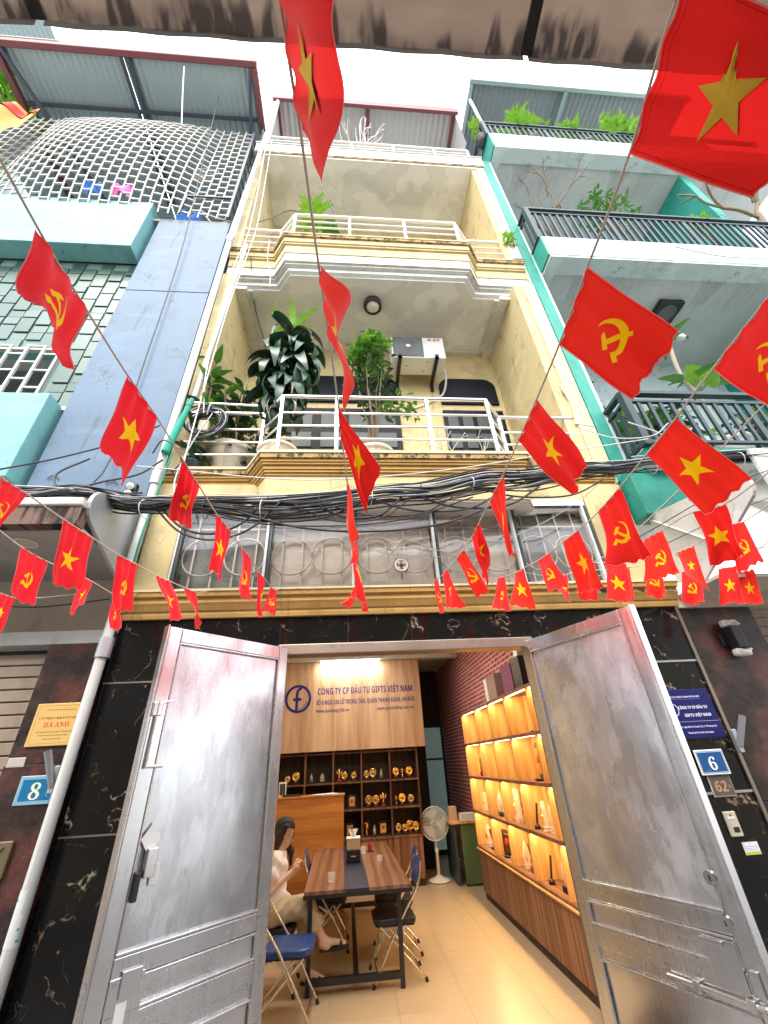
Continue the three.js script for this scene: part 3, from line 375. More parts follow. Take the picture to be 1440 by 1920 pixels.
  // ground floor: canopy, soffit, pale wall, pilaster, shutter
  const cp = part(L, 'canopy'); mesh(cp, 'edge_cap', [rbox(-7, -2.12, 3.66, 3.74, 0.72, 0.82, 0.02)], mat.white); mesh(cp, 'stained_fascia', [box(-7, -2.12, 3.5, 3.66, 0.7, 0.8)], mat.soot); mesh(cp, 'soffit', [box(-7, -2.13, 3.49, 3.52, 0.12, 0.7)], mat.greyWall); mesh(cp, 'soffit', [box(-7, -2.13, 3.49, 3.52, -0.35, 0.115)], mat.greyWall); mesh(cp, 'roof', [box(-7, -2.1, 3.7, 3.74, -0.3, 0.72)], mat.greyWall); mesh(cp, 'upstand', [box(-7, -2.1, 3.74, 4.27, -0.3, -0.02)], mat.white);
  const dl = new THREE.CylinderGeometry(0.075, 0.075, 0.012, 28); dl.translate(-2.65, 3.486, 0.52); mesh(cp, 'downlight', dl, mat.pot); mesh(cp, 'downlight_ring', new THREE.TorusGeometry(0.078, 0.008, 8, 28).rotateX(Math.PI / 2).translate(-2.65, 3.482, 0.52), mat.plasticWhite);
  mesh(L, 'ground_wall', [box(-7, -2.08, 2.9, 3.49, -0.5, -0.3)], mat.beige); mesh(L, 'lintel', [box(-7, -2.06, 2.79, 2.9, -0.5, 0.0)], mat.greyWall); mesh(L, 'pilaster', [rbox(-2.52, -2.05, 1.92, 2.785, -0.4, 0.0, 0.004)], mat.granite); mesh(L, 'pilaster', [rbox(-2.53, -2.05, 0.9, 1.915, -0.4, 0.002, 0.004)], mat.granite); mesh(L, 'pilaster', [rbox(-2.53, -2.05, -0.12, 0.895, -0.4, 0.001, 0.004)], mat.granite);
  const sh = part(L, 'roller_shutter'); for (let k = 0; k < 30; k++) mesh(sh, 'slat', [rbox(-4.6, -2.56, -0.1 + k * 0.095, -0.1 + k * 0.095 + 0.086, -0.14, -0.12, 0.008, 1)], mat.slat); mesh(sh, 'backing', [box(-4.6, -2.56, -0.12, 2.78, -0.17, -0.15)], mat.black);
  mesh(L, 'end_wall', [box(-9, -7, -0.12, 4.3, -1, 0)], mat.greyWall);
}
function finPanel(label, x, pts, m) { const g = poly(pts, 0.025, 0.004); g.rotateY(-Math.PI / 2); g.translate(x, 0, 0); const o = mesh(scene, 'side_panel', boxUV(g), m); return tag(o, label, 'metal panel'); }
{ // rounded metal end panels of the canopies (profile in z, y)
  const round = []; for (let k = 0; k <= 8; k++) { const a = Math.PI / 2 - (k / 8) * Math.PI * 0.8; round.push([0.6 + 0.17 * Math.cos(a), 3.72 + 0.17 * Math.sin(a)]); }
  finPanel('grey metal side panel with rounded front corner beside the white drainpipe', -2.09, [[0.02, 4.24], ...round, [0.02, 3.3]], mat.galv);
}
// things behind the cage and on the roof edge
{
  const cb = (n, l, c, pos, m, s) => { const t = thing(n, l, c, pos); mesh(t, 'cloth', quadGrid((u, v) => V((u - 0.5) * s, -v * s * 0.9, 0.05 * Math.sin(u * 9 + v * 3)), 12, 10), m); mesh(t, 'hanger', [rod([-s / 2, 0, 0], [s / 2, 0, 0], 0.012)], mat.whiteBar); return t; };
  cb('laundry', 'blue cloth hanging behind the cage grille near its lower right corner', 'laundry', [-2.95, 10.85, -0.12], mat.blueCloth, 0.42); cb('laundry', 'blue and white cloth on the cage floor left of the middle', 'laundry', [-4.55, 10.95, 0.2], mat.blueCloth, 0.3); cb('laundry', 'small pink cloth behind the cage grille', 'laundry', [-4.05, 10.95, 0.2], mat.pinkCloth, 0.32);
  const rk = thing('drying_rack', 'white folding drying rack leaning in the lower right of the cage', 'drying rack', [-2.45, 10.3, -0.1]); for (let k = 0; k < 6; k++) mesh(rk, 'rail', [rod([-0.3 + k * 0.08, 0.55 - k * 0.06, 0], [0.05 + k * 0.06, 0.1 + (5 - k) * 0.02, 0.05], 0.012)], mat.whiteBar); for (const s of [0, 1]) mesh(rk, 'frame', [rod([-0.32 + s * 0.38, 0.6 - s * 0.35, 0], [-0.02 + s * 0.36, 0.0, 0.05], 0.015)], mat.whiteBar);
  const hc = thing('hose_coil', 'pale coil of hose hung high in the middle of the cage', 'hose', [-3.15, 12.9, -0.3]); for (let k = 0; k < 4; k++) mesh(hc, 'loop', new THREE.TorusGeometry(0.2 + 0.02 * k, 0.014, 6, 28).rotateZ(k).scale(1, 0.7, 1).translate(0.03 * k, 0.01 * k, 0.03 * k), mat.whiteBar);
  const op = thing('hanging_cloth', 'orange cloth with red band hung at the far left of the cage', 'cloth', [-6.75, 13.9, 0.35], 0.2); mesh(op, 'cloth', quadGrid((u, v) => V((u - 0.5) * (0.55 + 0.5 * v), -v * 1.6, 0.08 * Math.sin(u * 8) + 0.2 * v), 14, 12), mat.orange); mesh(op, 'band', quadGrid((u, v) => V((u - 0.5) * (0.57 + 0.1 * v), -0.15 - v * 0.3, 0.08 * Math.sin(u * 8) + 0.03 + 0.05 * v), 14, 4), M([0.45, 0.02, 0.02]));
}
// ---------- right neighbour: pale teal house with green railings ----------
const downlights = [];
{
  const R = thing('teal_house', 'pale teal house with three plant filled balconies behind dark green railings', 'house'), X0 = 3.42, X1 = 11, ZF = 0.3, ZW = -1.9;
  mesh(R, 'wall', [box(3.2, X1, 4.6, 19, ZW - 0.2, ZW)], mat.paleBlue); mesh(R, 'party_wall', [box(XRw(), 3.42, 4.5, 13.97, ZW, -0.02)], mat.paleBlue); mesh(R, 'teal_strip', [box(XRw() + 0.005, 3.36, 4.5, 13.97, -0.02, 0.0)], mat.tealDark);
  function XRw() { return 3.175; }
  const slab = (y0, y1, mF, lip) => { mesh(R, 'slab', [rbox(X0 + 0.02, X1, y0 + 0.01, y1, ZW, ZF - 0.02, 0.006)], mat.greyCeil); mesh(R, 'fascia', [rbox(X0 + 0.02, X1, y0, y1 + 0.005, ZF - 0.018, ZF + 0.01, 0.006)], mF); mesh(R, 'slab_end', [rbox(X0 - 0.01, X0 + 0.018, y0, y1 + 0.003, ZW, ZF + 0.006, 0.005)], mat.tealDark); mesh(R, 'edge_beam', [box(X0 + 0.02, X1, y0 - lip, y0 + 0.01, ZF - 0.3, ZF - 0.002)], mat.paleBlue); mesh(R, 'edge_beam', [box(X0, X0 + 0.22, y0 - lip, y0 + 0.008, ZW, ZF - 0.302)], mat.paleBlue); };
  slab(4.56, 4.76, mat.tealDark, 0.03); slab(9.06, 9.66, mat.paleBlue, 0.05); slab(13.97, 14.74, mat.paleBlue, 0.05);
  mesh(R, 'teal_face', [rbox(3.2, 4.1, 3.95, 4.555, -0.1, 0.16, 0.008)], mat.tealDark);
  const rail = (y0, y1, zf, label) => {
    const g = part(R, 'balcony_railing'); g.userData.label = label; const m = mat.greenRail, w = 0.045;
    const fr = (a, b, ww, hh, n = 'rail') => mesh(g, n, [bar(a, b, ww, hh)], m);
    fr([X0, y1, zf], [X1, y1, zf], 0.08, 0.05, 'handrail'); fr([X0, y1 - 0.14, zf], [X1, y1 - 0.14, zf], 0.045, 0.035); fr([X0, y0 + 0.06, zf], [X1, y0 + 0.06, zf], 0.045, 0.035); fr([X0, y1, zf], [X0, y1, ZW], 0.08, 0.05, 'handrail'); fr([X0, y1 - 0.14, zf], [X0, y1 - 0.14, ZW], 0.045, 0.035); fr([X0, y0 + 0.06, zf], [X0, y0 + 0.06, ZW], 0.045, 0.035);
    fr([X0, y0, zf], [X0, y1, zf], 0.09, 0.09, 'post');
    for (let x = X0 + 0.16, k = 1; x < 9.4; x += 0.145, k++) fr([x, y0 + 0.06, zf], [x, y1 - 0.14, zf], w * (k % 11 === 0 ? 1.8 : 1), 0.03, k % 11 === 0 ? 'post' : 'baluster');
    for (let z = zf - 0.16; z > ZW; z -= 0.145) fr([X0, y0 + 0.06, z], [X0, y1 - 0.14, z], 0.03, w, 'baluster');
  };
  rail(4.76, 5.62, 0.33, 'lowest green railing, nearest the cables'); rail(9.66, 10.82, 0.26, 'middle green railing'); rail(14.74, 15.6, 0.26, 'topmost green railing');
  // recess walls and doors at the back of each balcony
  for (const y of [4.76, 9.66]) { mesh(R, 'balcony_door', [rbox(5.0, 6.6, y, y + 2.8, ZW, ZW + 0.05)], mat.darkMetal); mesh(R, 'partition', [box(8.2, 8.4, y, y + 4.2, ZW, 0.0)], mat.tealDark); }
  const rf = part(R, 'metal_roof'); mesh(rf, 'roof_sheet', quadGrid((u, v) => { const x = 3.45 + 6.5 * u; return V(x, 17.9 + 0.03 * Math.abs(Math.sin(x / 0.15 * Math.PI)), 0.5 - 3.2 * v); }, 300, 1), M([0.2, 0.23, 0.27], { roughness: 0.4 }));
  mesh(rf, 'gutter', [rbox(3.4, 10, 17.8, 18.02, 0.5, 0.6, 0.02)], mat.sheetGrey); mesh(rf, 'edge_beam', [box(3.4, 3.5, 17.75, 17.95, -2.6, 0.5)], mat.sheetGrey); for (const x of [6.2, 8.9]) mesh(rf, 'beam', [box(x - 0.05, x + 0.05, 17.75, 17.88, -2.6, 0.5)], mat.sheetGrey); mesh(rf, 'side_sheet', [box(3.46, 3.5, 15.8, 17.8, -2.6, -1.2)], mat.sheetGrey); mesh(rf, 'post', [rod([3.48, 14.74, 0.2], [3.48, 17.8, 0.2], 0.04)], mat.white); mesh(rf, 'back_sheet', [box(3.46, 10, 14.7, 17.9, -2.7, -2.6)], mat.sheetGrey);
  // ground floor: white canopy sheet, soffit, brown granite wall, tiled wall
  const cp = part(R, 'canopy'); mesh(cp, 'sheet', [poly([[3.22, 3.98], [4.4, 4.18], [9, 4.18], [9, 4.5], [3.22, 4.5]], 0.03).translate(0, 0, 0.02)], mat.white);
  mesh(cp, 'front', [rbox(4.3, 9, 3.75, 4.5, 0.55, 0.6, 0.01)], mat.white); mesh(cp, 'soffit', [box(3.25, 9, 3.05, 3.08, -0.3, 0.55)], mat.beige); mesh(cp, 'sloping_sheet', [quadGrid((u, v) => V(3.26 + 1.15 * u, 3.98 - 0.75 * v + 0.3 * u * (1 - v), 0.02 + 0.75 * v), 4, 4)], mat.white);
  mesh(R, 'ground_wall', [rbox(3.2, 3.98, 1.4, 2.95, -0.4, -0.01, 0.004)], mat.granite); mesh(R, 'ground_wall', [rbox(3.2, 3.98, -0.12, 1.395, -0.4, -0.008, 0.004)], mat.granite); mesh(R, 'band', [box(3.2, 9, 2.955, 3.05, -0.4, 0.02)], mat.beige);
  const tw = part(R, 'tiled_wall'); mesh(tw, 'backing', [box(3.99, 6, -0.12, 2.95, -0.4, -0.12)], mat.beige); for (let j = 0; j < 22; j++) mesh(tw, 'tile', [rbox(3.99, 6, 1.0 + j * 0.089, 1.0 + j * 0.089 + 0.083, -0.12, -0.1, 0.003, 1)], mat.slat);
  const lp = thing('square_downlight', 'square black downlight under the middle balcony of the teal house', 'lamp', [6.15, 9.055, -0.6]); mesh(lp, 'housing', [rbox(-0.24, 0.24, -0.1, 0, -0.22, 0.22, 0.01)], mat.black); mesh(lp, 'lens', new THREE.CylinderGeometry(0.17, 0.17, 0.01, 28).translate(0, -0.105, 0), M([0.1, 0.1, 0.1], { roughness: 0.2 }));
}
{ // the right canopy's end panel
  const round = []; for (let k = 0; k <= 8; k++) { const a = Math.PI / 2 - (k / 8) * Math.PI * 0.75; round.push([1.05 + 0.14 * Math.cos(a), 3.62 + 0.14 * Math.sin(a)]); }
  finPanel('white sheet panel with rounded corner at the right edge under the green railing', 3.32, [[0.05, 3.98], ...round, [0.35, 3.1], [0.05, 3.2]], mat.white);
}
// neighbour's small roof and leaves at the top left corner
{
  const n = thing('far_roof', 'small corrugated roof with pale struts in the top left corner', 'roof', [-11.3, 22.4, -0.4]); mesh(n, 'roof_sheet', quadGrid((u, v) => V(-1.5 + 2.6 * u, 1.6 + 0.05 * Math.abs(Math.sin(u * 50)), 1 - 2 * v), 160, 1), mat.sheetGrey);
  for (let k = 0; k < 6; k++) mesh(n, 'strut', [bar([-1.2 + k * 0.35, -0.6, 0.6], [0.2 + k * 0.2, 1.2, 0.6], 0.05, 0.05)], mat.whiteBar); mesh(n, 'beam', [bar([-1.6, 1.5, 1], [1.1, 1.5, 1], 0.1, 0.1)], mat.navyFrame);
}

// ---------- drainpipes, wires ----------
{
  const p = thing('drainpipe', 'long white plastic drainpipe running the full height between the blue and yellow houses', 'drainpipe');
  mesh(p, 'pipe', [rod([-2.04, -0.1, 0.1], [-2.01, 4.4, 0.1], 0.04, 16)], mat.pvc); mesh(p, 'pipe', [rod([-2.01, 4.5, 0.1], [-1.99, 9.4, 0.1], 0.045, 16)], mat.pvc); mesh(p, 'pipe', [rod([-1.99, 9.5, 0.1], [-1.84, 15.3, 0.1], 0.045, 16)], mat.pvc);
  for (const [x, y] of [[-2.01, 4.45], [-1.99, 9.45], [-2.015, 2.72]]) mesh(p, 'coupling', [rod([x, y - 0.08, 0.1], [x, y + 0.08, 0.1], 0.056, 16)], mat.galv);
  mesh(p, 'sticker', [new THREE.CylinderGeometry(0.0412, 0.0412, 0.26, 16, 1, true).translate(-2.034, 1.1, 0.1)], M([1, 1, 1], { map: canvasTex(128, 256, (c, w, h) => { c.fillStyle = '#dfe6e6'; c.fillRect(0, 0, w, h); c.fillStyle = '#3aa6c0'; for (let i = 0; i < 9; i++) c.fillRect(8 + rr(0, 20), 12 + i * 26, 60 + rr(0, 40), 14); }) }));
  mesh(p, 'marking', [new THREE.CylinderGeometry(0.0412, 0.0412, 0.24, 16, 1, true).translate(-2.038, 0.72, 0.1)], M([1, 1, 1], { map: canvasTex(256, 256, (c, w, h) => { c.fillStyle = '#d6dada'; c.fillRect(0, 0, w, h); c.save(); c.translate(w / 2, h / 2); c.rotate(-Math.PI / 2); c.fillStyle = '#111'; c.font = 'bold 64px sans-serif'; c.textAlign = 'center'; for (let k = 0; k < 3; k++) c.fillText('0978 2ZIT', 0, -70 + k * 80); c.restore(); }) }));
  const p2 = thing('drainpipe', 'second thinner white pipe leaning up beside the long drainpipe to the middle balcony', 'drainpipe'); mesh(p2, 'pipe', [rod([-1.9, 5.75, 0.02], [-1.72, 9.4, 0.05], 0.03, 12)], mat.pvc); mesh(p2, 'pipe', [rod([-1.95, 9.5, 0.1], [-1.86, 14.2, 0.16], 0.03, 12)], mat.pvc);
  const gp = thing('net_roll', 'rolled green net tied beside the drainpipe at the lower balcony', 'net'); mesh(gp, 'roll', [rod([-1.97, 4.75, 0.16], [-1.86, 5.6, 0.12], 0.045, 10, 0.03)], M([0.02, 0.3, 0.22], { roughness: 0.8 })); mesh(gp, 'tie', [rod([-1.88, 5.48, 0.125], [-1.872, 5.52, 0.123], 0.04)], mat.tealDark);
  tag(mesh(scene, 'green_hose', tube([[-1.95, 3.3, 0.16], [-1.95, 3.7, 0.17], [-1.93, 4.2, 0.16], [-1.9, 4.75, 0.15]], 0.012), M([0.02, 0.25, 0.15])), 'thin green hose running down beside the drainpipe', 'hose');
  // black telecom bundle: each cable its own part
  const b = thing('cable_bundle', 'thick sagging bundle of black telecom cables strung across all three houses', 'cable bundle');
  const base = [[-5.5, 3.93, 0.62], [-2.8, 3.86, 0.6], [-1.9, 3.82, 0.5], [-0.8, 3.84, 0.45], [0.35, 3.98, 0.45], [1.35, 4.13, 0.47], [2.4, 4.26, 0.48], [3.3, 4.36, 0.5], [4.7, 4.42, 0.55], [7, 4.5, 0.6]];
  for (let k = 0; k < 40; k++) { const oy = rr(-0.1, 0.09), oz = rr(-0.07, 0.07); mesh(b, 'cable', tube(base.flatMap(([x, y, z], i) => { const q = (s) => [x + s + rr(-0.1, 0.1), y + 0.05 + s * 0.06 + oy * (i > 5 ? 0.5 : i < 3 ? 0.55 : 1) + rr(-0.035, 0.03), z + oz + rr(-0.02, 0.02)]; return i < 9 ? [q(0), q(0.45)] : [q(0)]; }), k < 6 ? rr(0.01, 0.014) : rr(0.004, 0.009), 110, 5), k % 5 === 0 ? mat.cableGrey : k % 13 === 1 ? mat.cableWhite : mat.cable); }
  for (const [x0, x1, d] of [[-1.75, -0.6, 0.33], [-1.7, -0.75, 0.27], [-0.5, 0.6, 0.16], [-0.3, 0.5, 0.12], [-1.6, 1.2, 0.2], [-1.2, 1.6, 0.26], [-0.2, 1.0, 0.1], [0.2, 1.5, 0.12], [0.6, 1.9, 0.14], [-1.4, 0.2, 0.15], [1.2, 2.6, 0.1]]) { const y0 = x0 > 0 ? 3.9 + 0.14 * x0 : 3.86, m = (x0 + x1) / 2; mesh(b, 'cable', tube([[x0, y0, 0.5], [(x0 + m) / 2, y0 - d * 0.8, 0.46], [m, y0 - d, 0.45], [(x1 + m) / 2, y0 - d * 0.7, 0.46], [x1, y0 + 0.1, 0.47]], rr(0.007, 0.012), 30, 5), mat.cable); }
  for (let k = 0; k < 14; k++) { const x = -2.3 + k * 0.5, i = Math.min(8, Math.max(0, base.findIndex((q) => q[0] > x) - 1)), t = (x - base[i][0]) / (base[i + 1][0] - base[i][0]); mesh(b, 'cable_tie', new THREE.TorusGeometry(0.1, 0.004, 5, 16).rotateY(Math.PI / 2 + rr(-0.3, 0.3)).scale(1, rr(0.75, 1), 0.8).translate(x, base[i][1] + t * (base[i + 1][1] - base[i][1]), base[i][2] + t * (base[i + 1][2] - base[i][2])), k % 2 ? mat.cableWhite : mat.cable); }
  const bx = thing('cable_clamp', 'black cable clamp with white insulators on the wall left of the drainpipe', 'clamp', [-2.2, 4.25, 0.1]); mesh(bx, 'bracket', [rbox(-0.05, 0.05, -0.35, 0.1, 0, 0.06)], mat.black); for (const y of [-0.05, 0.04]) mesh(bx, 'insulator', new THREE.SphereGeometry(0.035, 12, 8).translate(0.01, y, 0.09), mat.plasticWhite);
  // loose wires
  const wires = [
    ['black wire hanging down the right half of the blue wall panel', [[-2.95, 15.0, 0.5], [-2.82, 11, 0.15], [-2.7, 9, 0.08], [-2.62, 6.5, 0.06], [-2.55, 4.6, 0.1], [-2.5, 4.0, 0.4]], 0.009, mat.cable],
    ['black wire slanting across the lower blue wall panel', [[-3.4, 4.2, 0.5], [-2.9, 4.5, 0.35], [-2.4, 4.95, 0.15], [-2.15, 5.2, 0.1]], 0.009, mat.cable],
    ['looped black cable curling below the blue panel by the clamp', [[-2.6, 4.55, 0.3], [-2.68, 4.2, 0.5], [-2.5, 3.95, 0.6], [-2.3, 3.9, 0.58], [-2.2, 4.05, 0.4], [-2.05, 4.2, 0.2]], 0.011, mat.cable],
    ['black cable rising from the side panel top to the drainpipe', [[-2.55, 3.9, 0.6], [-2.3, 4.15, 0.45], [-2.1, 4.4, 0.25], [-1.95, 4.62, 0.2]], 0.011, mat.cable],
    ['black cable loop around the drainpipe foot of the lower balcony', [[-2.1, 4.75, 0.15], [-1.95, 4.8, 0.3], [-1.8, 4.7, 0.3], [-1.76, 4.6, 0.2], [-1.85, 4.5, 0.15]], 0.008, mat.cable],
    ['white wire dropping from the terrace corner to the lower balcony, left one', [[-1.8, 13.9, 0.15], [-1.72, 9.6, 0.1], [-1.8, 8.5, 0.12], [-1.78, 6, 0.12], [-1.7, 5.4, 0.1]], 0.009, mat.cableWhite],
    ['white wire dropping from the terrace corner to the lower balcony, right one', [[-1.7, 13.9, 0.12], [-1.6, 9.8, 0.1], [-1.62, 8.9, 0.15], [-1.72, 7.5, 0.12], [-1.75, 5.3, 0.15], [-1.72, 4.4, 0.22]], 0.008, mat.cableWhite],
    ['pale wire bowing from the coil down to the cable bundle', [[-1.6, 5.4, 0.1], [-1.72, 4.9, 0.15], [-1.72, 4.3, 0.3], [-1.6, 3.95, 0.45]], 0.008, mat.cableGrey],
    ['dark wire under the middle balcony by the left wall', [[-1.62, 9.1, 0.02], [-1.58, 8.5, -0.5], [-1.52, 8.4, -1.3], [-1.5, 6.2, -1.35], [-1.6, 5.4, -1.0]], 0.007, mat.cable],
    ['short pale wire dangling from the middle balcony edge', [[-1.35, 9.6, 0.06], [-1.33, 9.0, 0.04], [-1.25, 8.6, 0.03], [-1.22, 8.2, 0.03]], 0.006, mat.cableWhite],
    ['thin white wire strung over the middle of the front above the bundle', [[-2.0, 4.3, 0.5], [-0.4, 4.18, 0.45], [1.0, 4.3, 0.46], [2.0, 4.5, 0.45], [3.4, 4.8, 0.4]], 0.006, mat.cableWhite],
    ['thin grey wire slanting across the transom window', [[-0.9, 4.1, 0.35], [0.2, 3.72, 0.3], [1.2, 3.4, 0.2], [2.0, 3.25, 0.1]], 0.004, mat.cableGrey],
    ['thin pale wire drooping from the bundle to the transom on the right', [[2.75, 4.3, 0.45], [2.3, 3.95, 0.4], [1.6, 3.62, 0.3], [0.7, 3.45, 0.2], [-0.2, 3.75, 0.3]], 0.004, mat.cableGrey],
    ['dark wire hanging down the upper middle from the terrace', [[-0.75, 13.9, 0.3], [-0.68, 12.5, 0.3], [-0.45, 11, 0.3], [-0.2, 10.2, 0.2]], 0.012, mat.cable],
    ['second dark wire beside it down to the middle balcony', [[-0.72, 13.9, 0.2], [-0.4, 12.2, 0.2], [0.05, 10.4, 0.15]], 0.01, mat.cable],
    ['thin wire crossing the white canopy panel at right, upper', [[2.8, 3.55, 0.35], [3.6, 3.85, 0.9], [4.6, 4.05, 1.2]], 0.005, mat.cable],
    ['thin wire crossing the white canopy panel at right, lower', [[2.75, 3.35, 0.4], [3.5, 3.55, 1.0], [4.4, 3.7, 1.5]], 0.004, mat.cable],
    ['thin black wire slung along the pale wall of the left house', [[-4.2, 3.1, 0.02], [-3.1, 3.12, 0.05], [-2.7, 3.1, 0.05], [-2.1, 3.14, 0.1]], 0.006, mat.cable],
    ['grey drooping wires from the lowest green railing to the bundle', [[3.3, 5.1, 0.36], [3.5, 4.75, 0.5], [3.35, 4.5, 0.52], [3.0, 4.45, 0.5]], 0.009, mat.cableGrey],
    ['pale wire from the yellow pier to the knot of wires at right', [[2.9, 5.3, 0.05], [3.1, 4.9, 0.3], [3.35, 4.75, 0.5], [3.7, 5.0, 0.45]], 0.008, mat.cableGrey],
    ['thin vertical wire in the sky at top left, right one', [[-6.07, 17.5, 1.0], [-5.7, 16.6, 0.95], [-5.37, 15.6, 0.9]], 0.03, mat.cableGrey],
    ['thin vertical wire in the sky at top left, left one', [[-6.96, 17.5, 0.94], [-6.5, 16.5, 0.97], [-6.15, 15.6, 0.99]], 0.012, mat.cableGrey],
    ['pale wire hanging from the roof gutter over the cage', [[-3.47, 14.67, 1.02], [-3.2, 13.2, 1.02], [-2.83, 11.26, 1.02]], 0.012, mat.cableWhite],
    ['thin wire slung below the middle green balcony', [[5.9, 9.5, 0.33], [6.6, 9.2, 0.35], [7.4, 9.2, 0.35], [8.6, 9.45, 0.33]], 0.01, mat.cableGrey],
  ];
  for (const [l, pts, r, m] of wires) tag(mesh(scene, 'wire', tube(pts, r, 40, 5), m), l, 'wire');
  // coil of cable on the left end of the lower railing
  const c = thing('cable_coil', 'large coil of black cable hung on the left end of the stainless railing', 'cable coil', [-1.66, 5.28, 0.05]);
  for (let k = 0; k < 16; k++) { const g = new THREE.TorusGeometry(rr(0.16, 0.24), rr(0.006, 0.011), 6, 32); g.scale(1.05, 0.95, 1); g.rotateZ(rr(0, 6)); g.rotateY(rr(-0.12, 0.12)); g.translate(rr(-0.03, 0.03), rr(-0.03, 0.03), rr(-0.02, 0.06)); mesh(c, 'loop', g, k % 5 === 0 ? mat.cableGrey : mat.cable); }
  mesh(c, 'tie', tube([[0, 0.3, 0.02], [0.02, 0.2, 0.08], [0, 0.1, 0.05]], 0.01), mat.cableGrey); mesh(c, 'splice_box', [rbox(-0.09, 0.03, -0.12, 0.05, -0.06, 0.02, 0.02)], mat.pot);
}
// ---------- air conditioner, ceiling lamp, amulet ----------
{
  const a = thing('air_conditioner', 'white outdoor air conditioner hung under the middle balcony ceiling', 'air conditioner', [1.22, 7.72, -1.4]);
  mesh(a, 'casing', [rbox(-0.47, 0.47, 0, 0.56, 0.2, 0.58, 0.02)], mat.plasticWhite); const gx = -0.18;
  mesh(a, 'fan_shroud', [poly([[gx - 0.26, 0.03], [gx + 0.26, 0.03], [gx + 0.26, 0.53], [gx - 0.26, 0.53]], 0.006, 0.006).translate(0, 0, 0.583)], M([0.11, 0.12, 0.12], { roughness: 0.6 }));
  for (let k = 1; k < 9; k++) mesh(a, 'grille_ring', new THREE.TorusGeometry(k * 0.029, 0.0035, 5, 36).translate(gx, 0.28, 0.602), M([0.36, 0.38, 0.38])); mesh(a, 'hub', new THREE.CylinderGeometry(0.04, 0.04, 0.012, 20).rotateX(Math.PI / 2).translate(gx, 0.28, 0.606), mat.plasticWhite);
  mesh(a, 'badge', [box(0.16, 0.4, 0.46, 0.52, 0.581, 0.584)], M([1, 1, 1], { map: canvasTex(256, 64, (c, w, h) => { c.fillStyle = '#c9c9c4'; c.fillRect(0, 0, w, h); c.fillStyle = '#a01824'; c.font = 'bold 50px sans-serif'; c.textAlign = 'center'; c.fillText('TOSHIBA', w / 2, 50); }) }));
  for (const x of [-0.34, 0.3]) { mesh(a, 'bracket', [box(x - 0.03, x + 0.03, -0.045, -0.002, 0.0, 0.62), box(x - 0.03, x + 0.03, -0.2, -0.045, 0.0, 0.04), box(x - 0.03, x + 0.03, -0.045, 0.05, 0.585, 0.62)], mat.black); }
  for (const [x, z] of [[-0.2, 0.4], [0.1, 0.3], [0.15, 0.5]]) mesh(a, 'drain_hole', new THREE.CylinderGeometry(0.012, 0.012, 0.004, 10).translate(x, -0.002, z), mat.black);
  mesh(a, 'pipe', tube([[0.45, 0.1, 0.35], [0.52, -0.05, 0.25], [0.48, -0.3, 0.05], [0.2, -0.5, 0.02], [-0.3, -0.75, 0.02]], 0.02), mat.cableWhite);
  const l = thing('ceiling_lamp', 'round ceiling lamp with black ring under the middle balcony', 'lamp', [0.42, 8.6, -0.42]); mesh(l, 'ring', lathe([[0.0, 0], [0.15, 0], [0.155, -0.09], [0.12, -0.11], [0.115, -0.08]], 32), mat.black); mesh(l, 'diffuser', new THREE.SphereGeometry(0.12, 24, 12).scale(1, 0.5, 1).translate(0, -0.07, 0), mat.plasticWhite);
  const b = thing('wheel_amulet', 'small round wheel amulet fixed on the transom window', 'amulet', [0.51, 3.46, 0.0]); mesh(b, 'rim', new THREE.TorusGeometry(0.06, 0.011, 8, 24).translate(0, 0, 0.008), mat.plasticWhite); mesh(b, 'rim', new THREE.TorusGeometry(0.078, 0.006, 8, 8).translate(0, 0, 0.008), M([0.3, 0.08, 0.06])); for (let k = 0; k < 8; k++) mesh(b, 'spoke', [rod([0.02 * Math.cos(k * 0.785), 0.02 * Math.sin(k * 0.785), 0.008], [0.06 * Math.cos(k * 0.785), 0.06 * Math.sin(k * 0.785), 0.008], 0.007)], k % 2 ? mat.plasticWhite : M([0.35, 0.16, 0.1])); mesh(b, 'mirror', new THREE.SphereGeometry(0.024, 14, 8).scale(1, 1, 0.4).translate(0, 0, 0.012), mat.darkMetal); mesh(b, 'stem', [box(-0.006, 0.006, -0.15, -0.07, 0, 0.012)], mat.darkMetal);
}
// ---------- signs and fittings on the walls ----------
function sign(name, label, cat, x0, x1, y0, y1, z, t, draw, px = 512, m2) {
  const o = thing(name, label, cat, [(x0 + x1) / 2, (y0 + y1) / 2, z]); const w = x1 - x0, h = y1 - y0;
  mesh(o, 'plate', [rbox(-w / 2, w / 2, -h / 2, h / 2, 0, t, 0.004)], m2 || mat.plasticWhite);
  const g = new THREE.PlaneGeometry(w - 0.008, h - 0.008).translate(0, 0, t + 0.0015); mesh(o, 'print', g, M([1, 1, 1], { map: canvasTex(px, Math.round(px * h / w), draw), roughness: 0.35 })); return o;
}
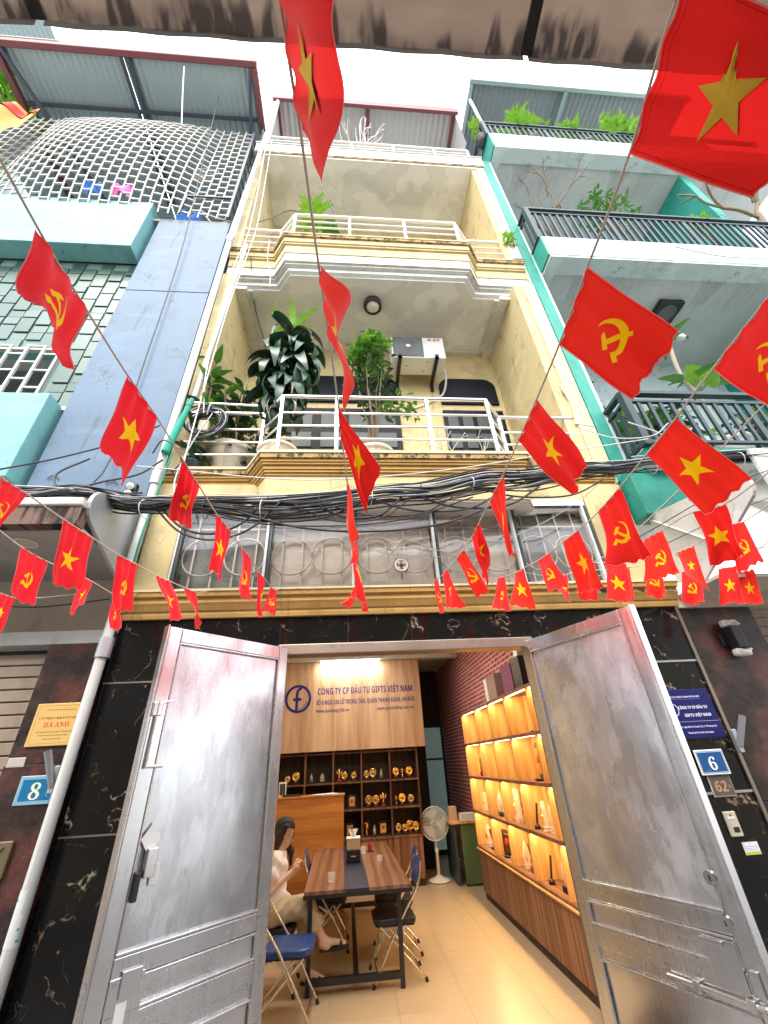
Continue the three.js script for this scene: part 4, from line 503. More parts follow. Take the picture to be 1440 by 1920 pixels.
// the font lacks most Vietnamese letters: draw the base letter and put its marks on by hand
function vtext(c, s, x, y) {
  const px = +/(\d+)px/.exec(c.font)[1]; let at = x; const lw = c.lineWidth; c.strokeStyle = c.fillStyle; c.lineWidth = px * 0.075;
  for (const ch of s) {
    const d = ch.normalize('NFD'), b = d[0], w = c.measureText(b).width, up = b === b.toUpperCase() ? 0.74 : 0.56, cx = at + w / 2; c.fillText(b, at, y); let top = y - px * (up + 0.05), hat = false;
    const line = (...q) => { c.beginPath(); q.forEach(([a, e], i) => c[i ? 'lineTo' : 'moveTo'](cx + a * px, top + e * px)); c.stroke(); };
    for (const m of d.slice(1)) { const k = m.charCodeAt(0);
      if (k === 0x302) { line([-0.15, 0], [0, -0.12], [0.15, 0]); hat = true; } else if (k === 0x306) { line([-0.14, -0.11], [-0.06, -0.02], [0.06, -0.02], [0.14, -0.11]); hat = true; }
      else if (k === 0x31b) { c.beginPath(); c.moveTo(at + w * 0.86, y - px * (up - 0.06)); c.quadraticCurveTo(at + w * 1.08, y - px * (up - 0.04), at + w * 1.04, y - px * (up + 0.08)); c.stroke(); }
      else if (k === 0x323) { c.beginPath(); c.arc(cx, y + px * 0.13, px * 0.06, 0, 7); c.fill(); }
      else { const o = hat ? 0.12 : 0, t0 = top; top -= hat ? px * 0.1 : 0; if (k === 0x300) line([-0.1 + o, -0.13], [0.04 + o, 0]); else if (k === 0x301) line([0.1 + o, -0.13], [-0.04 + o, 0]); else if (k === 0x309) line([-0.04 + o, -0.15], [0.05 + o, -0.13], [0.02 + o, -0.03]); else if (k === 0x303) line([-0.13, -0.02], [-0.05, -0.08], [0.05, -0.02], [0.13, -0.08]); top = t0; } }
    at += w;
  }
  c.lineWidth = lw;
}
const vwidth = (c, s) => { let w = 0; for (const ch of s) w += c.measureText(ch.normalize('NFD')[0]).width; return w; };
const txt = (c, s, x, y, font, col, align = 'center', maxw) => { c.save(); c.fillStyle = col; c.font = font; c.textAlign = 'left'; const w = vwidth(c, s), k = maxw && w > maxw ? maxw / w : 1; c.translate(x - (align === 'center' ? w * k / 2 : 0), y); c.scale(k, 1); vtext(c, s, 0, 0); c.restore(); };
function logo(c, x, y, r, col, lw) { c.strokeStyle = col; c.lineWidth = lw; c.beginPath(); c.arc(x, y, r, 0, 7); c.stroke(); c.beginPath(); c.moveTo(x - r * 0.1, y + r); c.lineTo(x - r * 0.1, y - r * 0.35); c.quadraticCurveTo(x - r * 0.08, y - r * 0.8, x + r * 0.28, y - r * 0.8); c.stroke(); c.beginPath(); c.moveTo(x - r * 0.42, y + r * 0.05); c.lineTo(x + r * 0.28, y + r * 0.05); c.stroke(); }
sign('company_plaque', 'dark blue company plaque with white lettering on the marble right of the doors', 'sign', 2.7, 3.14, 1.845, 2.225, 0.003, 0.012, (c, w, h) => {
  c.fillStyle = '#0a0d5c'; c.fillRect(0, 0, w, h); txt(c, 'SỞ TÀI CHÍNH THÀNH PHỐ HÀ NỘI', w * 0.46, h * 0.17, 'bold 30px sans-serif', '#e8e8f4', 'center', w * 0.66); c.fillStyle = '#9aa0d8'; c.fillRect(w * 0.14, h * 0.2, w * 0.64, 3); logo(c, w * 0.12, h * 0.42, h * 0.13, '#e8e8f4', 9);
  txt(c, 'CÔNG TY CP ĐẦU TƯ', w * 0.55, h * 0.41, 'bold 56px sans-serif', '#f0f0fa', 'center', w * 0.62); txt(c, 'GIFTS VIỆT NAM', w * 0.6, h * 0.57, 'bold 56px sans-serif', '#f0f0fa', 'center', w * 0.62); c.fillStyle = '#c8cbe8'; c.fillRect(w * 0.05, h * 0.665, w * 0.93, 4);
  txt(c, 'Số 6, ngõ 326 Lê Trọng Tấn, P. Phương Liệt,', w * 0.51, h * 0.79, 'bold 30px sans-serif', '#e8e8f4', 'center', w * 0.9); txt(c, 'Thành phố Hà Nội, Việt Nam', w * 0.52, h * 0.91, 'bold 30px sans-serif', '#e8e8f4', 'center', w * 0.62); }, 768, mat.navy);
sign('house_number_plate', 'blue enamel plate with white number 6 below the company plaque', 'number plate', 2.785, 3.035, 1.59, 1.765, 0.02, 0.008, (c, w, h) => { c.fillStyle = '#e6ecf0'; c.fillRect(0, 0, w, h); c.fillStyle = '#10508c'; c.beginPath(); c.roundRect(w * 0.03, h * 0.045, w * 0.94, h * 0.91, 18); c.fill(); c.strokeStyle = '#dfe8ee'; c.lineWidth = 7; c.beginPath(); c.roundRect(w * 0.055, h * 0.08, w * 0.89, h * 0.84, 14); c.stroke(); txt(c, '6', w / 2, h * 0.82, 'bold 270px serif', '#f4f6f6'); c.fillStyle = '#7fa3c8'; for (let i = 0; i < 12; i++) c.fillRect(w * 0.16 + i * 9, h * 0.82 + rr(-4, 4), 6, 5); c.fillStyle = '#333'; c.beginPath(); c.arc(w / 2, h * 0.1, 4, 0, 7); c.fill(); });
sign('house_number_plate', 'weathered grey plate with brown number 62 tucked under the blue number 6', 'number plate', 2.83, 3.02, 1.445, 1.6, 0.004, 0.008, (c, w, h) => { c.fillStyle = '#8a8680'; c.fillRect(0, 0, w, h); c.fillStyle = '#57504a'; c.fillRect(14, 14, w - 28, h - 28); txt(c, '62', w * 0.46, h * 0.8, 'bold 280px sans-serif', '#b88a64', 'center', w * 0.62); txt(c, 'A', w * 0.84, h * 0.66, 'bold 90px sans-serif', '#a08a70'); for (let i = 0; i < 120; i++) { c.fillStyle = rnd() < 0.5 ? 'rgba(190,180,165,.25)' : 'rgba(40,35,30,.3)'; c.fillRect(rr(0, w), rr(0, h), rr(3, 30), rr(2, 8)); } });
sign('promo_sticker', 'small white, pink and yellow sticker on the marble below the doorbell', 'sticker', 2.905, 3.03, 1.09, 1.165, 0.003, 0.002, (c, w, h) => { c.fillStyle = '#e8e6f2'; c.fillRect(0, 0, w, h); c.fillStyle = '#c8d838'; c.fillRect(0, h * 0.78, w, h * 0.22); c.fillStyle = '#d85a8a'; c.fillRect(20, 16, 40, 20); c.fillRect(w * 0.45, 14, 60, 18); c.fillStyle = '#5a6ac0'; for (let i = 0; i < 3; i++) for (let k = 0; k < 9; k++) c.fillRect(24 + k * 50, h * (0.3 + i * 0.16), rr(22, 40), 18); c.fillStyle = '#d04a4a'; for (let k = 0; k < 6; k++) c.fillRect(40 + k * 70, h * 0.84, 40, 14); });
sign('brass_plaque', 'brass coloured company plaque with red name on the brown stone left of the drainpipe', 'sign', -2.43, -2.065, 2.03, 2.325, 0.006, 0.01, (c, w, h) => { c.fillStyle = '#d6b06a'; c.fillRect(0, 0, w, h); for (let i = 0; i < 200; i++) { c.fillStyle = 'rgba(255,235,180,.08)'; c.fillRect(0, rr(0, h), w, 2); } c.strokeStyle = '#7a5626'; c.lineWidth = 4; c.beginPath(); c.roundRect(w * 0.05, h * 0.05, w * 0.9, h * 0.9, 30); c.stroke(); c.fillStyle = '#5a3c1a'; c.fillRect(w * 0.22, h * 0.15, w * 0.6, 7); txt(c, 'C.TY TNHH T.MẠI D.TƯ T.HỢP', w / 2, h * 0.38, 'bold 44px sans-serif', '#2c1a0c', 'center', w * 0.8); txt(c, 'HÀ ANH', w / 2, h * 0.57, 'bold 96px serif', '#c81e14', 'center', w * 0.56); txt(c, 'Số 8 ngõ 326 Lê Trọng Tấn, P. Khương Mai', w / 2, h * 0.7, 'bold 28px sans-serif', '#4a3014', 'center', w * 0.86); txt(c, 'Quận Thanh Xuân, Hà Nội, Việt Nam', w / 2, h * 0.78, 'bold 26px sans-serif', '#4a3014', 'center', w * 0.66); txt(c, 'Điện thoại: 04.565.4987', w / 2, h * 0.86, 'bold 24px sans-serif', '#4a3014', 'center', w * 0.4); }, 768, mat.gold);
sign('house_number_plate', 'worn blue plate with cream number 8 below the brass plaque', 'number plate', -2.37, -2.11, 1.67, 1.845, 0.006, 0.006, (c, w, h) => { c.fillStyle = '#7fb2c8'; c.fillRect(0, 0, w, h); c.fillStyle = '#0d6da0'; c.beginPath(); c.roundRect(w * 0.06, h * 0.08, w * 0.88, h * 0.84, 16); c.fill(); c.strokeStyle = '#a8d2e0'; c.lineWidth = 6; c.beginPath(); c.roundRect(w * 0.07, h * 0.1, w * 0.86, h * 0.8, 14); c.stroke(); txt(c, '8', w * 0.47, h * 0.84, 'bold 290px serif', '#ece6c8'); c.fillStyle = '#9cc8da'; for (let i = 0; i < 10; i++) c.fillRect(w * 0.72 + rr(0, 60), h * 0.6 + rr(0, 60), rr(4, 16), 5); });
sign('paper_label', 'small blank grey paper label on the stone above the number 8 plate', 'label', -2.51, -2.39, 1.905, 1.965, 0.004, 0.002, (c, w, h) => { c.fillStyle = '#b9b4b0'; c.fillRect(0, 0, w, h); for (let i = 0; i < 60; i++) { c.fillStyle = 'rgba(120,110,105,.25)'; c.fillRect(rr(0, w), rr(0, h), rr(5, 40), 3); } });
{
  const fh = (x, z, tilt, l) => { const t = thing('flag_holder', l, 'flag holder', [x, 1.78, z]); mesh(t, 'tube', lathe([[0.021, 0], [0.024, 0], [0.024, 0.24], [0.019, 0.24], [0.019, 0.02]], 16).rotateZ(tilt).rotateX(0.5), mat.galv); mesh(t, 'bracket', [rbox(-0.02, 0.02, -0.05, 0.12, -0.02, 0.01)], mat.galv); };
  fh(3.18, 0.06, -0.15, 'slanted grey flag holder tube beside the number plates on the right'); fh(-2.12, 0.05, 0.15, 'slanted grey flag holder tube beside the number 8 plate');
  const db = thing('doorbell', 'cream doorbell panel with black button right of the doors', 'doorbell', [2.89, 1.28, 0.002]); mesh(db, 'plate', [rbox(-0.05, 0.05, -0.08, 0.075, 0, 0.018, 0.008)], mat.pot); mesh(db, 'button', [rbox(-0.015, 0.03, -0.05, -0.02, 0.018, 0.024, 0.004)], mat.black); mesh(db, 'slot', [rbox(-0.03, 0.03, 0.028, 0.042, 0.018, 0.02, 0.002)], mat.plasticWhite); mesh(db, 'indicator', new THREE.SphereGeometry(0.006, 8, 6).translate(0, 0.052, 0.019), mat.black);
  const sb = thing('switch_box', 'tarnished metal switch cover on the brown stone at the left edge', 'switch box', [-2.34, 1.375, 0.004]); mesh(sb, 'cover', [rbox(-0.075, 0.075, -0.1, 0.1, 0, 0.03, 0.008)], M([0.3, 0.25, 0.15], { metalness: 0.7, roughness: 0.45, map: steelMap })); mesh(sb, 'flap', [poly([[-0.05, -0.02], [0.03, 0.07], [-0.05, 0.07]], 0.01).translate(0, 0, 0.03)], M([0.25, 0.2, 0.12], { metalness: 0.6, roughness: 0.5 })); mesh(sb, 'knob', new THREE.SphereGeometry(0.016, 10, 8).translate(-0.03, -0.04, 0.034), mat.plasticWhite);
  const sc = thing('wall_lamp', 'black up and down wall lamp with two white lenses on the brown stone at right', 'lamp', [3.6, 2.64, 0.0]); mesh(sc, 'body', [rbox(-0.05, 0.05, -0.1, 0.1, 0.02, 0.12, 0.01)], mat.black); mesh(sc, 'backplate', [rbox(-0.1, 0.02, -0.06, 0.06, 0, 0.02)], mat.black); for (const s of [-1, 1]) { mesh(sc, 'lens', [rbox(-0.075, 0.075, s > 0 ? 0.1 : -0.165, s > 0 ? 0.165 : -0.1, 0.03, 0.1, 0.02)], mat.plasticWhite); mesh(sc, 'lens_fold', [bar([-0.06, s * 0.11, 0.115], [0, s * 0.15, 0.13], 0.012, 0.012), bar([0, s * 0.15, 0.13], [0.06, s * 0.11, 0.115], 0.012, 0.012)], mat.plasticWhite); }
}
// ---------- bunting: strings and flags ----------
function starPath(c, x, y, r) { c.beginPath(); for (let k = 0; k < 10; k++) { const a = -Math.PI / 2 + k * Math.PI / 5, q = k % 2 ? r * 0.382 : r; c[k ? 'lineTo' : 'moveTo'](x + q * Math.cos(a), y + q * Math.sin(a)); } c.closePath(); c.fill(); }
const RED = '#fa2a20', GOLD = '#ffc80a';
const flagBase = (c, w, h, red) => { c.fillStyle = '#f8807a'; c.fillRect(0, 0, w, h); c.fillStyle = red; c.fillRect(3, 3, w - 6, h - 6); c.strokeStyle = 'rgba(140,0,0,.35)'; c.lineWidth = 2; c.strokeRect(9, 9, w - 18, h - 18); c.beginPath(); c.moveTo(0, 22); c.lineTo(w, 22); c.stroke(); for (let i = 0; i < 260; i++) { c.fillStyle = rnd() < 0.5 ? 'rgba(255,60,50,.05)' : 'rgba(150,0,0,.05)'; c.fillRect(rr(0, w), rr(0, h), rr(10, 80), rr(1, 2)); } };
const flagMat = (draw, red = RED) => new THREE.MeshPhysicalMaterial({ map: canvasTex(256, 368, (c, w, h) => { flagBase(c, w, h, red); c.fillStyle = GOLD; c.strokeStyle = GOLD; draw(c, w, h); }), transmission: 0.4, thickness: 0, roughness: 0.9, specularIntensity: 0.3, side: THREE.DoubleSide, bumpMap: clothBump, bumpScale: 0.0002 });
const draws = {
  star: (c, w, h) => starPath(c, w / 2, h * 0.53, w * 0.3),
  plain: (c, w, h) => starPath(c, w / 2, h * 0.56, w * 0.26),
  sickle: (c, w, h) => { // sickle arc with handle, hammer across it
    c.save(); c.translate(w * 0.5, h * 0.55); const s = w * 0.27; c.scale(s, s);
    c.beginPath(); c.moveTo(0.05, -1.0); c.bezierCurveTo(0.95, -0.85, 1.15, 0.35, 0.35, 0.72); c.bezierCurveTo(0.05, 0.85, -0.25, 0.78, -0.42, 0.62); c.lineTo(-0.62, 0.86); c.lineTo(-0.86, 0.62); c.lineTo(-0.5, 0.24); c.bezierCurveTo(-0.3, 0.5, 0.1, 0.6, 0.4, 0.3); c.bezierCurveTo(0.75, -0.1, 0.6, -0.7, 0.05, -1.0); c.fill();
    c.save(); c.rotate(-Math.PI / 4); c.fillRect(-0.1, -0.55, 0.22, 1.5); c.restore(); c.save(); c.translate(-0.3, -0.34); c.rotate(-Math.PI / 4); c.beginPath(); c.moveTo(-0.36, -0.16); c.lineTo(0.3, -0.16); c.lineTo(0.42, 0.02); c.lineTo(0.42, 0.14); c.lineTo(-0.36, 0.14); c.closePath(); c.fill(); c.restore(); c.restore(); },
  bare: () => {},
};
const flagMats = {}; for (const k in draws) flagMats[k] = ['#f6222e', '#ff3020', '#fb2a26'].map((r) => flagMat(draws[k], r));  // light put into the dye: pinker sky reflection on left strings, warmer elsewhere
const starCloth = M([0.78, 0.5, 0.04], { roughness: 0.9, bumpMap: clothBump, bumpScale: 0.0003 });

const strings = {
  S11: 'the far left edge string', S7: 'the low string at far left', S6: 'the string by the grey panel', S1: 'the string over the blue wall', S2: 'the middle string', S3: 'the string right of middle', S4: 'the string over the right door', S5: 'the string left of white canopy', S8: 'the short string by the cornice', S9: 'the string before the white canopy', S10: 'the string by the brown stone',
};
const F = [
  ['S3','star',0.63,3.03,3.63,0.64,2.95,3.38,0.76,2.66,3.41,0.87,2.82,3.58],
  ['S3','sickle',0.65,2.92,3.15,0.66,2.89,2.93,0.78,2.61,2.96,0.76,2.63,3.16],
  ['S3','star',0.67,2.88,2.72,0.67,2.86,2.52,0.78,2.57,2.55,0.75,2.58,2.72],
  ['S3','sickle',0.68,2.86,2.31,0.69,2.87,2.07,0.72,2.56,2.07,0.70,2.54,2.16],
  ['S3','star',0.70,2.88,1.86,0.71,2.89,1.66,0.74,2.58,1.68,0.78,2.77,1.58],
  ['S3','sickle',0.71,2.91,1.44,0.72,2.95,1.22,0.80,2.66,1.28,0.81,2.62,1.50],
  ['S3','star',0.73,3.01,0.93,0.74,3.05,0.73,0.72,2.75,0.81,0.79,2.70,0.96],
  ['S3','sickle',0.75,3.12,0.47,0.76,3.17,0.27,0.77,2.86,0.33,0.75,2.81,0.53],
  ['S4','sickle',1.32,2.99,3.05,1.32,2.96,2.80,1.32,2.65,2.86,1.25,2.69,3.09],
  ['S4','star',1.32,2.93,2.58,1.32,2.91,2.37,1.48,2.61,2.36,1.48,2.63,2.57],
  ['S4','sickle',1.32,2.89,2.15,1.32,2.88,1.93,1.31,2.57,1.92,1.39,2.56,2.06],
  ['S4','star',1.32,2.89,1.73,1.32,2.91,1.54,1.37,2.61,1.46,1.40,2.56,1.67],
  ['S4','sickle',1.32,2.93,1.34,1.32,2.96,1.15,1.28,2.68,1.26,1.28,2.65,1.47],
  ['S4','star',1.32,3.01,0.91,1.32,3.04,0.74,1.23,2.75,0.81,1.32,2.70,0.90],
  ['S4','sickle',1.32,3.10,0.54,1.32,3.15,0.38,1.21,2.86,0.43,1.28,2.79,0.57],
  ['S1','sickle',-0.80,3.02,3.13,-0.79,3.01,2.90,-0.73,2.71,2.93,-0.71,2.72,3.14],
  ['S1','star',-0.78,3.01,2.67,-0.76,3.01,2.46,-0.79,2.71,2.41,-0.80,2.70,2.65],
  ['S1','sickle',-0.75,3.01,2.20,-0.74,3.01,1.98,-0.70,2.72,2.08,-0.84,2.83,1.97],
  ['S1','star',-0.73,3.01,1.75,-0.71,3.02,1.51,-0.72,2.72,1.48,-0.72,2.71,1.68],
  ['S1','sickle',-0.70,3.03,1.29,-0.69,3.06,1.06,-0.67,2.75,1.02,-0.66,2.72,1.29],
  ['S1','star',-0.68,3.06,0.81,-0.67,3.09,0.60,-0.66,2.78,0.62,-0.67,2.76,0.71],
  ['S1','sickle',-0.66,3.10,0.41,-0.65,3.14,0.23,-0.61,2.86,0.35,-0.66,2.85,0.60],
  ['S6','sickle',-1.33,2.80,2.35,-1.32,2.81,2.22,-1.23,2.54,2.33,-1.22,2.53,2.45],
  ['S6','star',-1.32,2.83,1.98,-1.31,2.85,1.76,-1.25,2.55,1.80,-1.29,2.52,1.97],
  ['S6','sickle',-1.30,2.87,1.52,-1.30,2.91,1.29,-1.25,2.61,1.32,-1.26,2.56,1.50],
  ['S6','star',-1.29,2.94,1.06,-1.29,2.99,0.82,-1.15,2.71,0.81,-1.16,2.66,1.04],
  ['S6','sickle',-1.28,3.03,0.61,-1.27,3.08,0.37,-1.17,2.79,0.36,-1.17,2.76,0.51],
  ['S7','sickle',-1.92,2.98,1.41,-1.91,2.99,1.18,-1.86,2.69,1.23,-1.85,2.68,1.45],
  ['S7','star',-1.89,3.03,0.85,-1.89,3.04,0.72,-1.76,2.82,0.90,-1.88,2.73,0.91],
  ['S7','sickle',-1.87,3.04,0.45,-1.87,3.04,0.30,-1.78,2.77,0.42,-1.80,2.75,0.53],
  ['S5','star',1.86,2.81,2.12,1.86,2.88,1.93,1.90,2.59,1.86,2.03,2.62,1.94],
  ['S5','sickle',1.86,2.90,1.70,1.86,2.92,1.54,1.74,2.63,1.56,1.80,2.60,1.75],
  ['S5','star',1.86,2.87,1.29,1.86,2.95,1.09,1.74,2.67,1.14,1.78,2.58,1.34],
  ['S2','star',-0.12,2.95,3.59,-0.10,2.95,3.38,-0.01,2.65,3.40,-0.03,2.65,3.60],
  ['S2','plain',-0.08,2.95,3.11,-0.06,2.95,2.87,0.02,2.65,2.88,-0.01,2.65,3.18],
  ['S2','star',-0.04,2.93,2.63,-0.03,2.93,2.44,0.08,2.67,2.29,0.11,2.79,2.40],
  ['S2','plain',-0.01,2.93,2.14,-0.00,2.93,1.92,0.00,2.63,1.85,0.03,2.62,2.16],
  ['S2','star',0.01,2.96,1.58,0.03,2.96,1.34,0.10,2.59,1.22,0.06,2.61,1.46],
  ['S2','plain',0.05,3.05,0.56,0.06,3.05,0.41,-0.02,2.84,0.62,-0.04,2.82,0.75],
  ['S5','star',2.08,2.95,1.03,2.05,2.95,1.00,1.94,2.67,1.07,1.97,2.67,1.09],
  ['S8','plain',1.75,2.95,1.14,1.64,2.95,1.11,1.52,2.67,1.16,1.66,2.66,1.17],
  ['S8','plain',1.71,3.00,0.81,1.68,3.00,0.75,1.55,2.79,0.94,1.59,2.74,0.93],
  ['S8','sickle',2.44,3.05,0.92,2.37,3.05,0.84,2.22,2.78,0.90,2.37,2.75,0.92],
  ['S9','sickle',2.41,2.95,1.70,2.33,2.95,1.65,2.27,2.65,1.63,2.33,2.66,1.75],
  ['S9','star',2.33,2.95,1.38,2.28,2.95,1.28,2.13,2.72,1.43,2.28,2.65,1.37],
  ['S9','sickle',3.02,3.10,0.64,2.91,3.10,0.56,2.77,2.82,0.58,2.94,2.80,0.61],
  ['S10','star',3.20,3.05,0.79,3.08,3.05,0.74,2.96,2.76,0.74,3.16,2.75,0.74],
  ['S10','star',3.58,3.10,0.59,3.48,3.10,0.52,3.37,2.81,0.53,3.51,2.80,0.57],
  ['S11','plain',-2.46,2.95,0.78,-2.42,2.95,0.67,-2.34,2.67,0.77,-2.36,2.69,0.92],
];
{
  const by = {}; for (const f of F) (by[f[0]] ??= []).push(f);
  const ord = ['nearest', 'second nearest', 'third nearest', 'fourth nearest', 'fifth nearest', 'sixth nearest', 'seventh nearest', 'eighth nearest'];
  for (const [s, fs] of Object.entries(by)) {
    fs.sort((a, b) => b[4] - a[4]);
    const pts = []; for (const f of fs) { pts.push([f[2], f[3] + 0.002, f[4]], [f[5], f[6] + 0.002, f[7]]); }
    const p0 = pts[0], p1 = pts[pts.length - 1], z1 = 0.13; const dx = (p1[0] - p0[0]) / Math.max(0.2, p0[2] - p1[2]);
    pts.unshift([p0[0] - dx * (6.2 - p0[2]) * 0.3, p0[1] + (6.2 - p0[2]) * 0.13, 6.2]); if (p1[2] > z1 + 0.05) pts.push([p1[0] + dx * (p1[2] - z1) * 0.5, Math.max(p1[1] + 0.02, 3.18), z1]);
    const clean = [pts[0]]; for (const p of pts.slice(1)) if (clean[clean.length - 1][2] - p[2] > 0.02) clean.push(p);
    tag(mesh(scene, 'bunting_string', tube(clean, 0.0035, 80, 5), mat.twine), 'pale twine carrying the flags of ' + strings[s], 'string', 'bunting strings across the alley');
    fs.forEach((f, i) => {
      const [, e, ...q] = f; let A = V(q[0], q[1], q[2]), B = V(q[3], q[4], q[5]), Cc = V(q[6], q[7], q[8]), D = V(q[9], q[10], q[11]);
      if (A.z > B.z ? A.x + 0.0 > 0.35 : false) { [A, B] = [B, A]; [Cc, D] = [D, Cc]; } // left edge of the print to the left
      const n = V().subVectors(B, A).cross(V().subVectors(D, A)).normalize(), ph = rr(0, 6), ph2 = rr(0, 6), am = rr(0.012, 0.024), curl = rr(-0.03, 0.05), sc = rr(0.7, 1.3);
      const fray = Array.from({ length: 33 }, () => rr(-0.0028, 0.002));
      const sheet = (u, v) => { const p = V().lerpVectors(A, B, u).multiplyScalar(1 - v).add(V().lerpVectors(D, Cc, u).multiplyScalar(v)); p.addScaledVector(n, v * (am * Math.sin(u * 7 * sc + ph + v * 2) + am * 0.6 * Math.sin(v * 6 + ph2 + u * 2)) + curl * v * v * (u - 0.5) * 2 + 0.006 * Math.sin(u * 19 + ph) * (1 - v)); p.y += 0.006 * Math.sin(u * 23 + ph2) * v * v + (v > 0.99 ? fray[Math.round(u * 32)] : 0); return p; }, g = quadGrid(sheet, 32, 26), big = e === 'star' && i === 0 && (s === 'S2' || s === 'S3');
      const em = e === 'sickle' ? 'hammer and sickle flag' : e === 'star' ? 'red star flag' : 'red flag seen edge on', k = fs.length > 1 && i === fs.length - 1 ? 'farthest' : ord[i];
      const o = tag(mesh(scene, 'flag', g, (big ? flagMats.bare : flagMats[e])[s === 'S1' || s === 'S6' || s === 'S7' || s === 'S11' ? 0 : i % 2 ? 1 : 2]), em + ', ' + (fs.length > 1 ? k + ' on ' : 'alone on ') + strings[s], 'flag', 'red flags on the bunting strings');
      if (big) for (const side of [-1, 1]) { // the star is a cloth patch sewn on both faces
        const pos = [], P = (k, r) => { const a = -Math.PI / 2 + k * Math.PI / 5, q = (k % 2 ? 0.382 : 1) * r; return sheet(0.5 + 0.31 * q * Math.cos(a), 0.53 + 0.31 * q * Math.sin(a) * 0.7).addScaledVector(n, 0.003 * side); };
        for (let k = 0; k < 10; k++) for (let m = 0; m < 5; m++) { const a = P(k, m / 5), b = P(k + 1, m / 5), c = P(k, (m + 1) / 5), d = P(k + 1, (m + 1) / 5); for (const q of [a, c, b, b, c, d]) pos.push(q.x, q.y, q.z); }
        const sg = new THREE.BufferGeometry(); sg.setAttribute('position', new THREE.Float32BufferAttribute(pos, 3)); sg.computeVertexNormals(); mesh(o, 'star_patch', [sg], starCloth);
      }
    });
  }
}
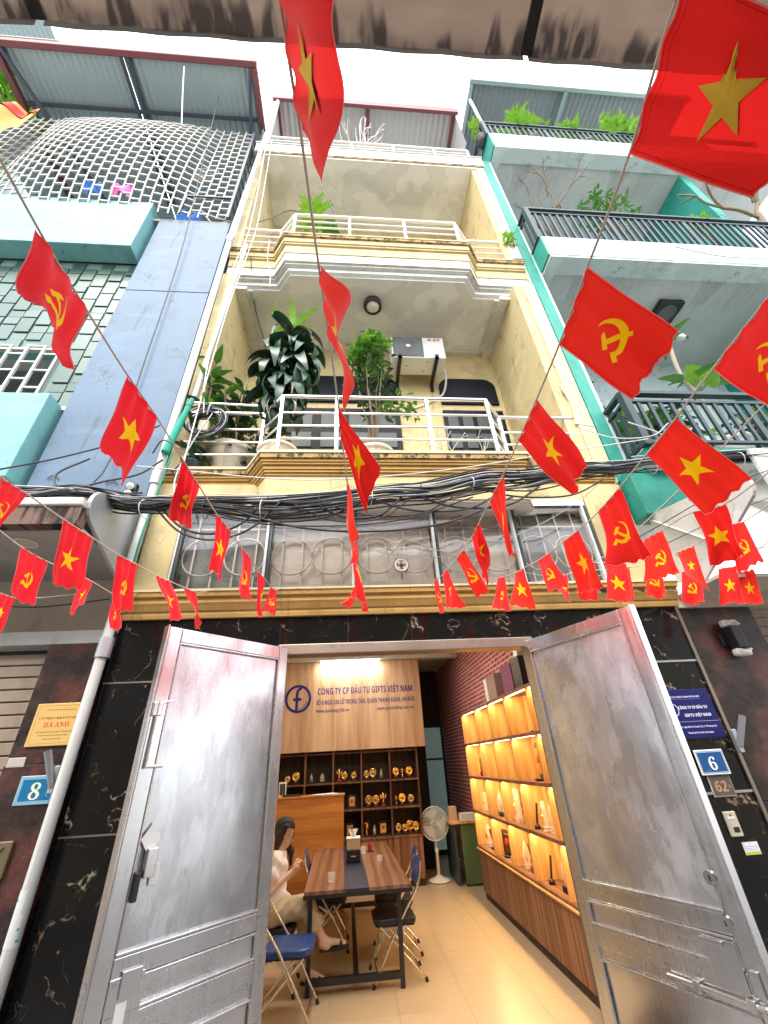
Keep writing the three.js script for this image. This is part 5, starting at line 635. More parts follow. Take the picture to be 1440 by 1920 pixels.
// ---------- the shop room ----------
{
  const fl = new THREE.Group(); fl.name = 'room_floor'; fl.userData.kind = 'structure'; scene.add(fl);
  mesh(fl, 'bed', [box(-2.0, 2.35, -0.1, -0.012, -8, -0.2)], mat.grout);
  for (let i = 0; i < 8; i++) for (let j = 0; j < 13; j++) { const x = -2.0 + i * 0.6, z = -0.2 - j * 0.6; mesh(fl, 'tile', boxUV(norm(new THREE.BoxGeometry(Math.min(0.598, 2.35 - x), 0.012, 0.5985).translate(x + Math.min(0.598, 2.35 - x) / 2, -0.006, z - 0.3)), rnd() * 5), mat.floor); }
  struct('ceiling', [box(-2.05, 2.4, 3.86, 3.95, -8.1, -0.24)], mat.white); struct('wall_left', [box(-2.15, -1.98, -0.1, 3.86, -8.1, -0.24)], mat.cream); struct('wall_back', [box(-2.0, 2.4, -0.1, 3.86, -8.1, -7.9)], mat.darkWood);
  struct('wall_front', [box(-1.98, -0.66, -0.1, 3.86, -0.32, -0.24), box(1.7, 2.3, -0.1, 3.86, -0.32, -0.24), box(-0.66, 1.7, 2.74, 3.86, -0.32, -0.24)], mat.cream);
  struct('ceiling_beam', [rbox(-1.98, 2.29, 3.66, 3.859, -5.4, -5.2, 0.004)], mat.white);
  // brick wall on the right, bricks one by one where they show
  const wr = new THREE.Group(); wr.name = 'wall_right'; wr.userData.kind = 'structure'; scene.add(wr); const BX = 2.3;
  mesh(wr, 'mortar', [box(BX + 0.003, 2.45, -0.1, 3.86, -8.1, -0.24)], mat.mortar);
  const variants = []; for (let k = 0; k < 4; k++) variants.push(rbox(BX, BX + 0.03, 0, rr(0.05, 0.054), -rr(0.174, 0.182), 0, 0.003, 1)); const rest = []; let n = 0;
  for (let r = 0; r < 56; r++) for (let k = 0; k < 39; k++) { const y = 0.02 + r * 0.068, z = -0.3 - k * 0.2 - (r % 2) * 0.1; if (z < -7.8) continue; const vis = y > 2.52 && z < -1.35 && z > -5.3 && n < 300; const g = variants[Math.floor(rnd() * 4)]; if (vis) { const m = mesh(wr, 'brick', g, pick(mat.brickRed)); m.position.set(rr(-0.002, 0.002), y, z); n++; } else if (y > 1.6 || z < -4.5) rest.push(g.clone().translate(0, y, z)); }
  stuff(mesh(wr, 'brick', rest, mat.brickRed[0]));
  // lamps of the room: two glowing ceiling panels out of sight above the doorway
  for (const z of [-1.7, -3.6]) { const t = thing('ceiling_panel_lamp', z > -2 ? 'glowing ceiling panel lamp nearest the doorway' : 'glowing ceiling panel lamp over the far half of the table', 'lamp', [0.2, 3.84, z]); mesh(t, 'glowing_panel', [box(-0.6, 0.6, -0.02, 0, -0.3, 0.3)], emit([1, 0.9, 0.76], 3)); mesh(t, 'frame', [box(-0.62, -0.602, -0.03, 0.015, -0.32, 0.32), box(0.602, 0.62, -0.03, 0.015, -0.32, 0.32)], mat.white); area([0.2, 3.81, z], [0.2, 0, z], 1.2, 0.6, [1, 0.9, 0.76], z > -2 ? 4.2 : 2.9); }
  // sign board with the tube lamp over it
  const sb = thing('sign_board', 'hanging oak sign board with blue company lettering under the tube lamp', 'sign'); const bz = -5.3;
  mesh(sb, 'board', [rbox(-1.66, 1.44, 2.04, 3.655, -5.36, bz, 0.004)], mat.oak);
  const W = 2.75, Hh = 0.68, ct = canvasTex(2048, 506, (c, w, h) => { c.clearRect(0, 0, w, h); const col = '#1a2070', sx = w / W, px = (x) => (x + 1.36) * sx, py = (y) => (3.26 - y) * sx; c.save(); logo(c, px(-1.04), py(2.975), 0.235 * sx, col, 36); c.translate(px(-1.04), py(2.975)); for (const [i, ch] of [...'VIETNAM'].entries()) { c.save(); c.rotate(1.45 - i * 0.17); txt(c, ch, 0.185 * sx, 10, 'bold 30px sans-serif', '#1a2070'); c.restore(); } c.restore();
    const fit = (s, x0, x1, y, px0, f) => { c.save(); c.fillStyle = col; c.font = f; c.textAlign = 'left'; const m = vwidth(c, s); c.translate(px(x0), py(y)); c.scale((px(x1) - px(x0)) / m, 1); vtext(c, s, 0, 0); c.restore(); };
    fit('CÔNG TY CP ĐẦU TƯ GIFTS VIỆT NAM', -0.66, 1.28, 3.03, 0, 'bold 128px sans-serif'); fit('SỐ 6 NGÕ 326 LÊ TRỌNG TẤN, QUẬN THANH XUÂN, HÀ NỘI', -0.68, 1.3, 2.845, 0, 'bold 88px sans-serif'); fit('www.quatang102.vn', -0.68, -0.02, 2.71, 0, 'bold 60px sans-serif'); fit('www.quatetdep.com.vn', 0.53, 1.28, 2.71, 0, 'bold 60px sans-serif'); });
  const lm = M([1, 1, 1], { map: ct, transparent: true, roughness: 0.3, side: THREE.FrontSide }); mesh(sb, 'lettering', new THREE.PlaneGeometry(W, Hh).translate(-1.36 + W / 2, 3.26 - Hh / 2, bz + 0.003), lm);
  const tl = thing('tube_lamp', 'glowing white tube lamp above the sign board', 'lamp', [0, 3.63, -5.16]); mesh(tl, 'glowing_tube', [rod([-0.6, 0, 0], [0.6, 0, 0], 0.02, 12)], emit([1, 0.97, 0.9], 4)); mesh(tl, 'housing', [rbox(-0.63, 0.63, 0.025, 0.05, -0.03, 0.03)], mat.plasticWhite); area([0, 3.6, -5.15], [0, 3.0, -5.32], 1.2, 0.04, [1, 0.95, 0.9], 30);
}
// ---------- dark back shelf with trophies ----------
const cupMat = mat.gold;
function trophy(kind, label, pos, turn, s, group) {
  const t = thing('trophy', label, 'trophy', pos, turn, group); const P = (n, g, m) => mesh(t, n, g, m), G = mat.gold;
  if (kind === 0) { P('disc', new THREE.CylinderGeometry(0.075 * s, 0.075 * s, 0.018 * s, 22).rotateX(Math.PI / 2).translate(0, 0.15 * s, 0), G); P('rim', new THREE.TorusGeometry(0.075 * s, 0.012 * s, 6, 22).translate(0, 0.15 * s, 0.004), G); P('star_boss', new THREE.SphereGeometry(0.035 * s, 10, 6).scale(1, 1, 0.4).translate(0, 0.15 * s, 0.01 * s), M([0.5, 0.3, 0.06], { metalness: 1, roughness: 0.4 })); P('base', [rbox(-0.055 * s, 0.055 * s, 0, 0.05 * s, -0.03 * s, 0.03 * s)], mat.darkWood); P('stem', [rod([0, 0.05 * s, 0], [0, 0.09 * s, 0], 0.018 * s)], G); }
  else if (kind === 1) { P('crystal', [poly([[-0.06 * s, 0.05 * s], [0.06 * s, 0.05 * s], [0.045 * s, 0.2 * s], [0, 0.26 * s], [-0.05 * s, 0.2 * s]], 0.035 * s, 0.006 * s).translate(0, 0, -0.017 * s)], mat.crystal); P('medal', new THREE.CylinderGeometry(0.028 * s, 0.028 * s, 0.01, 16).rotateX(Math.PI / 2).translate(0, 0.13 * s, 0.032 * s), G); P('base', [rbox(-0.075 * s, 0.075 * s, 0, 0.045 * s, -0.045 * s, 0.045 * s)], pos[0] > 1.5 && rnd() < 0.7 ? mat.crystal : mat.black); }
  else if (kind === 2) { P('cup', lathe([[0.0, 0.1], [0.02, 0.1], [0.05, 0.15], [0.065, 0.24], [0.06, 0.245], [0.045, 0.16], [0.0, 0.13]].map(([a, b]) => [a * s, b * s]), 18), G); P('stem', lathe([[0.0, 0.03], [0.04, 0.03], [0.015, 0.06], [0.02, 0.1], [0, 0.1]].map(([a, b]) => [a * s, b * s]), 14), G); P('base', [rbox(-0.05 * s, 0.05 * s, 0, 0.03 * s, -0.05 * s, 0.05 * s)], mat.darkWood); }
  else if (kind === 3) { P('frame', [rbox(-0.11 * s, 0.11 * s, 0, 0.3 * s, -0.02, 0.0)], mat.darkWood); P('plate', [rbox(-0.075 * s, 0.075 * s, 0.05 * s, 0.25 * s, 0.0, 0.006)], G); P('emblem', new THREE.CylinderGeometry(0.035 * s, 0.035 * s, 0.008, 16).rotateX(Math.PI / 2).translate(0, 0.17 * s, 0.009), M([0.5, 0.03, 0.03], { roughness: 0.4 })); P('foot', [rbox(-0.04 * s, 0.04 * s, 0, 0.02 * s, 0, 0.06 * s)], mat.darkWood); }
  else if (kind === 4) { P('figure', lathe([[0.0, 0.06], [0.03, 0.06], [0.045, 0.1], [0.03, 0.15], [0.045, 0.19], [0.025, 0.23], [0.028, 0.26], [0, 0.285]].map(([a, b]) => [a * s, b * s]), 14), G); P('wing', [poly([[0, 0.16 * s], [0.08 * s, 0.26 * s], [0.06 * s, 0.16 * s]], 0.01), poly([[0, 0.16 * s], [-0.06 * s, 0.16 * s], [-0.08 * s, 0.26 * s]], 0.01)], G); P('base', [rbox(-0.05 * s, 0.05 * s, 0, 0.06 * s, -0.04 * s, 0.04 * s)], mat.redGlass); }
  else { P('glass_flame', lathe([[0.0, 0.045], [0.035, 0.05], [0.05, 0.11], [0.04, 0.18], [0.012, 0.25], [0, 0.27]].map(([a, b]) => [a * s, b * s]), 16), mat.crystal); P('core', lathe([[0, 0.05], [0.02, 0.09], [0.015, 0.15], [0, 0.19]].map(([a, b]) => [a * s, b * s]), 12), G); P('base', [rbox(-0.06 * s, 0.06 * s, 0, 0.045 * s, -0.04 * s, 0.04 * s)], pos[0] > 1.5 && rnd() < 0.7 ? mat.crystal : mat.black); }
  return t;
}
const kindName = ['gold medal disc trophy', 'clear crystal trophy', 'gold cup trophy', 'framed gold plaque', 'gold winged figure trophy', 'clear flame shaped trophy'];
{
  const s = thing('back_shelf', 'dark wooden cubby shelf with a walnut cupboard base behind the table', 'shelf'); const xs = [-1.92, -1.39, -0.85, -0.33, 0.2, 0.74, 1.27], ys = [0.68, 1.1, 1.52, 2.0], z0 = -5.4, z1 = -5.78;
  mesh(s, 'back_panel', [box(-1.95, 1.29, 0.1, 2.06, z1 - 0.02, z1)], mat.darkWood);
  for (const x of xs) mesh(s, 'divider', [rbox(x - 0.014, x + 0.014, 0.7, 2.04, z1, z0, 0.003)], mat.walnutDark); for (const y of ys) mesh(s, 'shelf_board', [rbox(-1.92, 1.284, y - 0.014, y + 0.014, z1, z0 + 0.003, 0.003)], mat.walnutDark);
  for (let k = 0; k < 6; k++) mesh(s, 'cupboard_door', [rbox(xs[k] + 0.004, xs[k + 1] - 0.004, 0.1, 0.664, z0 - 0.02, z0 + 0.005, 0.003)], mat.walnut); mesh(s, 'plinth', [box(-1.92, 1.27, 0, 0.1, z1, z0 - 0.04)], mat.darkWood); mesh(s, 'counter', [rbox(-1.92, 1.29, 0.664, 0.69, z1, z0 + 0.02, 0.004)], mat.walnutDark);
  const rows = ['bottom', 'middle', 'top'], cols = ['leftmost', 'second', 'third', 'fourth', 'fifth', 'right'], y = (r) => ys[r] + 0.016;
  const items = [[2, 1, -1.18, 0], [2, 1, -1.02, 0], [2, 2, -0.74, 5], [2, 2, -0.53, 1], [2, 3, -0.22, 4], [2, 3, -0.12, 0], [2, 3, 0.06, 0], [2, 4, 0.3, 0], [2, 4, 0.42, 0], [2, 4, 0.58, 5], [2, 5, 0.86, 0], [2, 5, 0.98, 2], [2, 5, 1.12, 0], [1, 3, -0.25, 0], [1, 3, 0.02, 3], [1, 4, 0.33, 0], [1, 4, 0.46, 0], [1, 4, 0.6, 4], [1, 5, 0.84, 2], [1, 5, 0.95, 0], [1, 5, 1.12, 0], [0, 3, -0.02, 3], [0, 4, 0.28, 2], [0, 4, 0.42, 5], [0, 4, 0.58, 3], [0, 5, 0.86, 0], [0, 5, 0.97, 0], [0, 5, 1.07, 0], [0, 5, 1.17, 0]];
  const cnt = {}, tot = {}; for (const [r, c] of items) tot[r + '_' + c] = (tot[r + '_' + c] || 0) + 1; const ord = ['left', 'next', 'right', 'far right'];
  for (const [r, c, x, k] of items) { const id = r + '_' + c, i = (cnt[id] = (cnt[id] ?? -1) + 1), where = tot[id] === 1 ? '' : ', ' + (i === tot[id] - 1 ? 'rightmost' : i === 0 ? 'leftmost' : i === 1 ? 'second' : 'third') + ' there'; trophy(k, kindName[k] + ' in the ' + rows[r] + ' ' + cols[c] + ' cubby of the back shelf' + where, [x, y(r), -5.55 + (i % 2) * 0.05], rr(-0.2, 0.2), k === 3 ? 0.7 : rr(0.6, 0.85), 'trophies on the back shelf'); }
}
// ---------- lit display shelf on the right ----------
{
  const s = thing('display_shelf', 'long display shelf with warm lit cubbies along the brick wall', 'shelf'); const zs = [-4.42, -3.52, -2.78, -2.05, -1.23, -0.42], ys = [0.62, 1.07, 1.53, 2.0, 2.475], x0 = 2.0, x1 = 2.275;
  for (let k = 0; k < 5; k++) mesh(s, 'back_panel', [box(x1 - 0.012, x1, 0.6, 2.48, zs[k] + 0.002, zs[k + 1] - 0.002)], mat.shelf);
  for (const [i, z] of zs.entries()) mesh(s, 'divider', [rbox(x0, x1, 0.6, 2.49, z - (i === 3 ? 0.022 : 0.012), z + (i === 3 ? 0.022 : 0.012), 0.003)], mat.shelf);
  for (const [i, y] of ys.entries()) { mesh(s, 'shelf_board', [rbox(x0 + 0.004, x1, y - 0.014, y + 0.012, zs[0], zs[5], 0.003)], mat.walnut); mesh(s, 'lip', [rbox(x0 - 0.006, x0 + 0.004, y - 0.02, y + 0.014, zs[0] - 0.012, zs[5] + 0.012, 0.002)], mat.walnut); }
  mesh(s, 'counter', [rbox(x0 - 0.03, x1, 0.586, 0.605, zs[0] - 0.02, zs[5] + 0.02, 0.004)], mat.shelf);
  for (let k = 0; k < 10; k++) { const a = zs[0] + (zs[5] - zs[0]) * k / 10, b = zs[0] + (zs[5] - zs[0]) * (k + 1) / 10; mesh(s, 'base_panel', [rbox(x0 - 0.004, x1, 0.09, 0.584, a + 0.0015, b - 0.0015, 0.002)], mat.walnut); } mesh(s, 'plinth', [box(x0 + 0.02, x1, 0, 0.09, zs[0], zs[5])], mat.darkWood);
  for (let r = 1; r < 5; r++) {
    const y = ys[r] - 0.02, L = zs[5] - zs[0] - 0.05, zc = (zs[0] + zs[5]) / 2; mesh(s, 'light_strip', [box(x0 + 0.03, x0 + 0.05, y - 0.004, y, zs[0] + 0.02, zs[5] - 0.02)], emit([1, 0.7, 0.35], 3), 'glowing warm strip under the board');
    const l = new THREE.RectAreaLight(new THREE.Color().setRGB(1, 0.66, 0.3), 26, L, 0.02); l.position.set(x0 + 0.045, y - 0.008, zc); l.lookAt(x0 + 0.17, y - 0.35, zc); scene.add(l);
  }
  const where = ['bottom', 'second', 'third', 'top'], cn = ['far end', 'second', 'third', 'fourth', 'nearest'];
  const put = (r, c, z, k, sc, extra = '') => trophy(k, kindName[k] + ' in the ' + where[r] + ' row of the lit shelf, ' + cn[c] + ' column' + extra, [2.13, ys[r] + 0.014, z], -Math.PI / 2 + rr(-0.3, 0.3), sc, 'trophies on the lit display shelf');
  put(1, 0, -4.1, 1, 0.9, ', left'); put(1, 0, -3.9, 5, 0.9, ', right'); put(1, 1, -3.3, 5, 1.1, ', left'); put(1, 1, -3.05, 1, 1.1, ', right'); put(1, 2, -2.6, 1, 1.3, ', left'); put(1, 2, -2.35, 4, 1.0, ', right'); put(1, 3, -1.5, 5, 1.2, ', right'); put(1, 3, -1.75, 1, 1.0, ', left');
  put(0, 0, -4.2, 1, 1.0, ', left'); put(0, 0, -3.9, 2, 1.0, ', right'); put(0, 1, -3.3, 3, 1.0, ', left'); put(0, 1, -3.05, 5, 1.0, ', right'); put(0, 2, -2.6, 5, 1.0, ', left'); put(0, 2, -2.35, 4, 1.0, ', middle'); put(0, 2, -2.2, 1, 1.1, ', right'); put(0, 3, -1.45, 5, 1.3, ', right');
  put(2, 0, -3.95, 4, 1.05); put(2, 3, -1.6, 3, 1.25); put(3, 3, -1.45, 3, 1.1);
  const w = thing('glass_wedge', 'white wedge shaped award in the top row of the lit shelf, third column', 'award', [2.12, 2.014, -2.25], -1.2); mesh(w, 'wedge', [poly([[-0.04, 0.02], [0.05, 0.02], [0.05, 0.26]], 0.03, 0.004)], mat.plasticWhite); mesh(w, 'base', [rbox(-0.06, 0.07, 0, 0.02, -0.02, 0.05)], mat.black);
  const pn = (l, z, r) => { const p = thing('desk_pen', l, 'pen', [2.1, ys[r] + 0.014, z]); mesh(p, 'pen', [rod([0, 0.03, 0], [0.02, 0.24, 0.05], 0.012)], mat.black); mesh(p, 'stand', lathe([[0, 0], [0.035, 0], [0.03, 0.03], [0.014, 0.045], [0, 0.045]], 14), mat.black); };
  pn('black pen in a stand, bottom row of the lit shelf by the door', -1.85, 0); pn('black pen in a stand, second row of the lit shelf, fourth column', -1.95, 1);
  // boxes on top of the shelf
  const bx = (l, z0, z1, y1, m, x = 2.06) => { const o = thing('box', l, 'box', [x, 2.49, (z0 + z1) / 2]); mesh(o, 'carton', [rbox(0, 0.2, 0, y1, -(z1 - z0) / 2, (z1 - z0) / 2, 0.006)], m); mesh(o, 'lid_flap', [rbox(-0.004, 0.204, y1 - 0.06, y1 + 0.004, -(z1 - z0) / 2 - 0.004, (z1 - z0) / 2 + 0.004, 0.004)], m); };
  bx('white box at the far end of the boxes on the lit shelf', -2.95, -2.82, 0.33, mat.plasticWhite); bx('brown box beside the white box on the lit shelf', -2.8, -2.42, 0.34, M([0.3, 0.2, 0.17])); bx('plum coloured box on the lit shelf near the door', -2.1, -1.72, 0.34, mat.purple); bx('black box on the lit shelf beside the door edge', -1.68, -1.4, 0.36, mat.black); bx('small white box on top of the boxes by the door edge', -1.62, -1.5, 0.62, mat.plasticWhite, 2.1);
}
// ---------- furniture ----------
{
  const t = thing('meeting_table', 'long wooden meeting table with dark centre strip on a black steel frame', 'table'); const z0 = -1.8, z1 = -4.55, T = 0.74;
  const sk = (u, z) => u - 0.032 * (z0 - z) * 0.75; const top = (xa, xb, m, n, dy = 0) => mesh(t, n, planSolid([[sk(xa, z0), z0], [sk(xb, z0), z0], [sk(xb, z1), z1], [sk(xa, z1), z1]], T - 0.028, T + dy), m);
  top(-0.47, -0.062, mat.table, 'top_board'); top(0.182, 0.61, mat.table, 'top_board'); top(-0.06, 0.18, mat.navy, 'centre_strip', -0.002); mesh(t, 'edge_band', [box(-0.48, 0.62, T - 0.06, T - 0.03, z0 - 0.02, z0 - 0.002), ], mat.black);
  const L = [[-0.41, -1.87], [0.48, -1.87], [-0.45, -4.25], [0.36, -4.25]]; for (const [x, z] of L) mesh(t, 'leg', [rbox(x - 0.022, x + 0.022, 0, T - 0.03, z - 0.022, z + 0.022, 0.003)], mat.black);
  mesh(t, 'foot_rail', [bar([-0.41, 0.09, -1.87], [0.48, 0.09, -1.87], 0.04, 0.05)], mat.black); mesh(t, 'foot_rail', [bar([-0.45, 0.09, -4.25], [0.36, 0.09, -4.25], 0.04, 0.05)], mat.black); mesh(t, 'stretcher', [bar([0.04, 0.095, -1.9], [0.02, 0.095, -4.22], 0.05, 0.045)], mat.black);
  for (const z of [-1.87, -4.25]) mesh(t, 'top_rail', [bar([-0.42, T - 0.05, z], [0.48, T - 0.05, z], 0.04, 0.04)], mat.black); for (const s of [-0.43, 0.44]) mesh(t, 'side_rail', [bar([s, T - 0.05, -1.9], [s - 0.04, T - 0.05, -4.22], 0.03, 0.04)], mat.black);
  const tb = thing('tissue_box', 'black and beige tissue holder with white tissue on the table', 'tissue box', [0.03, 0.74, -3.15]); mesh(tb, 'holder', [rbox(-0.09, 0.09, 0, 0.13, -0.09, 0.09, 0.012)], mat.black); mesh(tb, 'box', [rbox(-0.085, 0.085, 0.13, 0.235, -0.085, 0.085, 0.004)], mat.cardboard); mesh(tb, 'paper_rim', [rbox(-0.09, 0.09, 0.235, 0.25, -0.09, 0.09, 0.004)], mat.paper); mesh(tb, 'tissue', [quadGrid((u, v) => V((u - 0.5) * (0.04 + 0.09 * v), 0.245 + 0.09 * v, 0.02 * Math.sin(u * 9 + v * 4)), 8, 6)], mat.paper); mesh(tb, 'print', [box(-0.03, 0.03, 0.06, 0.068, 0.0905, 0.0915)], mat.plasticWhite);
  const cup = (l, x, z, s) => { const o = thing('glass_cup', l, 'glass', [x, 0.74, z]); mesh(o, 'glass', lathe([[0, 0.004], [0.03, 0], [0.036, 0.06], [0.033, 0.06], [0.028, 0.008], [0, 0.01]].map(([a, b]) => [a * s, b * s]), 18), mat.crystal); mesh(o, 'rim', new THREE.TorusGeometry(0.034 * s, 0.003, 6, 20).rotateX(Math.PI / 2).translate(0, 0.06 * s, 0), mat.crystal); };
  cup('clear glass ashtray on the near left of the table', -0.21, -2.12, 1.3); cup('small white glass on the table right of the tissue holder', 0.17, -3.6, 1.3); cup('clear glass dish near the middle of the right table board', 0.36, -3.0, 1.1);
  const bt = thing('small_bottle', 'small reddish bottle on the table beyond the tissue holder', 'bottle', [0.27, 0.74, -3.75]); mesh(bt, 'bottle', lathe([[0, 0], [0.03, 0], [0.03, 0.07], [0.012, 0.1], [0.012, 0.12], [0, 0.12]], 14), mat.redGlass); mesh(bt, 'tray', [rbox(-0.05, 0.05, -0.0, 0.01, -0.05, 0.05)], mat.darkWood);
  // reception counter
  const d = thing('reception_counter', 'honey coloured wooden reception counter behind the woman', 'counter'); mesh(d, 'front_panel', [rbox(-1.7, -0.115, 0, 1.385, -4.32, -4.28, 0.004)], mat.honey); mesh(d, 'side_panel', [rbox(-0.14, -0.115, 0, 1.384, -4.75, -4.322, 0.003)], mat.honey); mesh(d, 'ledge', [rbox(-1.72, -0.1, 1.386, 1.41, -4.62, -4.26, 0.006)], mat.honey); mesh(d, 'desk_top', [box(-1.7, -0.15, 0.72, 0.75, -4.75, -4.33)], mat.honey);
  const pp = thing('paper_sheets', 'white paper sheets lying on the reception counter', 'paper', [-0.42, 1.412, -4.42], 0.2); for (let k = 0; k < 3; k++) mesh(pp, 'sheet', [box(-0.2, 0.2, k * 0.003, k * 0.003 + 0.001, -0.13, 0.13)], mat.paper).rotation.y = k * 0.15;
  const cf = thing('certificate', 'small framed black and white card standing at the left end of the counter', 'frame', [-1.12, 1.41, -4.5]); mesh(cf, 'frame', [rbox(-0.06, 0.06, 0, 0.2, -0.01, 0)], mat.plasticWhite); mesh(cf, 'picture', [box(-0.045, 0.045, 0.02, 0.18, 0.0005, 0.002)], M([0.05, 0.05, 0.05]));
  const ck = thing('keyboard', 'black keyboard on the left part of the counter', 'keyboard', [-0.95, 1.41, -4.42]); mesh(ck, 'body', [rbox(-0.15, 0.15, 0, 0.02, -0.06, 0.06)], mat.black); mesh(ck, 'keys', [rbox(-0.14, 0.14, 0.02, 0.026, -0.05, 0.05, 0.003)], mat.matteBlack);
  // green desk by the end of the shelf
  const g = thing('green_desk', 'small green desk with wooden top at the far end of the lit shelf', 'desk', [2.0, 0, -5.5]); mesh(g, 'top', [rbox(-0.28, 0.26, 0.83, 0.87, -0.5, 0.42, 0.005)], mat.shelf); mesh(g, 'end_panel', [rbox(-0.1, 0.22, 0.03, 0.828, 0.34, 0.38, 0.004)], mat.deskGreen); mesh(g, 'side_panel', [rbox(-0.22, -0.18, 0.03, 0.828, -0.45, 0.34, 0.004)], mat.darkMetal); for (const [x, z] of [[-0.08, 0.36], [0.2, 0.36]]) mesh(g, 'foot', [rbox(x - 0.015, x + 0.015, 0, 0.03, z - 0.015, z + 0.015)], mat.black);
  const c1 = thing('box', 'small brown carton standing on the green desk', 'box', [1.82, 0.87, -5.3]); mesh(c1, 'carton', [rbox(-0.07, 0.07, 0, 0.2, -0.06, 0.06, 0.004)], mat.cardboard); mesh(c1, 'lid_flap', [rbox(-0.072, 0.072, 0.2, 0.204, -0.062, 0.0, 0.002)], mat.cardboard);
  const ps = thing('paper_stack', 'stack of white papers on the green desk', 'paper stack', [2.06, 0.87, -5.25]); for (let k = 0; k < 5; k++) { const m = mesh(ps, 'sheaf', [box(-0.13, 0.13, k * 0.02, k * 0.02 + 0.018, -0.1, 0.1)], mat.paper); m.rotation.y = rr(-0.25, 0.25); }
  // pedestal fan
  const f = thing('pedestal_fan', 'white pedestal fan with round cage beside the back shelf', 'fan', [1.53, 0, -5.62], -0.15), pf = mat.plasticWhite; mesh(f, 'base', lathe([[0, 0], [0.2, 0], [0.19, 0.03], [0.07, 0.06], [0.035, 0.09], [0, 0.09]], 32), pf); mesh(f, 'pole', [rod([0, 0.06, 0], [0, 0.42, 0], 0.028, 14)], M([0.6, 0.5, 0.38], { roughness: 0.4 })); mesh(f, 'pole', [rod([0, 0.42, 0], [0, 0.72, 0], 0.018, 12)], pf); mesh(f, 'collar', [rod([0, 0.4, 0], [0, 0.45, 0], 0.034, 14)], pf); mesh(f, 'motor', [new THREE.SphereGeometry(0.08, 18, 12).scale(0.9, 0.9, 1.3).translate(0, 0.8, 0.02)], pf);
  const cy = 0.82; for (let k = 1; k <= 13; k++) { const r = 0.035 + k * 0.0165; mesh(f, 'cage_ring', new THREE.TorusGeometry(r, k === 13 ? 0.008 : 0.0028, 6, 44).translate(0, cy, 0.16 - 0.05 * Math.pow(r / 0.25, 2.5)), pf); } for (let k = 0; k < 24; k++) { const a = k / 24 * Math.PI * 2; mesh(f, 'cage_wire', [rod([0.03 * Math.cos(a), cy + 0.03 * Math.sin(a), 0.163], [0.25 * Math.cos(a), cy + 0.25 * Math.sin(a), 0.11], 0.002, 5)], pf); } mesh(f, 'cage_cap', new THREE.CylinderGeometry(0.04, 0.04, 0.015, 22).rotateX(Math.PI / 2).translate(0, cy, 0.168), M([0.3, 0.32, 0.36]));
  for (let k = 0; k < 3; k++) { const b = mesh(f, 'blade', quadGrid((u, v) => { const a = (u - 0.5) * 1.5 * (0.4 + 0.6 * v), r = 0.04 + 0.17 * v; return V(r * Math.sin(a), r * Math.cos(a), 0.03 * (u - 0.5)); }, 10, 6), M([0.55, 0.6, 0.66], { roughness: 0.3 })); b.position.set(0, cy, 0.1); b.rotation.z = k * 2.094 + 0.3; }
  for (let k = 0; k < 12; k++) { const a = k / 12 * Math.PI * 2; mesh(f, 'rear_wire', [rod([0.06 * Math.cos(a), cy + 0.06 * Math.sin(a), 0.05], [0.25 * Math.cos(a), cy + 0.25 * Math.sin(a), 0.1], 0.002, 5)], pf); }
  // the dim passage behind: lit glass door
  const gd = thing('glass_door', 'dim teal glass door at the end of the dark passage', 'door', [2.05, 0, -7.85]); mesh(gd, 'glowing_pane', [box(-0.32, 0.2, 0.1, 2.5, 0, 0.02)], emit([0.12, 0.3, 0.3], 0.06)); mesh(gd, 'frame', [box(-0.36, -0.322, 0, 2.55, -0.01, 0.05), box(0.202, 0.24, 0, 2.55, -0.01, 0.05), box(-0.322, 0.202, 2.5, 2.55, -0.01, 0.05), box(-0.322, 0.202, 1.8, 1.84, 0.021, 0.04)], mat.black);
  const cb = thing('dark_cabinet', 'dark glass fronted cabinet beside the passage behind the fan', 'cabinet', [1.55, 0, -6.9]); mesh(cb, 'body', [rbox(-0.22, 0.1, 0, 2.2, -0.4, 0.3, 0.01)], mat.matteBlack); mesh(cb, 'glass_front', [box(-0.2, 0.08, 0.5, 2.1, 0.301, 0.306)], mat.darkDoor); 
}
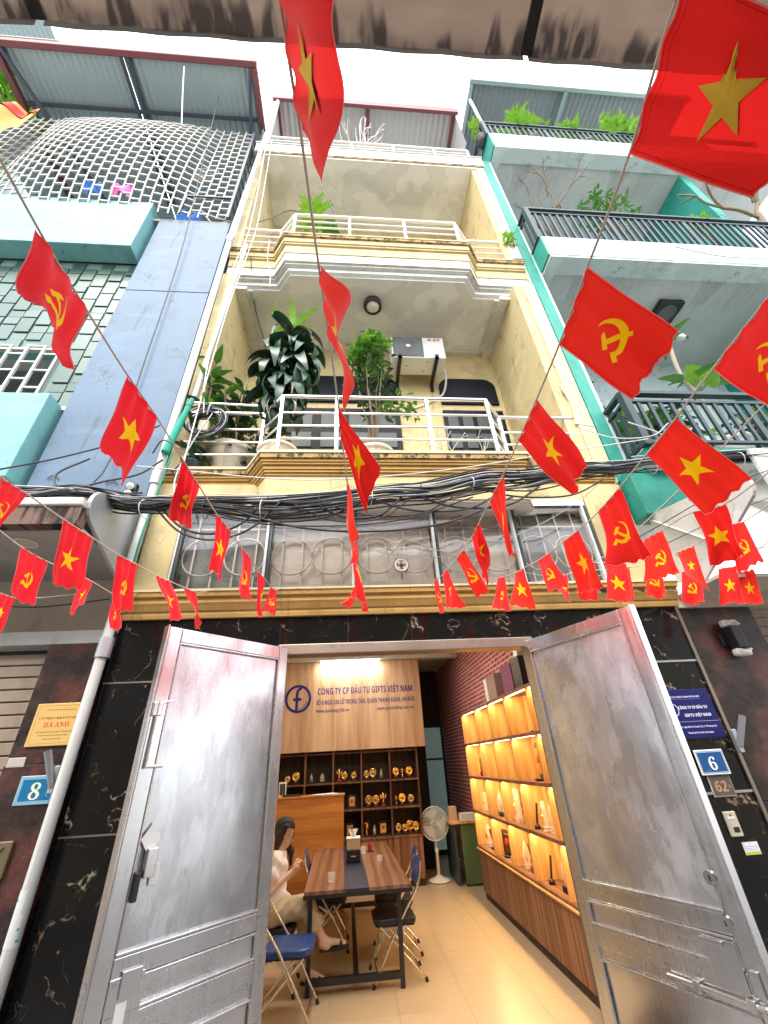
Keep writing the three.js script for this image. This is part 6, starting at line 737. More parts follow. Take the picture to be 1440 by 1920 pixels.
// folding chairs
function foldingChair(label, pos, turn, seatM, backM = mat.seatBlue) {
  const t = thing('folding_chair', label, 'chair', pos, turn, 'folding chairs round the table');
  const seat = new THREE.Shape(); const a = 0.19, b = 0.2, r = 0.08; seat.moveTo(-a + r * 0.5, -b); seat.lineTo(a - r, -b); seat.quadraticCurveTo(a + 0.02, -b, a + 0.02, -b + r); seat.lineTo(a + 0.02, b - r); seat.quadraticCurveTo(a + 0.02, b, a - r, b); seat.lineTo(-a + r * 0.5, b); seat.quadraticCurveTo(-a, b, -a, b - r * 0.5); seat.lineTo(-a, -b + r * 0.5); seat.quadraticCurveTo(-a, -b, -a + r * 0.5, -b);
  const sg = new THREE.ExtrudeGeometry(seat, { depth: 0.022, bevelEnabled: true, bevelThickness: 0.014, bevelSize: 0.014, bevelSegments: 4 }); sg.rotateX(-Math.PI / 2); sg.translate(0, 0.432, 0); mesh(t, 'seat', sg, seatM); const sb = new THREE.ExtrudeGeometry(seat, { depth: 0.012, bevelEnabled: false }); sb.rotateX(-Math.PI / 2); sb.translate(0, 0.404, 0); mesh(t, 'seat_pan', sb, mat.black);
  mesh(t, 'backrest', quadGrid((u, v) => V(-0.235 - 0.05 * (v < 0 ? 0 : 1 - v) * 0 - 0.03 * Math.cos((u - 0.5) * Math.PI) - 0.05 * (1 - v), 0.66 + 0.24 * (1 - v) - 0.03 * Math.pow(Math.abs(u - 0.5) * 2, 4) * (1 - v), (u - 0.5) * 0.41), 14, 8), backM); mesh(t, 'backrest_pad', quadGrid((u, v) => { const e = Math.pow(Math.sin(u * Math.PI) * Math.sin(v * Math.PI), 0.35); return V(-0.235 - 0.03 * Math.cos((u - 0.5) * Math.PI) - 0.05 * (1 - v) + 0.028 * e, 0.66 + 0.24 * (1 - v) - 0.03 * Math.pow(Math.abs(u - 0.5) * 2, 4) * (1 - v), (u - 0.5) * 0.41); }, 16, 12), backM);
  for (const s of [-1, 1]) { mesh(t, 'front_leg', tube([[-0.29, 0.89, s * 0.2], [-0.26, 0.75, s * 0.215], [-0.02, 0.42, s * 0.225], [0.24, 0.02, s * 0.225]], 0.0115, 24, 8), mat.chrome); mesh(t, 'rear_leg', tube([[0.16, 0.41, s * 0.19], [-0.05, 0.22, s * 0.19], [-0.27, 0.02, s * 0.19]], 0.0105, 16, 8), mat.chrome); for (const [x, z] of [[0.245, 0.225], [-0.275, 0.19]]) mesh(t, 'rubber_foot', [rod([x, 0, s * z], [x - (x > 0 ? 0.012 : -0.012), 0.035, s * z], 0.016, 10)], mat.black); mesh(t, 'side_link', [bar([-0.1, 0.405, s * 0.205], [0.02, 0.34, s * 0.205], 0.004, 0.02)], mat.chrome); }
  mesh(t, 'cross_bar', [rod([0.2, 0.085, -0.225], [0.2, 0.085, 0.225], 0.009)], mat.chrome); mesh(t, 'cross_bar', [rod([-0.22, 0.065, -0.19], [-0.22, 0.065, 0.19], 0.009)], mat.chrome); return t;
}
foldingChair('blue folding chair in the left foreground by the steel door', [-0.56, 0, -1.52], -0.05, mat.seatBlue);
foldingChair('folding chair under the seated woman', [-0.78, 0, -2.1], 0.0, mat.seatBlack);
foldingChair('folding chair pushed under the far left side of the table', [-0.28, 0, -3.05], 0.0, mat.seatBlack);
foldingChair('nearest folding chair on the right side of the table', [0.44, 0, -2.12], Math.PI + 0.04, mat.seatBlack);
foldingChair('second folding chair on the right side of the table', [0.5, 0, -2.75], Math.PI - 0.03, mat.seatBlack);
// ---------- plants ----------
function leafGeo(L, W, droop, twist = 0, n = 8, tip = 0.5, wave = 0) { // grows along +x from the origin, bends down
  return quadGrid((u, v) => { const t = v, w = W * Math.pow(Math.sin(Math.PI * Math.min(1, 0.06 + 0.94 * Math.pow(t, tip) * 0.97)), 0.8), a = -droop * t, x = L * (droop > 0.05 ? Math.sin(droop * t) / droop : t), y = L * (droop > 0.05 ? (Math.cos(droop * t) - 1) / droop : 0), s = (u - 0.5) * w; return V(x + s * 0, y + Math.abs(u - 0.5) * w * 0.25 + wave * Math.sin(t * 14 + u * 3) * t, s * Math.cos(twist * t)); }, 2, n);
}
function putLeaf(parent, g, p, az, el, m, roll = 0) { const o = mesh(parent, 'leaf', g, m); o.position.set(...p); o.rotation.set(roll, -az, el, 'YZX'); return o; }
function potGeo(r, h) { return lathe([[0, 0], [r * 0.72, 0], [r * 0.95, h * 0.85], [r * 1.03, h * 0.87], [r * 1.03, h], [r * 0.92, h], [r * 0.88, h * 0.88], [0, h * 0.86]], 28); }
function foliage(parent, pts, size, m, name = 'foliage', wide = 0.5) { // many small leaves joined into one part
  const gs = [], base = leafGeo(1, wide, 0.5, 0, 3); const pos = [], uv = [], nor = []; const p0 = norm(base.clone());
  const P = p0.attributes.position, U = p0.attributes.uv, N = p0.attributes.normal, mtx = new THREE.Matrix4(), q = new THREE.Quaternion(), v = V();
  for (const [x, y, z] of pts) { const s = size * rr(0.6, 1.25); q.setFromEuler(new THREE.Euler(rr(-0.7, 0.7), rr(0, 6.28), rr(-0.5, 0.9), 'YZX')); mtx.compose(V(x, y, z), q, V(s, s, s)); for (let i = 0; i < P.count; i++) { v.fromBufferAttribute(P, i).applyMatrix4(mtx); pos.push(v.x, v.y, v.z); v.fromBufferAttribute(N, i).applyQuaternion(q); nor.push(v.x, v.y, v.z); uv.push(U.getX(i), U.getY(i)); } }
  const g = new THREE.BufferGeometry(); g.setAttribute('position', new THREE.Float32BufferAttribute(pos, 3)); g.setAttribute('normal', new THREE.Float32BufferAttribute(nor, 3)); g.setAttribute('uv', new THREE.Float32BufferAttribute(uv, 2)); return stuff(mesh(parent, name, g, m));
}
function twigs(parent, root, dir, L, depth, r, m, out, spread = 0.7) { // branching stems; collects leaf points
  const end = V(...root).addScaledVector(dir, L), mid = V(...root).addScaledVector(dir, L * 0.5).add(V(rr(-0.1, 0.1) * L, rr(0, 0.1) * L, rr(-0.1, 0.1) * L));
  mesh(parent, 'branch', tube([root, mid.toArray(), end.toArray()], r, 6, 5), m); if (out) for (let k = 0; k < 3; k++) { const t = rr(0.3, 1); out.push(V(...root).lerp(end, t).add(V(rr(-1, 1), rr(-0.5, 1), rr(-1, 1)).multiplyScalar(L * 0.12)).toArray()); }
  if (depth > 0) for (let k = 0, n = 2 + (rnd() < 0.4 ? 1 : 0); k < n; k++) twigs(parent, end.toArray(), dir.clone().add(V(rr(-1, 1), rr(-0.3, 0.6), rr(-1, 1)).multiplyScalar(spread)).normalize(), L * rr(0.6, 0.85), depth - 1, r * 0.7, m, out, spread);
}
{ // dracaena
  const t = thing('dracaena_plant', 'tall potted dracaena with drooping dark leaves on the lower balcony', 'potted plant', [-0.84, 4.69, -0.12]); mesh(t, 'pot', potGeo(0.24, 0.3), mat.pot); mesh(t, 'soil', new THREE.CylinderGeometry(0.2, 0.2, 0.02, 20).translate(0, 0.26, 0), mat.soil);
  const tops = [[0.02, 2.55, 0.02], [0.2, 2.2, 0.1], [-0.18, 2.05, 0.08], [0.1, 1.75, 0.05], [-0.05, 1.5, 0.1]];
  tops.forEach(([x, y, z], i) => { mesh(t, 'stem', tube([[rr(-0.05, 0.05), 0.25, rr(-0.05, 0.05)], [x * 0.3, 0.9, z * 0.4], [x * 0.8, y * 0.7, z], [x, y, z]], 0.028 - 0.002 * i, 20, 7), mat.bark); });
  for (const [ti, [x, y, z]] of tops.entries()) { const n = 30; for (let k = 0; k < n; k++) { const az = k * 2.399 + ti, lvl = k / n, el = ti === 0 ? 0.6 - 1.4 * lvl : 0.25 - 1.1 * lvl; const L = rr(0.45, 0.7), dr = 1.5 + 0.9 * rnd() + 0.3 * lvl; putLeaf(t, leafGeo(L, rr(0.12, 0.17), dr, rr(-0.4, 0.4), 9, 0.7, 0.012), [x + rr(-0.03, 0.03), y - 0.6 * lvl + rr(-0.05, 0.05), z], az, el, green.dracaena, rr(-0.4, 0.4)); } }
  for (const [az, el, L] of [[2.6, 1.0, 0.5], [0.4, 1.1, 0.55], [1.6, 1.35, 0.5], [3.6, 0.7, 0.45], [-0.5, 1.2, 0.42]]) putLeaf(t, leafGeo(L, 0.13, 0.7, 0, 9, 0.7), [0.02, 2.58, 0.04], az, el, green.bright);
  for (let k = 0; k < 10; k++) mesh(t, 'dry_leaf', leafGeo(0.5, 0.05, 2.2, 0.5, 7), mat.dryBranch).position.set(rr(-0.1, 0.1), rr(0.9, 1.5), 0.1);
  t.children.filter((c) => c.name === 'dry_leaf').forEach((c, i) => { c.rotation.y = i * 1.3; });
}
{ // ficus shrub
  const t = thing('ficus_plant', 'bushy green potted shrub behind the stainless railing, left of the air conditioner', 'potted plant', [0.3, 4.69, -0.22]); mesh(t, 'pot', potGeo(0.26, 0.34), mat.pot); mesh(t, 'soil', new THREE.CylinderGeometry(0.22, 0.22, 0.02, 20).translate(0, 0.29, 0), mat.soil); const out = [];
  for (const d of [[-0.15, 1, 0.1], [0.06, 1, 0.12], [0.1, 0.9, 0.15], [-0.05, 1, 0.2], [0.0, 1.1, 0]]) { const e = V(...d).normalize().multiplyScalar(1.05); mesh(t, 'stem', tube([[0, 0.3, 0], [e.x * 0.5 + 0.02, 0.3 + e.y * 0.5, e.z * 0.5], [e.x, 0.3 + e.y, e.z]], 0.014, 10, 6), mat.bark); twigs(t, [e.x, 0.3 + e.y, e.z], V(...d).normalize(), 0.34, 2, 0.008, mat.bark, out, 0.55); }
  const pts = []; for (const p of out) for (let k = 0; k < 5; k++) pts.push([p[0] + rr(-0.1, 0.1), p[1] + rr(-0.12, 0.1), p[2] + rr(-0.1, 0.1)]); foliage(t, pts.filter((p, i) => i % 2), 0.11, green.mid); foliage(t, pts.filter((p, i) => !(i % 2) && p[1] > 1.9), 0.12, green.bright); const low = []; for (let k = 0; k < 160; k++) low.push([rr(-0.22, 0.3), rr(1.0, 2.0), rr(-0.1, 0.25)]); foliage(t, low, 0.11, green.dark); const front = []; for (let k = 0; k < 60; k++) front.push([rr(0.1, 0.55), rr(0.75, 1.05), rr(0.2, 0.45)]); foliage(t, front, 0.1, green.mid);
}
{ // left end of the lower balcony
  const t = thing('zz_plant', 'glossy leaved plant in a big cream pot behind the cable coil', 'potted plant', [-1.48, 4.69, -0.42]); mesh(t, 'pot', potGeo(0.3, 0.52), mat.pot); mesh(t, 'soil', new THREE.CylinderGeometry(0.26, 0.26, 0.02, 20).translate(0, 0.45, 0), mat.soil);
  for (let k = 0; k < 12; k++) { const a = k * 0.9, e = V(Math.cos(a) * rr(0.15, 0.4), rr(0.9, 1.5), Math.sin(a) * 0.3 + 0.15); mesh(t, 'stem', tube([[0, 0.45, 0], [e.x * 0.4, e.y * 0.6, e.z * 0.5], e.toArray()], 0.01, 10, 5), mat.bark); for (let j = 0; j < 8; j++) { const q = 0.4 + j * 0.085; putLeaf(t, leafGeo(rr(0.16, 0.24), 0.08, 0.6, 0, 5, 0.8), [e.x * q * q, 0.45 + (e.y - 0.45) * q, e.z * q], a + (j % 2 ? 1.2 : -1.2), rr(0.1, 0.7), j > 5 && k % 3 === 0 ? green.bright : pick([green.dark, green.mid])); } }
  const u = thing('pot_plant', 'dark leafy plant by the wall at the far left of the lower balcony', 'potted plant', [-1.8, 4.69, -0.15]); mesh(u, 'pot', potGeo(0.12, 0.24), mat.bark); for (let k = 0; k < 26; k++) { const a = k * 2.4; putLeaf(u, leafGeo(rr(0.22, 0.4), 0.1, 0.8, 0, 6), [0.03 * Math.cos(a), k % 3 === 0 ? 1.6 + rr(-0.2, 0.3) : rr(0.25, 1.5), 0.05 + 0.03 * Math.sin(a)], a, rr(0.1, 0.9), pick([green.dark, green.mid, green.mid])); } mesh(u, 'stem', tube([[0, 0.2, 0], [0.02, 1, 0.03], [0, 1.9, 0.05]], 0.014, 10, 6), mat.bark);
  const low = thing('low_plant', 'low dark plant with dry stems between the two big pots', 'potted plant', [-1.15, 4.69, -0.3]); mesh(low, 'pot', potGeo(0.13, 0.18), mat.darkMetal); for (let k = 0; k < 18; k++) mesh(low, 'dry_stem', tube([[rr(-0.08, 0.08), 0.15, rr(-0.05, 0.05)], [rr(-0.2, 0.2), rr(0.3, 0.5), rr(-0.1, 0.15)], [rr(-0.3, 0.3), rr(0.4, 0.9), rr(-0.1, 0.2)]], 0.007, 8, 5), mat.dryBranch); foliage(low, Array.from({ length: 60 }, () => [rr(-0.28, 0.28), rr(0.1, 0.7), rr(-0.1, 0.2)]), 0.14, green.dark);
  const low2 = thing('low_plant', 'low dark leaves at the left foot of the stainless railing', 'potted plant', [-1.78, 4.69, -0.1]); mesh(low2, 'pot', potGeo(0.1, 0.12), mat.darkMetal); for (let k = 0; k < 14; k++) putLeaf(low2, leafGeo(rr(0.14, 0.24), 0.07, 0.5, 0, 5), [rr(-0.05, 0.2), rr(0.1, 0.25), rr(0, 0.08)], rr(0, 6.3), rr(0, 1), green.dark);
  const dr = thing('dry_branches', 'bare pale branches behind the railing before the right balcony door', 'branches', [1.35, 4.69, -0.1]); for (let k = 0; k < 5; k++) twigs(dr, [rr(-0.25, 0.4), 0.05, rr(-0.1, 0.1)], V(rr(-0.6, 0.6), 0.9, rr(-0.2, 0.4)).normalize(), 0.25, 2, 0.008, mat.whiteBranch, null, 0.9);
  // middle balcony: bright palmate leaves
  const br = thing('bright_plant', 'bright yellow green leafy plant on the middle balcony', 'potted plant', [-0.75, 9.46, -0.35]); mesh(br, 'pot', potGeo(0.2, 0.3), mat.pot); mesh(br, 'stem', tube([[0, 0.25, 0], [0.03, 1.2, 0.05], [0.05, 2.1, 0.1]], 0.025, 12, 6), mat.bark);
  for (let k = 0; k < 30; k++) { const a = k * 2.4, L = rr(0.3, 0.5); putLeaf(br, leafGeo(L, 0.15, 0.5, 0, 6), [0.05, 2.1 - 0.02 * k, 0.1], a, 0.8 - 0.035 * k, green.bright); } for (let k = 0; k < 8; k++) putLeaf(br, leafGeo(0.4, 0.13, 0.9, 0, 6), [0.3 + rr(-0.2, 0.3), 1.3 - rr(0, 0.4), 0.12], k * 0.9, 0.2, green.mid);
  mesh(br, 'stalk', tube([[-0.05, 1.9, 0.1], [-0.4, 1.9, 0.15], [-0.75, 1.4, 0.2], [-0.95, 1.1, 0.25]], 0.012, 14, 5), mat.bark);
  const tr = thing('bare_shrub', 'bare white branched shrub on the roof terrace behind the railing', 'shrub', [0.15, 13.99, -0.3]); for (let k = 0; k < 7; k++) twigs(tr, [rr(-0.2, 0.3), 0.1, rr(-0.1, 0.1)], V(rr(-0.35, 0.5), 1, rr(-0.1, 0.1)).normalize(), 0.75, 2, 0.022, mat.whiteBranch, null, 0.5); mesh(tr, 'pot', potGeo(0.2, 0.25), mat.pot);
  // right house
  const clump = (l, x, y, z, base, w, h, n, s, m, st = 5) => { const t2 = thing('balcony_plant', l, 'potted plant', [x, base, z]); if (h > 0.45) mesh(t2, 'pot', potGeo(0.16, 0.22), mat.darkMetal); const out = []; for (let k = 0; k < st; k++) { const ex = rr(-w, w) * 0.6, top = (y - base) * rr(0.8, 1); mesh(t2, 'stem', tube([[0, 0.25, 0], [ex * 0.5, top * 0.6, rr(-0.05, 0.05)], [ex, top, rr(-0.1, 0.1)]], 0.014, 8, 5), mat.bark); for (let j = 0; j < n / st; j++) out.push([ex + rr(-1, 1) * w * 0.45, top + rr(-1, 0.5) * h * 0.5, rr(-0.3, 0.3) * w]); } foliage(t2, out, s, m, 'foliage', 0.42); return t2; };
  clump('bright plant over the topmost green railing, left of three clumps', 4.65, 16.5, 0.15, 14.74, 0.6, 1.2, 130, 0.26, green.bright); clump('large bright plant over the topmost green railing by the big flag', 7.3, 16.4, 0.1, 14.74, 0.95, 1.2, 330, 0.26, green.bright, 9); clump('small bright plant on the topmost railing between the two larger clumps', 6.1, 16.2, 0.15, 14.74, 0.4, 0.7, 70, 0.25, green.bright, 3); clump('pale sprig at the left corner post of the topmost railing', 3.36, 16.2, 0.1, 14.74, 0.25, 1.2, 50, 0.18, green.bright, 4);
  clump('leafy green plant behind the middle green railing', 5.4, 11.9, 0.05, 9.66, 0.7, 1.2, 200, 0.16, green.mid, 8); clump('small bright tuft on the middle green railing at right', 7.35, 11.2, 0.1, 9.66, 0.3, 0.4, 60, 0.2, green.bright, 4); clump('small bright sprig on the wall top left of the middle green railing', 3.05, 10.15, 0.08, 9.5, 0.15, 0.4, 40, 0.12, green.bright, 3);
  const bb = thing('bare_branches', 'dark bare branches above the left corner of the middle railing', 'branches', [4.0, 9.66, 0.05]); twigs(bb, [-0.3, 1.1, 0], V(0.25, 1, 0).normalize(), 0.6, 3, 0.022, mat.bark, null, 0.65); twigs(bb, [0.0, 1.0, 0], V(0.35, 1, 0.05).normalize(), 0.75, 3, 0.025, mat.bark, null, 0.6); mesh(bb, 'pot', potGeo(0.16, 0.25), mat.darkMetal); mesh(bb, 'stem', tube([[0, 0.2, 0], [-0.1, 0.7, 0], [-0.3, 1.1, 0]], 0.025, 8, 6), mat.bark); mesh(bb, 'stem', tube([[0, 0.2, 0], [0.02, 0.6, 0], [0, 1.0, 0]], 0.028, 8, 6), mat.bark);
  const b2 = thing('bare_branches', 'dark bare branch at the right end of the middle railing', 'branches', [8.9, 9.66, 0.1]); mesh(b2, 'stem', tube([[0, 0.2, 0], [-0.1, 1, 0], [0.1, 2.0, 0]], 0.07, 10, 6), mat.bark); twigs(b2, [0.1, 2.0, 0], V(0.5, 0.9, 0).normalize(), 0.7, 2, 0.045, mat.bark, null, 0.7); twigs(b2, [0.05, 1.8, 0], V(-0.9, 0.6, 0).normalize(), 0.8, 2, 0.035, mat.bark, null, 0.6); mesh(b2, 'pot', potGeo(0.16, 0.25), mat.darkMetal);
  const frangi = thing('frangipani', 'broad leaved plant rising over the lowest green railing', 'potted plant', [5.0, 4.76, -0.1]); mesh(frangi, 'pot', potGeo(0.26, 0.4), mat.plasticWhite); mesh(frangi, 'stem', tube([[0, 0.3, 0], [0.05, 1.2, 0], [-0.1, 1.7, 0.05], [0.0, 2.5, 0.1]], 0.03, 14, 7), mat.dryBranch); for (let k = 0; k < 12; k++) putLeaf(frangi, leafGeo(rr(0.35, 0.5), 0.16, 0.6, 0, 7), [rr(-0.1, 0.35), 1.55 + rr(-0.1, 0.2), 0.05], k * 2.4, rr(0.3, 1.1), pick([green.bright, green.mid])); for (let k = 0; k < 5; k++) putLeaf(frangi, leafGeo(0.4, 0.15, 0.6, 0, 7), [-0.0, 2.5, 0.1], k * 1.3, rr(0, 0.8), green.mid); for (const [x, y] of [[0.25, 2.55], [0.5, 1.85]]) mesh(frangi, 'flower', new THREE.SphereGeometry(0.06, 8, 6).scale(1.3, 0.8, 1).translate(x, y, 0.1), mat.plasticWhite);
  for (const [l, x] of [['white tub with dark leaves behind the lowest railing, at its corner', 3.85], ['white tub with leaves behind the lowest railing, second from its corner', 4.35], ['white tub with leaves behind the lowest railing, farthest right', 5.6]]) { const t3 = thing('tub_plant', l, 'potted plant', [x, 4.76, -0.15]); mesh(t3, 'tub', [rbox(-0.2, 0.2, 0, 0.26, -0.15, 0.15, 0.03)], mat.plasticWhite); foliage(t3, Array.from({ length: 120 }, () => [rr(-0.28, 0.28), rr(0.25, 0.95), rr(-0.2, 0.25)]), 0.17, pick([green.mid, green.dark])); foliage(t3, Array.from({ length: 16 }, () => [rr(-0.28, 0.28), rr(0.35, 0.9), rr(0.05, 0.25)]), 0.2, green.bright); for (let k = 0; k < 5; k++) mesh(t3, 'stem', tube([[rr(-0.1, 0.1), 0.2, 0], [rr(-0.2, 0.2), 0.5, 0.05], [rr(-0.25, 0.25), 0.9, 0.1]], 0.012, 8, 5), mat.bark); }
  const vl = thing('corner_vine', 'leafy stems at the wall end of the lowest green railing', 'plant', [3.42, 4.76, -0.5]); for (let k = 0; k < 4; k++) mesh(vl, 'stem', tube([[0, 0, 0], [0.05 * k, 0.8, 0.05], [0.1 * k - 0.1, 1.5 + 0.15 * k, 0.2]], 0.01, 8, 5), mat.bark); foliage(vl, Array.from({ length: 70 }, () => [rr(-0.15, 0.35), rr(0.6, 1.9), rr(-0.1, 0.35)]), 0.15, green.mid);
  // leaves at the left edge of the roof
  const tl = thing('rooftop_tree', 'bright tree crown at the left edge beyond the metal roof', 'tree', [-9.1, 10.0, -0.6]); mesh(tl, 'trunk', tube([[0, 0, 0], [0.1, 2, 0.1], [0.3, 4, 0.2]], 0.12, 12, 8), mat.bark); const out = []; for (const d of [[-0.5, 1, 0.2], [0.2, 1, 0.3], [0.5, 0.9, 0.2], [0, 1, -0.4]]) twigs(tl, [0.3, 4, 0.2], V(...d).normalize(), 1.0, 3, 0.05, mat.bark, out, 0.8); const pts = []; for (const p of out) for (let k = 0; k < 8; k++) pts.push([p[0] + rr(-0.4, 0.4), p[1] + rr(-0.4, 0.3), p[2] + rr(-0.4, 0.4)]); foliage(tl, pts, 0.3, green.bright, 'crown');
}
// ---------- the woman ----------
{
  const W = thing('person', 'seated woman in white shirt, khaki trousers and glasses looking at her phone', 'person');
  const seg = (p, a, b, ra, rb) => { const bx = b[0] - a[0], by = b[1] - a[1], bz = b[2] - a[2], px = p[0] - a[0], py = p[1] - a[1], pz = p[2] - a[2]; let t = (px * bx + py * by + pz * bz) / (bx * bx + by * by + bz * bz); t = t < 0 ? 0 : t > 1 ? 1 : t; const dx = px - t * bx, dy = py - t * by, dz = pz - t * bz; return Math.sqrt(dx * dx + dy * dy + dz * dz) - (ra + (rb - ra) * t); };
  const ell = (p, c, r) => { const x = (p[0] - c[0]) / r[0], y = (p[1] - c[1]) / r[1], z = (p[2] - c[2]) / r[2], k = Math.sqrt(x * x + y * y + z * z); return (k - 1) * Math.min(r[0], r[1], r[2]); };
  const smin = (a, b, k) => { const h = Math.max(k - Math.abs(a - b), 0) / k; return Math.min(a, b) - h * h * k * 0.25; };
  function march(f, c, half, res) {
    const mc = new MarchingCubes(res, mat.skin, false, false, 400000); mc.isolation = 0; const h = res / 2;
    for (let k = 0; k < res; k++) for (let j = 0; j < res; j++) for (let i = 0; i < res; i++) mc.field[k * res * res + j * res + i] = -f([c[0] + (i - h) / h * half, c[1] + (j - h) / h * half, c[2] + (k - h) / h * half]);
    mc.update(); const n = mc.count, g = new THREE.BufferGeometry(); const pos = new Float32Array(n * 3); for (let i = 0; i < n * 3; i += 3) for (let a = 0; a < 3; a++) pos[i + a] = c[a] + mc.positionArray[i + a] * half;
    g.setAttribute('position', new THREE.BufferAttribute(pos, 3)); const m = mergeVertices(g, 1e-5); m.computeVertexNormals(); const sm = m.toNonIndexed(); return boxUV(sm);
  }
  const cap = (list, k) => (p) => { let d = 9; for (const [a, b, ra, rb] of list) d = smin(d, seg(p, a, b, ra, rb), k); return d; };
  const J = { hipR: [-0.8, 0.555, -1.98], hipL: [-0.8, 0.555, -2.17], waist: [-0.82, 0.72, -2.08], chest: [-0.8, 0.92, -2.08], neck: [-0.775, 1.05, -2.08], shR: [-0.8, 0.99, -1.93], shL: [-0.8, 0.99, -2.23], elR: [-0.82, 0.755, -1.87], elL: [-0.74, 0.76, -2.27], wrR: [-0.625, 0.875, -1.99], wrL: [-0.605, 0.85, -2.14], knR: [-0.47, 0.615, -1.98], knL: [-0.47, 0.5, -2.13], anR: [-0.27, 0.33, -2.0], anL: [-0.45, 0.09, -2.14], head: [-0.725, 1.19, -2.08] };
  // head: tilted forward, turned to +x
  const tilt = 0.38, ct = Math.cos(tilt), st = Math.sin(tilt), hc = J.head; const toHead = (p) => { const x = p[0] - hc[0], y = p[1] - hc[1]; return [x * ct - y * st, x * st + y * ct, p[2] - hc[2]]; };
  const headF = (P) => { const p = toHead(P); let d = ell(p, [-0.012, 0.025, 0], [0.093, 0.1, 0.075]); d = smin(d, ell(p, [0.02, -0.045, 0], [0.062, 0.075, 0.056]), 0.03); d = smin(d, ell(p, [0.055, -0.092, 0], [0.022, 0.02, 0.026]), 0.03); d = smin(d, seg(p, [0.078, 0.005, 0], [0.097, -0.032, 0], 0.007, 0.012), 0.012); d = smin(d, ell(p, [0.082, -0.062, 0], [0.012, 0.009, 0.02]), 0.012); for (const s of [-1, 1]) { d = smin(d, ell(p, [-0.005, -0.01, s * 0.074], [0.02, 0.03, 0.009]), 0.006); d = Math.max(d, -ell(p, [0.09, 0.005, s * 0.03], [0.014, 0.012, 0.017])); d = smin(d, ell(p, [0.075, 0.003, s * 0.03], [0.012, 0.011, 0.014]), 0.004); } return d; };
  const neckList = [[J.neck, [-0.745, 1.13, -2.08], 0.05, 0.045]];
  const arms = [[J.shR, J.elR, 0.048, 0.037], [J.elR, J.wrR, 0.037, 0.024], [J.shL, J.elL, 0.048, 0.037], [J.elL, J.wrL, 0.037, 0.024]];
  const legs = [[[-0.36, 0.46, -1.985], J.anR, 0.046, 0.03], [[-0.46, 0.25, -2.135], J.anL, 0.044, 0.031], [J.anR, [-0.07, 0.305, -2.01], 0.034, 0.02], [[-0.3, 0.31, -2.0], [-0.24, 0.285, -2.0], 0.03, 0.03], [J.anL, [-0.28, 0.045, -2.1], 0.035, 0.02], [[-0.48, 0.06, -2.14], [-0.44, 0.045, -2.13], 0.03, 0.03], [J.hipR, J.knR, 0.07, 0.055], [J.knR, [-0.36, 0.46, -1.985], 0.055, 0.046], [J.hipL, J.knL, 0.07, 0.055], [J.knL, [-0.46, 0.25, -2.135], 0.055, 0.044]];
  const torso = [[J.hipR, J.hipL, 0.1, 0.1], [[-0.82, 0.6, -2.08], J.waist, 0.11, 0.1], [J.waist, J.chest, 0.1, 0.1], [J.shR, J.shL, 0.05, 0.05], [J.chest, J.neck, 0.09, 0.05]];
  const bodyF = cap([...torso, ...neckList, ...arms, ...legs], 0.035); const gBody = march((p) => smin(bodyF(p), headF(p) + 0.004, 0.015), [-0.5, 0.68, -2.08], 0.72, 112);
  const gHead = march((p) => smin(headF(p), cap(neckList, 0.02)(p), 0.02), [-0.72, 1.19, -2.08], 0.19, 76);
  // hands round the phone: palm, four fingers of unequal length, thumb from its side
  function hand(w, side) { // side +1 right hand (nearer the camera)
    const z = (k) => w[2] - side * k, L = [], pc = [w[0] + 0.045, w[1] + 0.035, z(0.012)]; L.push([w, pc, 0.022, 0.026]);
    for (let f = 0; f < 4; f++) { const len = [0.8, 1, 0.95, 0.74][f], b = [w[0] + 0.062 - f * 0.012, w[1] + 0.066 - f * 0.017, z(0.012)], m = [b[0] + 0.034 * len, b[1] + 0.016 * len, z(0.03)], e = [m[0] + 0.012, m[1] - 0.004, z(0.056 * len)]; L.push([pc, b, 0.02, 0.0105], [b, m, 0.0098, 0.009], [m, e, 0.009, 0.0078]); }
    const tb = [w[0] + 0.025, w[1] + 0.052, z(0.004)], tm = [w[0] + 0.045, w[1] + 0.088, z(0.022)]; L.push([[w[0] + 0.02, w[1] + 0.03, z(0.006)], tb, 0.017, 0.0125], [tb, tm, 0.0115, 0.01], [tm, [tm[0] + 0.026, tm[1] + 0.008, z(0.036)], 0.0098, 0.008]); return march(cap(L, 0.01), [w[0] + 0.05, w[1] + 0.05, w[2]], 0.115, 66); }
  mesh(W, 'body', [gBody, gHead, hand(J.wrR, 1), hand(J.wrL, -1)], mat.skin);
  const fold = (p, k, a) => a * (Math.sin(p[1] * k + p[0] * k * 0.6 + 2 * Math.sin(p[2] * 19)) * Math.sin(p[2] * 31 + p[0] * 17) + 0.6 * Math.sin(p[0] * 61 - p[1] * 47 + p[2] * 23));
  const shirtF = cap([[[-0.82, 0.61, -2.03], [-0.82, 0.61, -2.14], 0.128, 0.128], [[-0.82, 0.6, -2.08], J.waist, 0.135, 0.128], [J.waist, J.chest, 0.125, 0.118], [J.shR, J.shL, 0.066, 0.066], [J.chest, [-0.785, 1.0, -2.08], 0.115, 0.07], [J.shR, [-0.808, 0.87, -1.895], 0.066, 0.068], [J.shL, [-0.77, 0.87, -2.25], 0.066, 0.066], [[-0.78, 0.6, -2.08], [-0.66, 0.64, -2.07], 0.1, 0.05]], 0.05);
  mesh(W, 'shirt', march((p) => Math.max(shirtF(p) + fold(p, 46, 0.005), 0.575 - p[1] + 0.15 * (p[0] + 0.8), -(ell(p, [-0.762, 1.075, -2.08], [0.06, 0.05, 0.065]))), [-0.8, 0.82, -2.08], 0.32, 84), mat.shirt);
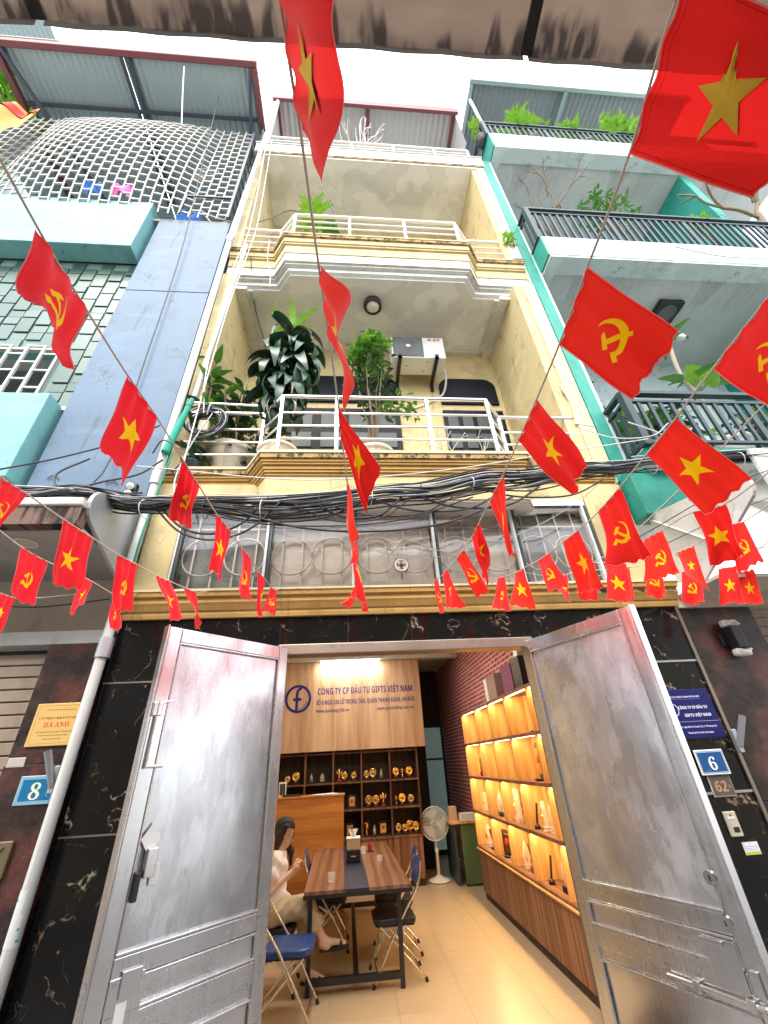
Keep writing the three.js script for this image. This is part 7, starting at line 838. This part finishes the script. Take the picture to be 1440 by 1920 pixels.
  const trF = cap([[[-0.82, 0.575, -2.02], [-0.82, 0.575, -2.14], 0.125, 0.125], [J.hipR, J.knR, 0.105, 0.088], [J.knR, [-0.335, 0.43, -1.99], 0.088, 0.082], [J.hipL, J.knL, 0.105, 0.088], [J.knL, [-0.46, 0.22, -2.14], 0.088, 0.085]], 0.035);
  mesh(W, 'trousers', march((p) => { const d1 = (p[0] + 0.335) * 0.6 + (p[1] - 0.43) * -0.8, d2 = 0.21 - p[1]; const nearR = seg(p, J.knR, [-0.335, 0.43, -1.99], 0.088, 0.082), nearL = seg(p, J.knL, [-0.46, 0.22, -2.14], 0.088, 0.085); return Math.max(trF(p) + fold(p, 38, 0.006), nearR < nearL ? d1 : d2, p[1] - 0.69); }, [-0.62, 0.45, -2.07], 0.42, 92), mat.khaki);
  // hair: cap over the skull, long falls behind and before the far shoulder
  const hairF = (P) => { const p = toHead(P); let d = ell(p, [-0.022, 0.04, 0], [0.108, 0.105, 0.092]); d = smin(d, ell(p, [-0.05, -0.03, 0], [0.075, 0.12, 0.09]), 0.04); const face = Math.max(-(p[0] - 0.03 + 0.25 * Math.abs(p[1])), p[1] - 0.062); d = Math.max(d, -Math.max(0.0, 1) * 0 + (p[0] > 0.012 && p[1] < 0.066 ? 0.02 + (p[0] - 0.012) * 0.8 - Math.max(0, 0.066 - p[1]) * 0 : -1)); d = smin(d, Math.min(seg(P, [-0.8, 1.17, -2.0], [-0.85, 0.86, -1.99], 0.04, 0.03), seg(P, [-0.82, 1.17, -2.08], [-0.88, 0.82, -2.08], 0.055, 0.04), seg(P, [-0.8, 1.15, -2.15], [-0.86, 0.84, -2.16], 0.045, 0.03)), 0.05); d = smin(d, seg(P, [-0.735, 1.16, -2.16], [-0.665, 1.02, -2.165], 0.026, 0.03), 0.03); d = smin(d, seg(P, [-0.665, 1.02, -2.165], [-0.66, 0.91, -2.16], 0.032, 0.012), 0.03); return d + 0.0025 * Math.sin(P[2] * 210 + P[0] * 60); };
  mesh(W, 'hair', march(hairF, [-0.76, 1.07, -2.08], 0.3, 92), mat.hair);
  // glasses, eyebrows, mouth
  const fromHead = (x, y, z) => [hc[0] + x * ct + y * st, hc[1] - x * st + y * ct, hc[2] + z]; const gl = part(W, 'glasses');
  for (const s of [-1, 1]) { const g = new THREE.TorusGeometry(0.023, 0.0022, 6, 24); g.rotateY(Math.PI / 2); g.rotateZ(-tilt); g.translate(...fromHead(0.1, 0.0, s * 0.031)); mesh(gl, 'rim', g, mat.black); mesh(gl, 'temple', [rod(fromHead(0.1, 0.008, s * 0.055), fromHead(0.0, 0.006, s * 0.079), 0.002, 5)], mat.black); mesh(W, 'eyebrow', tube([fromHead(0.09, 0.027, s * 0.014), fromHead(0.091, 0.034, s * 0.03), fromHead(0.08, 0.03, s * 0.046)], 0.003, 8, 5), mat.hair); mesh(W, 'eye', new THREE.SphereGeometry(0.0075, 10, 8).translate(...fromHead(0.084, 0.0, s * 0.03)), mat.hair); }
  mesh(gl, 'bridge', [rod(fromHead(0.102, 0.004, -0.008), fromHead(0.102, 0.004, 0.008), 0.002, 5)], mat.black); mesh(W, 'lips', new THREE.SphereGeometry(0.012, 12, 8).scale(0.5, 0.5, 1.4).translate(...fromHead(0.091, -0.062, 0)), M([0.45, 0.14, 0.12], { roughness: 0.5 }));
  mesh(W, 'necklace', tube([[-0.765, 1.06, -2.03], [-0.71, 0.99, -2.05], [-0.69, 0.95, -2.08], [-0.71, 0.99, -2.11], [-0.765, 1.06, -2.13]], 0.0022, 20, 5), mat.darkWood);
  const sandal = (a, b, yaw) => { const d = V(b[0] - a[0], b[1] - a[1], b[2] - a[2]), L = d.length(), g = new THREE.Group(); g.name = 'sandal'; g.position.set(...a); g.quaternion.setFromUnitVectors(V(1, 0, 0), d.normalize()); W.add(g); const sh = []; for (let k = 0; k <= 20; k++) { const t = k / 20 * Math.PI * 2; sh.push([L / 2 + L * 0.56 * Math.cos(t), (0.036 + 0.008 * Math.cos(t)) * Math.sin(t)]); } mesh(g, 'sole', planSolid(sh, -0.022, 0.0), mat.matteBlack); mesh(g, 'strap', new THREE.TorusGeometry(0.036, 0.012, 8, 18, Math.PI).rotateY(Math.PI / 2).translate(L * 0.75, 0.002, 0), mat.matteBlack); };
  sandal([-0.3, 0.272, -2.0], [-0.04, 0.285, -2.01]); sandal([-0.49, 0.022, -2.14], [-0.25, 0.022, -2.1]);
  const ph = thing('phone', 'phone held in the hands of the seated woman', 'phone', [-0.525, 0.955, -2.065]); ph.rotation.set(0, 0, 0.75); mesh(ph, 'case', [rbox(-0.075, 0.075, -0.004, 0.004, -0.036, 0.036, 0.004)], mat.shelf); mesh(ph, 'screen', [rbox(-0.07, 0.07, 0.0041, 0.0055, -0.033, 0.033, 0.0005)], mat.black);
}
renderer.render(scene, camera);
